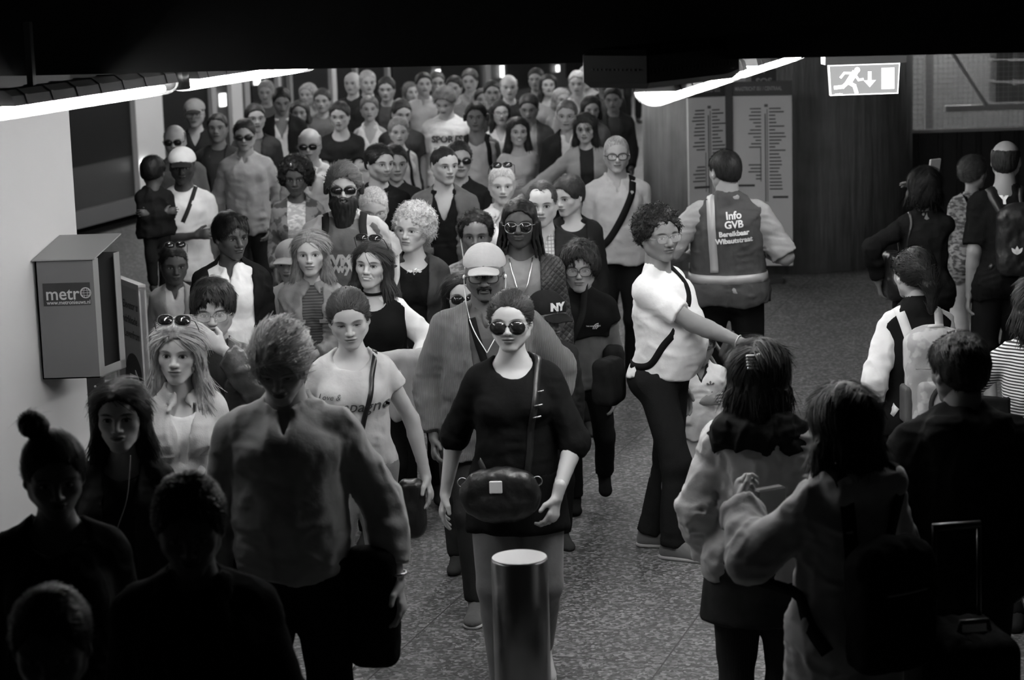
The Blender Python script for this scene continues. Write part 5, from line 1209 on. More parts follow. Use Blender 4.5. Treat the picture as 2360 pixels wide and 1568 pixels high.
p = mk((797, 672), 1.68, 'person in pale grey printed T-shirt and grey jeans looking down, slim black strap across', lod=2, sex='f', w=1.08, skin=.44, hr=SH('short', .06, th=.005, low=-.01, amp=.0015, bun=((0, .118, .04), .028)), sk=dict(open=.25, gaze=(0, -.004), lip=.26), fs=dict(fat=1.04), head=(4, 14, -4),
    arms=(((.05, -.08, -.5), (.6, 1, 0)), ((.17, .04, -.50), (.5, 1, 0))), stride=.14, side=0, tops=[T('t_shirt', cloth(.46), sleeve=.32, hem=.90, neck='scoop', wr=.005, loose=.012)], bot=('jeans', cloth(.20, 'denim', .12), dict(length=1.75)), shoes=(.6, 1))
strap(p, [(.10, .05, 1.48), (.11, -.1, 1.40), (.085, -.18, 1.25), (.05, -.2, 1.12)], .022, cloth(.01, 'leather'), 'bag_strap')
decal(p, text_geo('Champagne', .075, 0, .35), -.02, 1.235, plain(.06), rotd=2); 
decal(p, text_geo('Love &', .035, 0, .35), -.10, 1.285, plain(.08))
satchel(p, 'small black handbag swinging beside the person in the printed T-shirt', (.245, .02, .72), (.06, .045, .13), cloth(.012, 'leather'), name='handbag')

p = mk((640, 764), 1.86, 'tall grey-haired person in unlit button shirt with head bowed, near left', lod=2, w=1.18, skin=.28, hr=SH('short', .5, th=.022, top=.02, amp=.008, sweep=1, full=1), head=(-4, 26, 0), sk=dict(brow=.15, open=.3), fs=dict(age=1),
    arms=(((.06, -.02, -.52), (.6, 1, 0)), ((.17, -.04, -.50), (.8, 1, 0))), stride=.16, tops=[SHIRT(.27, hem=.90, sleeve=1.82, wr=.0055, loose=.016, infl=.02)], bot=('trousers', cloth(.010), {}), shoes=(.03, None))
satchel(p, 'dark folded coat hanging from the arm of the grey-haired person', (.26, -.03, .78), (.09, .06, .22), cloth(.008), name='folded_coat', rnd=.05)
mb = MB(); h_ = p.f.arm[1][2]; mb.tube([h_ + np.array((.034 * math.cos(a), .034 * math.sin(a), .02)) for a in np.linspace(0, 6.28, 17)[:-1]], .006, 6, True); mb.build('wristwatch', plain(.3, .25, .8), p.root, True)

# white polo person and child
def polo_man():
    p = start((1512, 486), 1.79, 'person in white polo shirt and dark jeans turned sideways, arm stretched out', yaw=62, lod=2, sex='m', w=1.12, belly=1, head=(-38, 2, -3), arms=(((-.04, -.50, -.24), (.4, .2, -1)), 'down'), feet=((-.07, -.10, 0, 0), (.10, .10, 0, 12)), group='people standing in the hall', hands=({'curl': 35, 'n': (.2, 0, -1)}, {}))
    body(p, skin_mat(.20, brow=.012, lip=.12, stubble=.25), fat=1.08, nose=1.2, cheek=1.05); legs(p, 'jeans', cloth(.022, 'denim', .014), length=2.03, loose=.016, wr=.006)
    garment(p, 'polo_shirt', cloth(.80), sleeve=.72, hem=.93, neck='crew', wr=.005, loose=.012, infl=.018); hair(p, 'curly', .018, th=.022, amp=.009)
    g_ = glasses(p, plain(.3, .25, .8), lens_clear(), False, rim=.0011)
    s, e, w, d = p.f.arm[0]; b = s + (e - s) * .71
    for k in (0, .012): MB().tube([b + nrm(e - s) * (k - .004) + (np.array((0, math.cos(a), 0)) + np.cross(nrm(e - s), (0, 1, 0)) * math.sin(a)) * .0655 * p.f.S for a in np.linspace(0, 6.28, 25)[:-1]], .0022, 5, True).build('sleeve_stripe', plain(.05), p.root, True)
    MB().tube([w - d * .02 + (np.array((1, 0, 0)) * math.cos(a) + np.cross(d, (1, 0, 0)) * math.sin(a)) * .031 for a in np.linspace(0, 6.28, 17)[:-1]], .004, 6, True).build('bracelet', plain(.6, .3, .5), p.root, True)
    for i in (0, 1): shoe(p, i, cloth(.13), plain(.35))
    satchel(p, 'black shoulder bag hanging behind the hip of the person in the white polo', (-.12, .24, .90), (.10, .06, .12), cloth(.012), [(-.14, .2, 1.0), (-.2, .0, 1.0), (-.19, -.09, 1.10), (-.12, -.17, 1.22), (-.02, -.16, 1.36), (.08, -.02, 1.5), (.08, .12, 1.40), (-.02, .2, 1.15)], .035, cloth(.012), name='messenger_bag')
polo_man()
p = mk((1613, 744), 1.12, 'small child in white football shirt standing beside the person in the white polo', lod=2, w=1.15, skin=.22, hr=SH('short', .03, th=.008, bangs=.0), head=(0, 20, 0), sk=dict(open=.4, gaze=(0, -.003)), fs=dict(fat=1.08, nose=.8, jaw=.85, chin=.85), arms=(((-.16, -.16, -.22), (.6, .2, -1)), 'down'), group='people standing in the hall',
    tops=[T('football_shirt', cloth(.74), sleeve=.75, hem=.80, neck='v', collar=0, wr=.006, loose=.016)], bot=('shorts', cloth(.55), dict(length=.95, loose=.02)), shoes=(.1, 1))
decal(p, text_geo('*', .10, .002), .08, 1.27, plain(.12)); decal(p, blob_geo('disc', .006), 0, 1.30, plain(.7)); MB().tube([p.f.T(q) for q in ((-.07, -.03, 1.47), (-.05, -.10, 1.40), (0, -.13, 1.33), (.05, -.10, 1.40), (.07, -.03, 1.47))], .012, 8).build('collar', cloth(.02), p.root, True)

# ---------------------------------------------------------------- dark foreground, left
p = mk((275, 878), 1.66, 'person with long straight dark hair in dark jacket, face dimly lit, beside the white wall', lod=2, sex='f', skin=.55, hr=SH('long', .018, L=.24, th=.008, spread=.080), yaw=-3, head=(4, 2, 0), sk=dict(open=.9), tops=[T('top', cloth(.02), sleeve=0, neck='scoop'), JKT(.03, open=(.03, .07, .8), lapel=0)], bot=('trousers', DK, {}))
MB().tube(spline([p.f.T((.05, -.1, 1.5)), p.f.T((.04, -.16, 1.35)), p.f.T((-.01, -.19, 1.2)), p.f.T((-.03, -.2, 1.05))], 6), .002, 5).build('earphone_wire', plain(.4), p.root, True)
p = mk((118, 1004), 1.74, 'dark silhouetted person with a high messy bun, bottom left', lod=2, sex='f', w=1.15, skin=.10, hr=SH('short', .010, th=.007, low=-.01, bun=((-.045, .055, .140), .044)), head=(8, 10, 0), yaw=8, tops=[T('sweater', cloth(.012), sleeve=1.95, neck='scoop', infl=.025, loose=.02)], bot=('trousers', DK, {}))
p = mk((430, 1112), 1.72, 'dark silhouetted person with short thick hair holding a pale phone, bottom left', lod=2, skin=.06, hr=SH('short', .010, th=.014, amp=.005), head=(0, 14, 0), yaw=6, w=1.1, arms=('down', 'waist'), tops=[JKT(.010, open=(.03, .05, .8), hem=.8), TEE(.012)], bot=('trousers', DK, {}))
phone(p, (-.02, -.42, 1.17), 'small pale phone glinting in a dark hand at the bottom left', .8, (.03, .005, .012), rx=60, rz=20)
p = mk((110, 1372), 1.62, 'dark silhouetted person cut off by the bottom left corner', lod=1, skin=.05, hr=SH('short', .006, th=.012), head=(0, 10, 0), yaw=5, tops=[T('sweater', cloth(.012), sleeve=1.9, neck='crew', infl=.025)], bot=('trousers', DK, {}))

# ---------------------------------------------------------------- left middle
def blonde():
    p = start((412, 742), 1.68, 'blonde person with sunglasses pushed up wearing a pale denim shirt, left of centre', lod=2, sex='f', yaw=8, head=(-10, 4, 3), arms=('down', 'fwd'), stride=.12, group='commuters walking through the hall')
    body(p, skin_mat(.52, brow=.14, lip=.3, open=.95, makeup=.35), fat=.98); legs(p, 'jeans', JEANS); garment(p, 'camisole', cloth(.75), sleeve=0, neck='tank', hem=.9, infl=.010, wr=.001)
    garment(p, 'denim_shirt', cloth(.56, 'denim', .40), sleeve=1.8, neck='deepv', collar=1, hem=.86, infl=.020, wr=.008, loose=.014, open=(.0, .055, 1.16), seed=2)
    hair(p, 'long', .34, L=.26, th=.014, amp=.005, spread=.088, front=-.05); glasses(p, FR, lens_dark(), up=True, round_=1.1)
    for s in (-1, 1):
        q = p.f.T((s * .085, -.13, 1.22)); B = bvh(p); y = B.ray_cast(Vector((q[0], -1, q[2])), Vector((0, 1, 0)), 2)[0].y
        MB().box((q[0] - .045, y - .004, q[2] - .012), (q[0] + .045, y + .004, q[2] + .014), bev=.002).build('pocket_flap', cloth(.5, 'denim', .36), p.root)
    for z in (1.12, 1.06, 1.0): 
        y = bvh(p).ray_cast(Vector((0, -1, z * p.f.S)), Vector((0, 1, 0)), 2)[0].y; MB().lathe([(.006, 0), (.006, .003)], (0, 0, 0), 10, Matrix.Translation((0, y, z * p.f.S)) @ Matrix.Rotation(math.pi / 2, 4, 'X')).build('button', plain(.1), p.root)
    for i in (0, 1): shoe(p, i, cloth(.3), SOLE)
blonde()
p = mk((488, 652), 1.66, 'person in thin glasses and dark jacket covering the nose with one hand', lod=2, skin=.36, hr=SH('short', .014, th=.020, amp=.004, bangs=.004), yaw=4, head=(0, 8, 0), arms=('down', ((-.10, -.235, .10), (.8, .1, -1))), gl='thin', tops=[TEE(.03, neck='crew'), JKT(.035, 'shiny', open=(.02, .06, .8), wr=.008)], bot=('trousers', DK, {}), fs=dict(cheek=1.1), hands=({}, {'n': (-.5, .85, .1), 'd': (-.75, -.1, .65), 'curl': 14}))
p = mk((530, 494), 1.72, 'person in white polo and black cardigan looking aside, short black hair', lod=2, sex='f', w=1.22, skin=.065, hr=SH('short', .012, th=.014, bangs=.004, amp=.001), head=(28, 8, 0), yaw=5, sk=dict(lip=.05, open=.6), fs=dict(nose=1.2, fat=1.05), arms=('down', 'fwd'), stride=.12,
    tops=[T('polo_shirt', cloth(.80), sleeve=0, hem=.86, neck='collar', collar=1, wr=.005), T('cardigan', cloth(.012), sleeve=1.9, hem=.84, neck='v', infl=.032, open=(.125, .125, .8), wr=.006)], bot=('trousers', DK, {}))
satchel(p, 'black and white patterned handbag on the arm of the person in the black cardigan', (.22, -.08, .95), (.05, .08, .14), cloth(.5, 'pattern', .01), name='handbag')
p = mk((398, 566), 1.34, 'child in pale cardigan and polo with sunglasses on head, beside the notice board', lod=1, skin=.06, hr=SH('short', .012, th=.004), yaw=8, head=(8, 8, 0), gl='sunup', sk=dict(lip=.05), tops=[T('polo_shirt', cloth(.50), sleeve=0, neck='collar', collar=1, hem=.84), T('cardigan', cloth(.24), sleeve=1.95, hem=.80, infl=.03, neck='v', open=(.04, .08, .8))], bot=('trousers', cloth(.06), {}))
p = mk((714, 532), 1.62, 'teenager with long straight hair in a denim jacket over a striped top', lod=2, sex='f', skin=.50, hr=SH('long', .22, L=.27, th=.007, amp=.002, spread=.078), yaw=2, head=(-2, 4, 0), sk=dict(brow=.18, lip=.3), fs=dict(fat=1.0, jaw=.9, nose=.9), arms=('fwd', 'waist'), tops=[T('top', cloth(.05, 'stripe', .10, .9), sleeve=0, neck='crew', hem=.86), T('denim_jacket', cloth(.26, 'denim', .14), sleeve=1.95, hem=.88, neck='v', collar=1, infl=.028, open=(.035, .07, .85), wr=.009)], bot=('jeans', JEANS, {}))
for s in (-1, 1):
    q = p.f.T((s * .085, -.13, 1.24)); y = bvh(p).ray_cast(Vector((q[0], -1, q[2])), Vector((0, 1, 0)), 2)[0].y; MB().box((q[0] - .04, y - .005, q[2] - .01), (q[0] + .04, y + .004, q[2] + .012), bev=.002).build('pocket_flap', cloth(.22, 'denim', .12), p.root)
p = mk((668, 556), 1.40, 'child in a pale cap half hidden behind the long-haired teenager', lod=1, skin=.42, hr=SH('short', .15, th=.003), head=(-12, 8, 0), tops=[TEE(.45)], yaw=0); cap_hat(p, cloth(.35))
def smiling():
    p = start((862, 556), 1.63, 'smiling person with sunglasses on head, white blouse, black pinafore and choker', lod=2, sex='f', w=.96, head=(-14, 0, 4), arms=('fwd', ((.06, -.22, -.30), (1, .6, -.4))), group='commuters walking through the hall')
    body(p, skin_mat(.50, brow=.06, lip=.3, smile=1.0, teeth=1, open=.7), smile=1, cheek=1.1); legs(p, 'trousers', DK)
    garment(p, 'blouse', cloth(.80), sleeve=1.6, neck='deepv', hem=.88, infl=.014, loose=.030, wr=.006); garment(p, 'pinafore', cloth(.010), sleeve=-1, neck='tank', hem=.80, infl=.052, wr=.001, open=None)
    hair(p, 'long', .05, L=.24, th=.006, spread=.082, amp=.003); glasses(p, FR, lens_dark(), up=True, wide=1.05)
    MB().tube([p.f.piv + p.f.R @ (np.array((math.sin(a) * .054, -.004 - math.cos(a) * .054, -.062 + .008 * -math.cos(a)))) for a in np.linspace(0, 6.28, 25)[:-1]], .007, 6, True).build('choker', cloth(.01), p.root, True)
    for i in (0, 1): shoe(p, i, cloth(.03))
    S = p.f.S; c = p.f.arm[1][2]; o = empty('coat', p.root.location); tag(o, 'pale folded coat draped over the arm of the smiling person in the pinafore', 'coat')
    def fn(g):
        g.cap(c + (-.16, -.06, .05), c + (.14, .0, .05), .05, .055, .02); g.cap(c + (-.12, -.08, -.02), c + (-.06, -.06, -.22), .05, .05, .03, ((0, 1, 0), .5)); g.cap(c + (.10, -.03, -.02), c + (.12, .0, -.26), .06, .05, .03, ((0, 1, 0), .5)); g.cap(c + (0, -.06, -.02), c + (.03, -.05, -.2), .06, .05, .04, ((0, 1, 0), .5))
        g.disp(lambda Q: .012 * (np.abs(vnoise(Q, (14, 14, 6), 8)) - .3) + .005 * (np.abs(vnoise(Q, (24, 24, 12), 9)) - .3), .04)
    sdf_part('coat_cloth', fn, c - .36, c + .3, .007, cloth(.45, 'denim', .36), o)
smiling()
def bearded():
    p = start((792, 382), 1.90, 'person with large dark beard, sunglasses and headphones in a printed grey top', lod=2, sex='m', w=1.12, head=(2, 4, 2), arms=('down', 'down'), group='commuters walking through the hall')
    body(p, skin_mat(.42, brow=.05, open=.9)); legs(p, 'jeans', JEANS); garment(p, 't_shirt', cloth(.10), sleeve=.6, neck='crew', hem=.86, wr=.005); garment(p, 'open_shirt', cloth(.40), sleeve=1.0, neck='v', hem=.86, infl=.028, open=(.085, .085, .8), wr=.006, seed=4)
    hair(p, 'short', .10, th=.010, top=.022, amp=.007, sweep=1); beard(p, .022, L=.115, w=1.35); glasses(p, FR, lens_dark(), wide=1.05)
    decal(p, text_geo('SVMIR', .085, .005), 0, 1.245, plain(.45)); decal(p, text_geo('ywyw', .07, .004), 0, 1.205, plain(.45))
    hd = lambda v: to_person(p.f, np.array([v]))[0]
    hp = MB(); hp.tube([hd((.092 * math.sin(a), .02, .02 + .108 * math.cos(a))) for a in np.linspace(-1.75, 1.75, 15)], .007, 8); o = hp.build('headphones', plain(.02, .35), p.root, True)
    for s in (-1, 1): hgrid(p, 'ear_cup', plain(.02, .35), lambda g: g.box((s * .095, .016, -.006), (.014, .030, .036), .012, .004), (-.13, -.06, -.07), (.13, .08, .06), parent=o)
    for i in (0, 1): shoe(p, i, cloth(.03))
    backpack(p, 'black backpack whose straps cross the shoulders of the bearded person', cloth(.02))
bearded()
def curlyblonde():
    p = start((955, 478), 1.72, 'person with curly blonde hair in dark blazer glancing left, pale bag strap on the shoulder', lod=2, sex='f', head=(-22, 2, 4), yaw=0, arms=('down', 'fwd'), stride=.1, group='commuters walking through the hall')
    body(p, skin_mat(.50, brow=.2, lip=.28, open=.75), age=.6); legs(p, 'trousers', DK); garment(p, 'top', cloth(.010), sleeve=0, neck='scoop', hem=.86); garment(p, 'blazer', cloth(.045), sleeve=1.95, hem=.78, infl=.03, neck='v', open=(.04, .085, .8), lapel=1, wr=.004)
    hair(p, 'curly', .50, th=.024, amp=.009, full=1); decal(p, text_geo('~v~', .05, .003), -.0, 1.40, plain(.8, .3, .6), name='necklace')
    for i in (0, 1): shoe(p, i, cloth(.03))
    satchel(p, 'bag with pale strap carried by the curly-haired blonde person', (-.22, .02, .92), (.05, .10, .13), cloth(.06), [(-.21, .06, 1.1), (-.12, .1, 1.4), (-.10, .02, 1.49), (-.105, -.12, 1.38), (-.15, -.15, 1.2), (-.21, -.08, 1.05)], .030, cloth(.5))
curlyblonde()
def dreads():
    p = start((1196, 460), 1.80, 'person with dreadlocks, aviator sunglasses, long chain and quilted jacket', lod=2, sex='m', head=(-4, 2, 0), arms=('fwd', 'down'), stride=.14, group='commuters walking through the hall')
    body(p, skin_mat(.065, brow=.012, lip=.06, stubble=.7), nose=1.2); legs(p, 'jeans', JEANS); garment(p, 't_shirt', cloth(.22), sleeve=0, neck='crew', hem=.84, wr=.006); garment(p, 'quilted_jacket', cloth(.03, 'quilt'), sleeve=1.95, hem=.78, infl=.036, neck='v', open=(.085, .10, .8), wr=.004)
    hair(p, 'dreads', .012, L=.20, th=.010); glasses(p, plain(.4, .25, .8), lens_dark(), rim=.0016, drop=1, round_=1.15, wide=1.05)
    B = bvh(p); ch = []
    for a in np.linspace(0, 1, 24):
        x = (-.06 + .12 * a) * p.f.S; z = (1.45 - .17 * math.sin(a * math.pi)) * p.f.S; h = B.ray_cast(Vector((x, -1, z)), Vector((0, 1, 0)), 2)[0]; ch.append((x, h.y - .006, z))
    MB().tube(ch, .0045, 6).build('chain', plain(.7, .25, .9), p.root, True)
    decal(p, text_geo('A SPQ', .055, .003), 0, 1.215, plain(.04)); decal(p, text_geo('OVER', .05, .003), .01, 1.15, plain(.04))
    for i in (0, 1): shoe(p, i, cloth(.4), SOLE)
dreads()
def glassesboy():
    p = start((1336, 565), 1.50, 'boy with mop of dark hair and glasses in a black and grey fleece', lod=2, sex='m', head=(-6, 4, 0), arms=('down', 'down'), feet=((-.08, -.02, 0, 0), (.14, .28, .10, 0)), group='commuters walking through the hall')
    body(p, skin_mat(.38, brow=.03, lip=.26), fat=1.0, jaw=.88, nose=.85); legs(p, 'trousers', cloth(.014), length=1.97)
    garment(p, 'fleece_jacket', cloth(.11), sleeve=1.95, hem=.84, infl=.028, neck='high', loose=.012, wr=.004, drape=0); garment(p, 'fleece_yoke', cloth(.010), sleeve=.30, hem=1.20, infl=.052, neck='high', wr=.001, loose=.02)
    MB().tube([p.f.T((math.sin(a) * .066, .012 - math.cos(a) * .066, 1.475 - .012 * math.cos(a))) for a in np.linspace(0, 6.28, 25)[:-1]], .018, 8, True).build('collar', cloth(.010), p.root, True)
    hair(p, 'short', .028, th=.028, amp=.007, bangs=.010, full=1); glasses(p, plain(.03, .3), lens_clear(), False, rim=.0018, round_=1.1)
    V = []; F = []; 
    for k in range(3):
        r0, r1 = .010 + k * .009, .015 + k * .009; a = np.linspace(0, 1.57, 8); n = len(V); V += [(-r0 * math.cos(t), r0 * math.sin(t), 0) for t in a] + [(-r1 * math.cos(t), r1 * math.sin(t), 0) for t in a]; F += [(n + i, n + i + 1, n + 9 + i, n + 8 + i) for i in range(7)]
    decal(p, (V, F), .105, 1.265, plain(.75), name='logo_mark'); V, F = text_geo('THE NORTH FACE', .0095, .0003); decal(p, (V, F), .070, 1.285, plain(.75), name='logo_text')
    decal(p, blob_geo('disc', .006), .0, 1.385, plain(.8), name='zip_pull')
    for i in (0, 1): shoe(p, i, cloth(.012))
    strap(p, [(.02, .05, 1.49), (-.0, -.14, 1.36), (-.08, -.18, 1.2), (-.16, -.14, 1.05), (-.2, 0, .98)], .035, cloth(.02), 'bag_strap')
    satchel(p, 'dark sports bag at the hip of the boy in the fleece', (.20, -.02, .98), (.06, .11, .13), cloth(.02), name='sports_bag')
glassesboy()
p = mk((1262, 676), 1.36, 'child in a dark baseball cap with white initials, face in shadow behind the front person', lod=2, skin=.14, hr=SH('short', .02, th=.003), head=(22, 12, 0), yaw=6, tops=[T('jacket', cloth(.03), sleeve=1.9, neck='crew', infl=.025)], bot=('trousers', DK, {})); c_ = cap_hat(p, cloth(.016))
V, F = text_geo('NY', .052, .004); mb = MB(); mb.add([tuple(to_person(p.f, np.array([(v[0], -.0965 + .2 * abs(v[0]) - .004 * 0 + .35 * max(v[1], 0), .080 + v[1])]))[0]) for v in V], F); mb.build('cap_letters', plain(.8), c_)
p = mk((1064, 628), 1.50, 'person in dark oval sunglasses half hidden behind the corduroy jacket', lod=1, sex='f', skin=.42, hr=SH('long', .02, L=.2, th=.006), gl='sun', head=(6, 0, 0), tops=[JKT(.03), TEE(.04)], yaw=0)
p = mk((1096, 494), 1.56, 'young person with cropped curls and white earphones in a patterned jacket', lod=1, skin=.16, hr=SH('curly', .015, th=.014, amp=.006), head=(-2, 3, 0), tops=[JKT(.30, 'pattern', open=(.03, .05, .8)), TEE(.05)], sk=dict(lip=.11), fs=dict(jaw=.9, nose=1.1))
MB().tube(spline([to_person(p.f, np.array([(-.085, -.01, -.02)]))[0], p.f.T((-.08, -.12, 1.42)), p.f.T((-.05, -.19, 1.25)), p.f.T((0, -.2, 1.1))], 6), .003, 5).build('earphone_wire', plain(.8), p.root, True)

# ---------------------------------------------------------------- second line, centre and right
p = mk((1155, 384), 1.70, 'person with cropped pale hair, sunglasses on head and white shirt', lod=1, sex='f', skin=.50, hr=SH('short', .50, th=.004, amp=.002), gl='sunup', head=(4, 6, 0), sk=dict(brow=.3), fs=dict(age=1), tops=[T('shirt', cloth(.78), sleeve=1.0, neck='deepv', collar=1, hem=.84, wr=.006)], arms=('fwd', 'bent'), bot=('trousers', cloth(.3), {}))
p = mk((1248, 420), 1.80, 'person with receding dark hair, checked shirt and dark jacket behind the dreadlocked one', lod=1, skin=.46, hr=SH('short', .06, th=.004, recede=1), head=(-6, 6, 0), tops=[SHIRT(.5, 'check', sleeve=0, v2=None) if False else ('shirt', cloth(.52, 'check', .2), dict(sleeve=0, neck='collar', collar=1, hem=.84)), JKT(.025)])
p = mk((1308, 408), 1.68, 'person with short dark hair and dark jacket looking down to the left', lod=1, sex='f', skin=.46, hr=SH('short', .04, th=.012, low=-.01), head=(-38, 12, 0), tops=[T('top', cloth(.02), sleeve=0, neck='scoop'), JKT(.018, open=(.06, .09, .8))])
p = mk((1420, 314), 1.80, 'smiling grey-haired person in dark glasses with a broad black strap across a pale shirt', lod=2, w=1.08, skin=.34, hr=SH('short', .28, th=.003, amp=.001), gl=None, head=(0, 5, 0), sk=dict(brow=.15, smile=.5), fs=dict(age=1), tops=[T('shirt', cloth(.40), sleeve=.65, neck='collar', collar=1, hem=.88, wr=.006, loose=.014)], bot=('trousers', cloth(.010), {}), arms=('down', 'down'))
glasses(p, plain(.015, .3), lens_clear(), False, rim=.0034); strap(p, [(.10, .05, 1.49), (.10, -.09, 1.40), (.03, -.18, 1.22), (-.08, -.18, 1.06), (-.17, -.1, .98), (-.2, .05, .95)], .05, cloth(.012), 'bag_strap')
p = mk((1022, 338), 1.80, 'person with cropped dark hair looking aside, grey jacket over black V-neck', lod=1, skin=.38, hr=SH('short', .02, th=.003, recede=0), head=(24, 6, 0), tops=[T('t_shirt', cloth(.010), sleeve=0, neck='deepv', hem=.84), JKT(.10, open=(.08, .08, .8), lapel=0, wr=.008)], arms=('down', 'down'))
p = mk((1056, 326), 1.78, 'person in wraparound sunglasses and black shirt behind the grey jacket', lod=1, skin=.30, hr=SH('short', .03, th=.006), gl='sun', head=(10, 4, 0), tops=[SHIRT(.015)])
p = mk((872, 334), 1.80, 'dark-haired stubbled person in black shirt looking to the right', lod=1, skin=.36, hr=SH('short', .02, th=.009), head=(34, 6, 0), sk=dict(stubble=.6), tops=[SHIRT(.014, neck='deepv')])
p = mk((908, 336), 1.74, 'dark-haired person peering out behind the one in the black shirt', lod=1, skin=.26, hr=SH('short', .02, th=.009), head=(14, 6, 0), tops=[SHIRT(.02)])
p = mk((860, 436), 1.66, 'grey-haired person with lowered head and camera strap behind the bearded one', lod=1, skin=.42, hr=SH('short', .45, th=.004), head=(6, 20, 0), gl='thin', fs=dict(age=1), tops=[TEE(.40)])
strap(p, [(.07, .04, 1.47), (.08, -.1, 1.38), (.05, -.2, 1.2), (.0, -.2, 1.1)], .03, cloth(.012), 'camera_strap')
p = mk((680, 370), 1.70, 'person with big curly afro hair in patterned jacket, sunglasses on the head', lod=1, sex='f', skin=.055, hr=SH('afro', .012, th=.034, amp=.010, full=1), gl=None, head=(0, 8, 0), tops=[T('top', cloth(.55, 'pattern', .35), sleeve=0, neck='crew'), T('jacket', cloth(.18, 'camo', .05), sleeve=1.6, hem=.84, infl=.028, neck='v', open=(.05, .07, .8))], arms=('fwd', 'waist'), bot=('trousers', BLK, {}), sk=dict(lip=.05))
g_ = hgrid(p, 'sunglasses_on_hair', plain(.9, .15, .6), lambda g: g.ell((-.02, -.085, .115), (.006, .006, .012), .002), (-.1, -.13, .05), (.1, 0, .16), h=.003)
p = mk((712, 296), 1.78, 'balding person in sunglasses and loose pale shirt', lod=1, w=1.1, skin=.34, hr=SH('bald', .25, th=.004), gl='sun', head=(-2, 6, 0), sk=dict(stubble=.3), tops=[SHIRT(.52, neck='deepv', sleeve=1.0, loose=.02, wr=.009, hem=.8)], bot=('trousers', cloth(.2), {}))
p = mk((562, 276), 1.80, 'person in sunglasses and buttoned grey-blue shirt with rolled sleeves, black jeans', lod=1, skin=.26, hr=SH('short', .03, th=.006), gl='sun', head=(2, 8, 0), stride=.12, tops=[SHIRT(.34, sleeve=1.25, hem=.84, wr=.007)], bot=('jeans', BLK, {}), arms=('pocket', 'pocket'))
p = mk((586, 240), 1.80, 'person with short dark hair and dark open jacket behind the grey-blue shirt', lod=0, skin=.34, hr=SH('short', .03, th=.008), head=(16, 4, 0), tops=[TEE(.10), JKT(.035)])
p = mk((401, 288), 1.80, 'balding person in sunglasses and dark collared shirt at the platform edge', lod=1, w=1.1, skin=.30, hr=SH('bald', .08, th=.003), gl='sun', head=(0, 5, 0), tops=[SHIRT(.09, sleeve=.8, hem=.84)], stride=.1)
p = mk((447, 230), 1.82, 'person in flat cap and glasses with dark V-neck T-shirt', lod=0, skin=.30, hr=SH('short', .05, th=.003), head=(0, 6, 0), gl='clear', tops=[TEE(.018, neck='v', sleeve=.6)], bot=('jeans', cloth(.08), {}), stride=.12); cap_hat(p, cloth(.22), cloth(.03))
p = mk((500, 262), 1.74, 'person in a dark jacket walking behind the one in the flat cap', lod=0, skin=.2, hr=SH('short', .02, th=.006), tops=[JKT(.03), TEE(.05)])
p = mk((418, 342), 1.78, 'person in pale cap and white T-shirt carrying a small child on one arm', lod=1, skin=.05, hr=SH('short', .01, th=.003), head=(10, 8, 0), yaw=-6, tops=[TEE(.72, hem=.82, loose=.02)], bot=('trousers', cloth(.15), {}), arms=('cross', 'down'), stride=.1); cap_hat(p, cloth(.66), cloth(.02)); carrier = p
strap(p, [(.09, .0, 1.48), (.06, -.16, 1.32), (-.02, -.2, 1.18), (-.1, -.2, 1.1)], .03, cloth(.03), 'bag_strap')
cw = wpt(p, (-.13, -.33, 0))
p = mk((390, 380), .95, 'small child in a dark hooded jacket carried against the white T-shirt', lod=1, w=1.25, skin=.06, hr=SH('short', .01, th=.012), world=(cw.x, cw.y), head=(150, 5, 0), yaw=20, arms=('cross', 'cross'), tops=[T('hooded_jacket', cloth(.012), sleeve=1.9, hem=.80, infl=.030, neck='high', hood=1, wr=.009)], bot=('trousers', cloth(.012), {}), feet=((-.10, -.10, .0, 0), (.10, .02, .0, 0)), group='children in the crowd'); p.root.location.z = carrier.root.location.z + .80
p = mk((648, 204), 1.84, 'person in black jacket and white open collar looking down at one hand', lod=0, skin=.18, hr=SH('short', .02, th=.010), head=(8, 18, 0), tops=[SHIRT(.7, sleeve=0, neck='deepv'), JKT(.016)], arms=('waist', 'waist'))
p = mk((710, 193), 1.68, 'person with long loose blonde hair near the train doors', lod=0, sex='f', skin=.42, hr=SH('long', .38, L=.26, th=.012), head=(-20, 4, 0), tops=[T('top', cloth(.25), sleeve=1.4, neck='scoop')])
p = mk((782, 236), 1.76, 'person in black T-shirt with folded arms beside the white vest', lod=1, skin=.40, hr=SH('short', .05, th=.008), head=(-6, 8, 0), tops=[TEE(.022, neck='scoop', sleeve=.6)], arms=('cross', 'cross'))
p = mk((850, 222), 1.72, 'person in loose white sleeveless top', lod=0, sex='f', skin=.38, hr=SH('short', .12, th=.01), head=(4, 4, 0), tops=[T('vest_top', cloth(.72), sleeve=-1, neck='deepv', hem=.8)])
p = mk((812, 166), 1.80, 'bald pale-faced person far back beside the grey-haired one', lod=0, skin=.44, hr=SH('bald', .3, th=.003), tops=[TEE(.03)], head=(-15, 2, 0))
p = mk((846, 163), 1.84, 'grey-haired person far back below the beam', lod=0, skin=.42, hr=SH('short', .4, th=.008), tops=[SHIRT(.03)], head=(12, 6, 0))
p = mk((918, 272), 1.64, 'person in light sleeveless top with dark strap, hair tied back', lod=1, sex='f', w=.95, skin=.48, hr=SH('short', .25, th=.006, low=-.01, bun=((0, .11, .06), .028)), head=(6, 6, 0), tops=[T('vest_top', cloth(.50), sleeve=-1, neck='tank', hem=.8, wr=.006)], arms=('down', 'down'), bot=('trousers', cloth(.3), {}))
strap(p, [(.09, .06, 1.46), (.09, -.08, 1.40), (.13, -.14, 1.22), (.18, -.05, 1.0)], .03, cloth(.02), 'bag_strap')
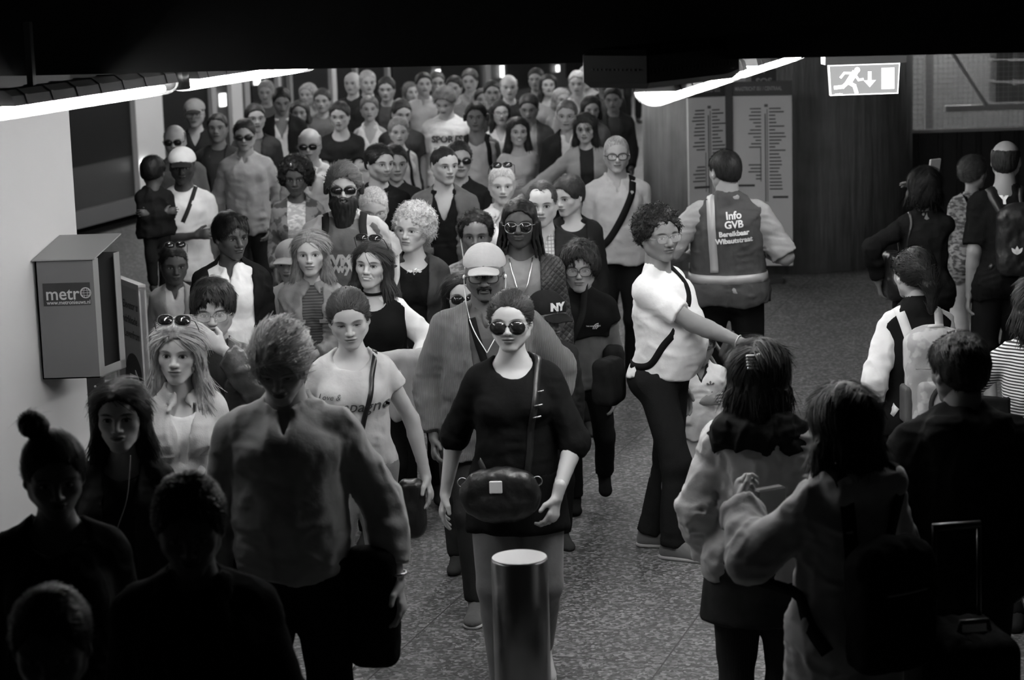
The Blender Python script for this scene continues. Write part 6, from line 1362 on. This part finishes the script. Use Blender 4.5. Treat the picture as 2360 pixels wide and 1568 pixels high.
p = mk((925, 230), 1.78, 'person in dark T-shirt looking down just behind the light sleeveless top', lod=0, skin=.38, hr=SH('short', .04, th=.008), head=(16, 14, 0), tops=[TEE(.05)])
p = mk((1022, 205), 1.82, 'person with head bowed in white printed T-shirt', lod=1, w=1.1, skin=.40, hr=SH('short', .14, th=.016, sweep=1), head=(-14, 24, 0), tops=[TEE(.66, sleeve=.7, loose=.02, wr=.008)], arms=('down', 'down'))
decal(p, text_geo('SPORTS', .085, .004), 0, 1.28, plain(.05)); decal(p, text_geo('TEAM', .10, .004), 0, 1.17, plain(.10))
p = mk((1096, 237), 1.76, 'person in grey tank top with headphones round the ears and backpack straps', lod=1, skin=.15, hr=SH('short', .015, th=.010), head=(-4, 4, 0), tops=[T('tank_top', cloth(.48), sleeve=-1, neck='tank', hem=.80, wr=.007)], arms=('down', 'back'), stride=.1)
hd = lambda v: to_person(p.f, np.array([v]))[0]
o = MB().tube([hd((.090 * math.sin(a), .015, .015 + .11 * math.cos(a))) for a in np.linspace(-1.7, 1.7, 13)], .007, 6).build('headphones', plain(.02, .4), p.root, True)
for s in (-1, 1): hgrid(p, 'ear_cup', plain(.02, .4), lambda g: g.box((s * .094, .012, -.006), (.013, .028, .033), .012, .004), (-.13, -.06, -.07), (.13, .08, .06), parent=o)
backpack(p, 'dark backpack worn by the person in the grey tank top', cloth(.02))
p = mk((1192, 272), 1.62, 'smiling person with long dark hair and pale blouse', lod=1, sex='f', skin=.36, hr=SH('long', .03, L=.28, th=.010, spread=.085), head=(8, 2, 0), sk=dict(smile=.8, teeth=1), fs=dict(smile=1), tops=[T('blouse', cloth(.42), sleeve=.8, neck='scoop', hem=.88, wr=.008)], arms=('bent', 'down'), bot=('trousers', cloth(.2), {}))
p = mk((1152, 232), 1.66, 'person in glasses with dark hair and pale top behind the tank top', lod=0, sex='f', skin=.38, hr=SH('long', .03, L=.2), gl='clear', tops=[T('top', cloth(.55), sleeve=.8, neck='v')], head=(6, 2, 0))
p = mk((1218, 218), 1.76, 'person in open dark jacket over a pale shirt looking down', lod=0, skin=.22, hr=SH('short', .03, th=.008), head=(-6, 16, 0), tops=[SHIRT(.3, sleeve=0), JKT(.08)], arms=('waist', 'waist'))
p = mk((1348, 262), 1.74, 'person with long dark fringe and long grey cardigan, one arm stretched out', lod=1, sex='f', skin=.32, hr=SH('long', .025, L=.24, th=.010, bangs=.008), head=(-8, 8, 0), sk=dict(smile=.6), tops=[T('top', cloth(.02), sleeve=0, neck='crew', hem=.8), T('long_cardigan', cloth(.22), sleeve=1.95, hem=.62, infl=.026, neck='v', open=(.05, .06, .5))], arms=(((.42, -.10, -.30), (0, 1, -.4)), 'down'), bot=('trousers', BLK, {}))
p = mk((1306, 232), 1.78, 'person with grey hair in dark suit and white collar', lod=0, skin=.34, hr=SH('short', .12, th=.006), head=(-8, 6, 0), tops=[SHIRT(.7, sleeve=0), JKT(.02)])
p = mk((1362, 222), 1.66, 'dark-haired person looking down behind the long cardigan', lod=0, sex='f', skin=.3, hr=SH('bob', .03, L=.10, th=.010), head=(6, 12, 0), tops=[T('top', cloth(.12), sleeve=1.4, neck='crew')])
FAR = [((975, 168), 1.78, 'far', 'm', .36, SH('short', .03), SHIRT(.60, sleeve=1.0), 'person in pale shirt and dark scarf far back, left of the lit strip'), ((1006, 166), 1.76, 'far', 'm', .24, SH('short', .05), JKT(.05), 'dark figure beside the pale shirt far back'),
       ((1046, 176), 1.72, 'far', 'f', .3, SH('short', .04), TEE(.15), 'short-haired person in dark top far back'), ((1082, 160), 1.80, 'far', 'm', .34, SH('short', .06), SHIRT(.22), 'person in grey shirt far back above the headphones'),
       ((1134, 186), 1.74, 'far', 'm', .24, SH('short', .02), TEE(.06), 'dark-haired person in dark T-shirt far back'), ((1172, 172), 1.80, 'far', 'm', .46, SH('bald', .2), TEE(.03), 'bald bright-headed person far back'),
       ((1262, 172), 1.70, 'far', 'f', .46, SH('long', .04), ('top', cloth(.3), dict(sleeve=1.4, neck='scoop')), 'person with long dark hair and bright face far back'), ((1292, 204), 1.60, 'far', 'f', .36, SH('bob', .25, L=.08), TEE(.28), 'person in tan top with light hair far back'),
       ((1330, 164), 1.76, 'far', 'm', .46, SH('short', .35), SHIRT(.55), 'pale-haired person in light shirt far back'), ((1352, 152), 1.80, 'far', 'm', .42, SH('short', .3), SHIRT(.4), 'tall pale person far back by the lit column'),
       ((1392, 160), 1.80, 'far', 'm', .12, SH('short', .02), JKT(.02), 'dark-clothed person with raised arm near the pillar'), ((1412, 200), 1.72, 'far', 'm', .16, SH('short', .02), JKT(.03), 'dark-jacketed person beside the pillar gap'),
       ((1372, 206), 1.62, 'far', 'f', .3, SH('long', .02), JKT(.02), 'dark-haired person in black between the far figures'), ((690, 232), 1.66, 'far', 'f', .3, SH('bob', .05, L=.1), TEE(.12), 'person partly hidden behind the black jacket near the train'),
       ((742, 205), 1.70, 'far', 'm', .26, SH('short', .05), TEE(.10), 'dark figure behind the folded-arms person'), ((890, 178), 1.74, 'far', 'm', .3, SH('short', .04), JKT(.03), 'dark-jacketed person behind the white sleeveless top'),
       ((945, 190), 1.66, 'far', 'f', .34, SH('long', .10, L=.2), TEE(.12), 'long-haired person in dark top far back left of centre'), ((1235, 158), 1.78, 'far', 'm', .2, SH('short', .02), JKT(.02), 'dark figure far back under the beam'),
       ((612, 186), 1.72, 'far', 'm', .25, SH('short', .2), TEE(.08), 'grey-haired figure at the far train doors'), ((1110, 205), 1.60, 'far', 'f', .3, SH('short', .03), TEE(.25), 'short person with dark hair above the tank top')]
rg = random.Random(8)
for pix, ht, _, sx, sk_, hr_, tp, lb in FAR:
    tops = [tp] if tp[0] != 'jacket' else [TEE(.2 if sk_ > .3 else .05), tp]
    mk(pix, ht, lb, lod=0, sex=sx, skin=sk_, hr=hr_, tops=tops, yaw=rg.uniform(-12, 12), head=(rg.uniform(-18, 18), rg.uniform(0, 10), 0), stride=rg.uniform(.05, .18), bot=('trousers', rg.choice([DK, BLK, JEANS, cloth(.12)]), {}), arms=(rg.choice(['down', 'fwd', 'back']), rg.choice(['down', 'fwd', 'waist'])), group='far figures in the crowd')
vv = at_z(1460, 284, 0)
p = mk((1466, 118), 1.80, 'person in black trousers half hidden behind the pillar edge far back', lod=0, skin=.2, hr=SH('short', .02), tops=[JKT(.02)], bot=('trousers', BLK, {}), group='far figures in the crowd', world=(vv.x, vv.y))

# ---------------------------------------------------------------- right side
def vestman():
    p = start((1672, 348), 1.86, 'person seen from behind in a reflective information vest facing the route map', yaw=176, lod=2, sex='m', w=1.28, head=(28, 4, 0), arms=(((.02, -.20, -.24), (.6, .8, -.3)), ((.06, -.18, -.26), (.8, .8, -.3))), feet=((-.12, .0, 0, 0), (.12, .0, 0, 0)), group='people standing in the hall')
    body(p, skin_mat(.28, brow=.02)); legs(p, 'trousers', cloth(.012), loose=.02, wr=.006); garment(p, 'shirt', cloth(.30), sleeve=.95, neck='collar', collar=1, hem=.95, wr=.006, loose=.02, infl=.018)
    v = garment(p, 'reflective_vest', cloth(.07), sleeve=-1, neck='v', hem=.86, infl=.040, wr=.006, seed=6); refl = plain(.34, .35, 0, .6)
    hair(p, 'short', .022, th=.005, amp=.002)
    for z in (1.02,): strap(p, [(math.sin(a) * .3, -math.cos(a) * .3, z) for a in np.linspace(0, 6.2832, 13)], .055, refl, 'reflective_band', v, lift=.004)
    for s in (-1, 1): strap(p, [(s * .10, -.2, 1.06), (s * .10, -.2, 1.3), (s * .09, -.05, 1.49), (s * .10, .08, 1.46), (s * .115, .2, 1.3), (s * .10, .2, 1.06)] if s > 0 else [(s * .10, -.2, 1.06), (s * .10, -.2, 1.3)], .050, refl, 'reflective_band', v, lift=.004)
    w = plain(.75, .6)
    for t, z, sz in (('Info', 1.385, .062), ('GVB', 1.335, .060), ('Bereikbaar', 1.285, .042), ('Wibautstraat', 1.245, .042)): decal(p, text_geo(t, sz, .0018), -.03, z, w, True, rotd=4, parent=v, lift=.009)
    for i in (0, 1): shoe(p, i, cloth(.02))
vestman()
p = mk((2132, 388), 1.66, 'person in black seen from behind photographing with a raised pale phone', yaw=184, lod=1, sex='f', w=1.12, skin=.2, hr=SH('bob', .012, L=.06, th=.018), head=(-8, 0, 0), arms=(((-.10, -.30, .16), (.8, 0, -1)), ((.18, .02, -.36), (1, .5, 0))), tops=[T('top', cloth(.013), sleeve=1.9, neck='crew', hem=.80, wr=.007)], bot=('trousers', DK, {}), stride=.08)
phone(p, (-.14, -.30, 1.60), 'pale phone held up beside the head of the person in black', .5, (.05, .007, .085), rx=-10, rz=35)
satchel(p, 'shiny black shoulder bag of the photographing person', (.23, .08, 1.05), (.06, .11, .15), cloth(.015, 'leather'), [(.22, .12, 1.16), (.14, .12, 1.42), (.12, .0, 1.5), (.13, -.1, 1.38), (.2, -.02, 1.18)], .02, name='leather_bag')
p = mk((2240, 360), 1.56, 'person in patterned blouse and white cropped trousers walking away', yaw=172, lod=1, sex='f', skin=.34, hr=SH('short', .10, th=.010, bun=((0, .115, .02), .03)), head=(-40, 0, 0), arms=('fwd', 'bent'), stride=.16, tops=[T('blouse', cloth(.42, 'pattern', .12), sleeve=1.4, neck='crew', hem=.74, wr=.007, loose=.02)], bot=('cropped_trousers', cloth(.72), dict(length=1.55, loose=.03)), shoes=(.45, 1))
strap(p, [(.08, .02, 1.48), (.0, .15, 1.36), (-.12, .16, 1.15), (-.18, .05, 1.0)], .02, cloth(.01), 'bag_strap')
def baldman():
    p = start((2318, 324), 1.84, 'bald person in black T-shirt and long shorts seen from behind', yaw=178, lod=2, sex='m', w=1.0, head=(-22, 2, 0), arms=('fwd', 'down'), stride=.12, group='commuters walking away')
    body(p, skin_mat(.27)); legs(p, 'shorts', cloth(.012), length=1.12, loose=.04); garment(p, 't_shirt', cloth(.010), sleeve=.85, neck='crew', hem=.80, loose=.02, wr=.006); hair(p, 'bald', .03, th=.005, low=-.03)
    decal(p, text_geo('Y', .06, .006), .02, 1.40, plain(.8), True, name='neck_logo')
    for i in (0, 1): shoe(p, i, cloth(.4), SOLE)
    o = backpack(p, 'black drawstring bag with white three-leaf logo on the bald person', cloth(.014, 'shiny'), (.15, .07, .21), 1.16, 'drawstring_bag', x=-.06, pocket=False)
    mb = MB(); c = p.f.T((-.02, .285, 1.10))
    for a in (-38, 0, 38):
        pts = []
        for t in np.linspace(0, 1, 9): pts.append((.011 * math.sin(math.pi * t) * (1 if True else 0), .055 * t))
        poly = pts + [(-u, v) for u, v in pts[::-1][1:-1]]; ca, sa = math.cos(math.radians(a)), math.sin(math.radians(a)); poly = [(u * ca + v * sa, -u * sa + v * ca) for u, v in poly]
        MB().prism([(c[0] + u, c[2] + v) for u, v in poly], c[1] + .003, c[1] + .006).build('logo_leaf', plain(.85), o)
baldman()
def packwoman():
    p = start((2108, 574), 1.66, 'person with ponytail, black waistcoat and rolled white sleeves seen from behind', yaw=186, lod=2, sex='f', w=1.0, skin=None, head=(14, 4, 0), arms=('down', 'down'), stride=.06, group='commuters walking away') if False else start((2108, 574), 1.66, 'person with ponytail, black waistcoat and rolled white sleeves seen from behind', yaw=186, lod=2, sex='f', w=1.04, head=(14, 4, 0), arms=('down', ((.10, .0, -.5), (.5, 1, 0))), stride=.06, group='commuters walking away')
    body(p, skin_mat(.34)); legs(p, 'trousers', DK, waist=.9); garment(p, 'shirt', cloth(.66), sleeve=1.42, neck='crew', hem=.88, loose=.026, wr=.007, infl=.014, cuff=0); garment(p, 'waistcoat', cloth(.010), sleeve=-1, neck='crew', hem=.84, infl=.044, wr=.001); hair(p, 'pony', .025, th=.006, L=.12)
    for i in (0, 1): shoe(p, i, cloth(.03))
    s, e, w, d = p.f.arm[1]; b = e + (w - e) * .42; g = Grid(b - .1, b + .1, .005); g.cap(b - d * .012, b + d * .012, .062, .060, .002, None, True, 'u', True); V, Q = g.net(); link('cuff', np_mesh('cuff', V, Q), cloth(.02), p.root)
    o = backpack(p, 'pale backpack with mesh pockets and wide white strap on the ponytailed person', cloth(.42, 'camo', .30), (.135, .085, .24), 1.12, smat=cloth(.62), off=.005, x=-.03)
    for s in (-1, 1): c = p.f.T((-.03 + s * .14, .22, 1.02)); sdf_part('side_pocket', lambda g: g.box(c, (.02, .06, .09), .018, .01), c - .13, c + .13, .007, cloth(.08), o)
    c = p.f.T((-.06, .335, 1.02)); MB().tube([(c[0] + .075 * math.cos(a), c[1], c[2] + .10 * math.sin(a)) for a in np.linspace(0, 6.28, 25)[:-1]], .012, 8, True).build('pocket_piping', cloth(.03), o, True)
    c = p.f.T((-.0, .36, .90)); MB().tube([(c[0] + .03 * math.cos(a), c[1], c[2] + .02 * math.sin(a)) for a in np.linspace(0, 6.28, 17)[:-1]], .006, 6, True).build('hanging_ring', plain(.6, .3, .4), o, True)
    MB().tube([p.f.T(q) for q in ((-.07, .20, 1.36), (-.06, .25, 1.41), (-.0, .25, 1.41), (.01, .20, 1.36))], .010, 8).build('grab_handle', cloth(.5), o, True)
packwoman()
p = mk((2392, 640), 1.62, 'person in finely striped top cut off by the right edge', yaw=150, lod=2, sex='f', w=1.12, skin=.5, hr=SH('bob', .03, L=.08), arms=(((.18, -.05, -.40), (1, .6, 0)), ((.16, -.10, -.40), (1, .5, 0))), tops=[T('striped_top', cloth(.70, 'stripe', .03), sleeve=1.2, neck='scoop', hem=.86, wr=.006, loose=.03)], bot=('trousers', DK, {}), group='commuters walking away')
satchel(p, 'small square black bag against the striped top', (.16, .19, 1.13), (.075, .03, .07), cloth(.01), name='square_bag', rnd=.01, rz=12)
def clipwoman():
    p = start((1752, 792), 1.66, 'person with hair clipped up, grey sweatshirt and dark denim skirt seen from behind', yaw=166, lod=2, sex='f', w=1.15, head=(-22, 8, 0), arms=(((.06, -.10, -.50), (.5, 1, 0)), ((.06, -.14, -.48), (.5, 1, 0))), feet=((-.07, 0, 0, 0), (.09, .02, 0, 0)), group='people standing in the hall')
    body(p, skin_mat(.30)); legs(p, 'tights', cloth(.03, 'knit'), infl=.004, loose=0, wr=.001); legs(p, 'denim_skirt', cloth(.05, 'denim', .02), infl=.016, skirt=(.16, .23, .66), waist=.98)
    garment(p, 'sweatshirt', cloth(.46), sleeve=1.95, neck='crew', hem=.82, infl=.034, loose=.034, wr=.010, cuff=1, seed=4); garment(p, 'scarf', cloth(.018), sleeve=0, hem=1.36, infl=.05, neck='high', wr=.012, hood=1)
    hair(p, 'long', .018, th=.020, L=.12, spread=.085, bun=((-.02, .085, .07), .045), amp=.006)
    def fn(g):
        for t in np.linspace(-1, 1, 5): g.cap((-.05 + t * .004, .12, .06 + t * .022), (-.02 + t * .004, .142, .055 + t * .022), .004, .005, .002)
        g.cap((-.05, .12, .035), (-.05, .12, .085), .006, .006, .004)
    hgrid(p, 'hair_clip', plain(.6, .2, .3), fn, (-.1, .06, 0), (.03, .18, .14), h=.0028)
    for i in (0, 1): shoe(p, i, cloth(.03))
clipwoman()
def blackhair():
    p = start((1948, 896), 1.68, 'person with thick black hair and beige jacket holding up a camera, back turned', yaw=208, lod=2, sex='f', w=1.15, head=(0, 6, 0), arms=(((-.02, -.30, -.16), (.8, .3, -1)), ((.06, -.34, -.06), (.8, .3, -1))), feet=((-.08, 0, 0, 0), (.09, .02, 0, 0)), group='people standing in the hall', hands=({'curl': 45}, {'curl': 45}))
    body(p, skin_mat(.30)); legs(p, 'trousers', DK, loose=.03); garment(p, 'beige_jacket', cloth(.34), sleeve=1.9, neck='crew', hem=.72, infl=.042, loose=.024, wr=.008, hood=1, cuff=1, seed=9)
    hair(p, 'long', .010, th=.020, L=.15, spread=.092, amp=.004)
    for i in (0, 1): shoe(p, i, cloth(.02))
    backpack(p, 'black backpack hanging low on the person in the beige jacket', cloth(.010), (.15, .08, .20), 1.06, off=.05, x=.02)
    h1 = (p.f.arm[0][2] + p.f.arm[1][2]) / 2 + (p.f.arm[0][3] + p.f.arm[1][3]) * .05; w_ = wpt(p, h1); o = empty('camera', w_, math.radians(p.yaw)); tag(o, 'small camera held up by the person in the beige jacket', 'camera'); MB().box((-.055, -.02, -.035), (.055, .02, .035), bev=.006).build('camera_body', plain(.08, .35), o); MB().lathe([(.026, 0), (.026, .03), (.02, .032)], (0, 0, 0), 20, Matrix.Translation((0, -.02, 0)) @ Matrix.Rotation(math.pi / 2, 4, 'X')).build('camera_lens', plain(.02, .2), o, True)
blackhair()
p = mk((2212, 772), 1.74, 'broad dark-haired person in black quilted jacket seen from behind at the right', yaw=184, lod=2, w=1.25, skin=.16, hr=SH('short', .012, th=.010, amp=.004, low=-.01), head=(16, 6, 0), arms=(((.08, -.08, -.50), (.6, 1, 0)), ((.10, -.05, -.50), (.6, 1, 0))), tops=[T('quilted_jacket', cloth(.010), sleeve=1.95, neck='high', hem=.80, infl=.042, loose=.02, wr=.008, hood=1)], bot=('jeans', cloth(.014, 'denim', .010), dict(loose=.02)), feet=((-.10, 0, 0, 0), (.10, 0, 0, 0)), group='people standing in the hall')
# ---------------------------------------------------------------- luggage and pushchairs
def pushchair(c, rz, label, v=.02, seat=.05, s=1.0):
    o = empty('pushchair', c, math.radians(rz)); tag(o, label, 'pushchair', 'pushchairs'); fr = plain(.02, .35)
    for sx in (-1, 1):
        MB().tube([(sx * .24 * s, -.38 * s, .12 * s), (sx * .22 * s, .10 * s, .55 * s), (sx * .20 * s, .38 * s, 1.0 * s)], .012 * s, 8).build('side_tube', fr, o, True); MB().tube([(sx * .23 * s, .32 * s, .12 * s), (sx * .22 * s, .02 * s, .5 * s)], .012 * s, 8).build('rear_tube', fr, o, True)
        for y in (-.38, .32):
            w = MB(); w.tube([(sx * .26 * s, (y + .095 * math.cos(a)) * s, (.11 + .095 * math.sin(a)) * s) for a in np.linspace(0, 6.283, 21)[:-1]], .015 * s, 8, True); wo = w.build('wheel', plain(.03, .6), o, True)
            for a in range(5): a *= 1.2566; MB().tube([(sx * .26 * s, y * s, .11 * s), (sx * .26 * s, (y + .09 * math.cos(a)) * s, (.11 + .09 * math.sin(a)) * s)], .006 * s, 6).build('spoke', plain(.35, .4, .5), wo, True)
    MB().tube([(-.20 * s, .38 * s, 1.0 * s), (0, .41 * s, 1.02 * s), (.20 * s, .38 * s, 1.0 * s)], .014 * s, 8).build('handlebar', plain(.02, .5), o, True)
    sdf_part('fabric_seat', lambda g: (g.cap((0, .22 * s, .86 * s), (0, .02 * s, .48 * s), .13 * s, .14 * s, .03, ((0, 1, .4), .25)), g.cap((0, 0, .46 * s), (0, -.24 * s, .44 * s), .14 * s, .13 * s, .03, ((0, 0, 1), .3)), g.disp(lambda Q: .006 * vnoise(Q, (14, 14, 14), 3))), (-.25 * s, -.4 * s, .3 * s), (.25 * s, .4 * s, 1.05 * s), .009, cloth(seat), o)
    return o
c = at_y(1700, 830, 11.35); pushchair((c.x + .22, 12.1, 0), 80, 'black pushchair just behind the person with clipped-up hair', s=.95)
c = at_y(2185, 1380, 9.0); pushchair((c.x + .12, 9.05, 0), 195, 'pushchair glimpsed between the beige jacket and the black quilted jacket', seat=.5, s=.8)
def suitcase():
    c = at_y(2160, 1500, 6.75); o = empty('rolling_suitcase', (c.x + .09, 6.66, 0), math.radians(8)); tag(o, 'dark wheeled suitcase standing between the two people bottom right', 'suitcase'); zt = at_y(2160, 1436, 6.72).z
    sdf_part('case_shell', lambda g: (g.box((0, 0, zt / 2 + .03), (.115, .18, zt / 2 - .03), .05), g.disp(lambda Q: .003 * np.sin(Q[:, 0] * 120) * (np.abs(Q[:, 1]) > .05))), (-.2, -.25, -.02), (.2, .25, zt + .1), .008, cloth(.008), o)
    for x in (-.075, .075):
        MB().tube([(x, .13, zt - .05), (x, .14, zt + .30)], .008, 8).build('handle_tube', plain(.015, .3), o, True)
    MB().tube([(-.08, .14, zt + .30), (.08, .14, zt + .30)], .013, 8).build('pull_handle', plain(.02, .4), o, True); MB().tube([(-.05, -.03, zt - .005), (-.045, -.03, zt + .03), (.045, -.03, zt + .03), (.05, -.03, zt - .005)], .009, 8).build('top_handle', plain(.03, .4), o, True)
    for x in (-.09, .09):
        for y in (-.13, .13): MB().lathe([(.012, -.012), (.03, -.012), (.03, .012), (.012, .012)], (0, 0, 0), 16, Matrix.Translation((x, y, .03)) @ Matrix.Rotation(math.pi / 2, 4, 'Y')).build('wheel', plain(.02, .5), o, True)
suitcase()
for i, a in enumerate(ALL):
    for b in ALL[i + 1:]:
        d = math.hypot(a[1] - b[1], a[2] - b[2])
        if d < .42: print('NEAR %.2f  %s %s | %s %s' % (d, a[0], a[4], b[0], b[4]))
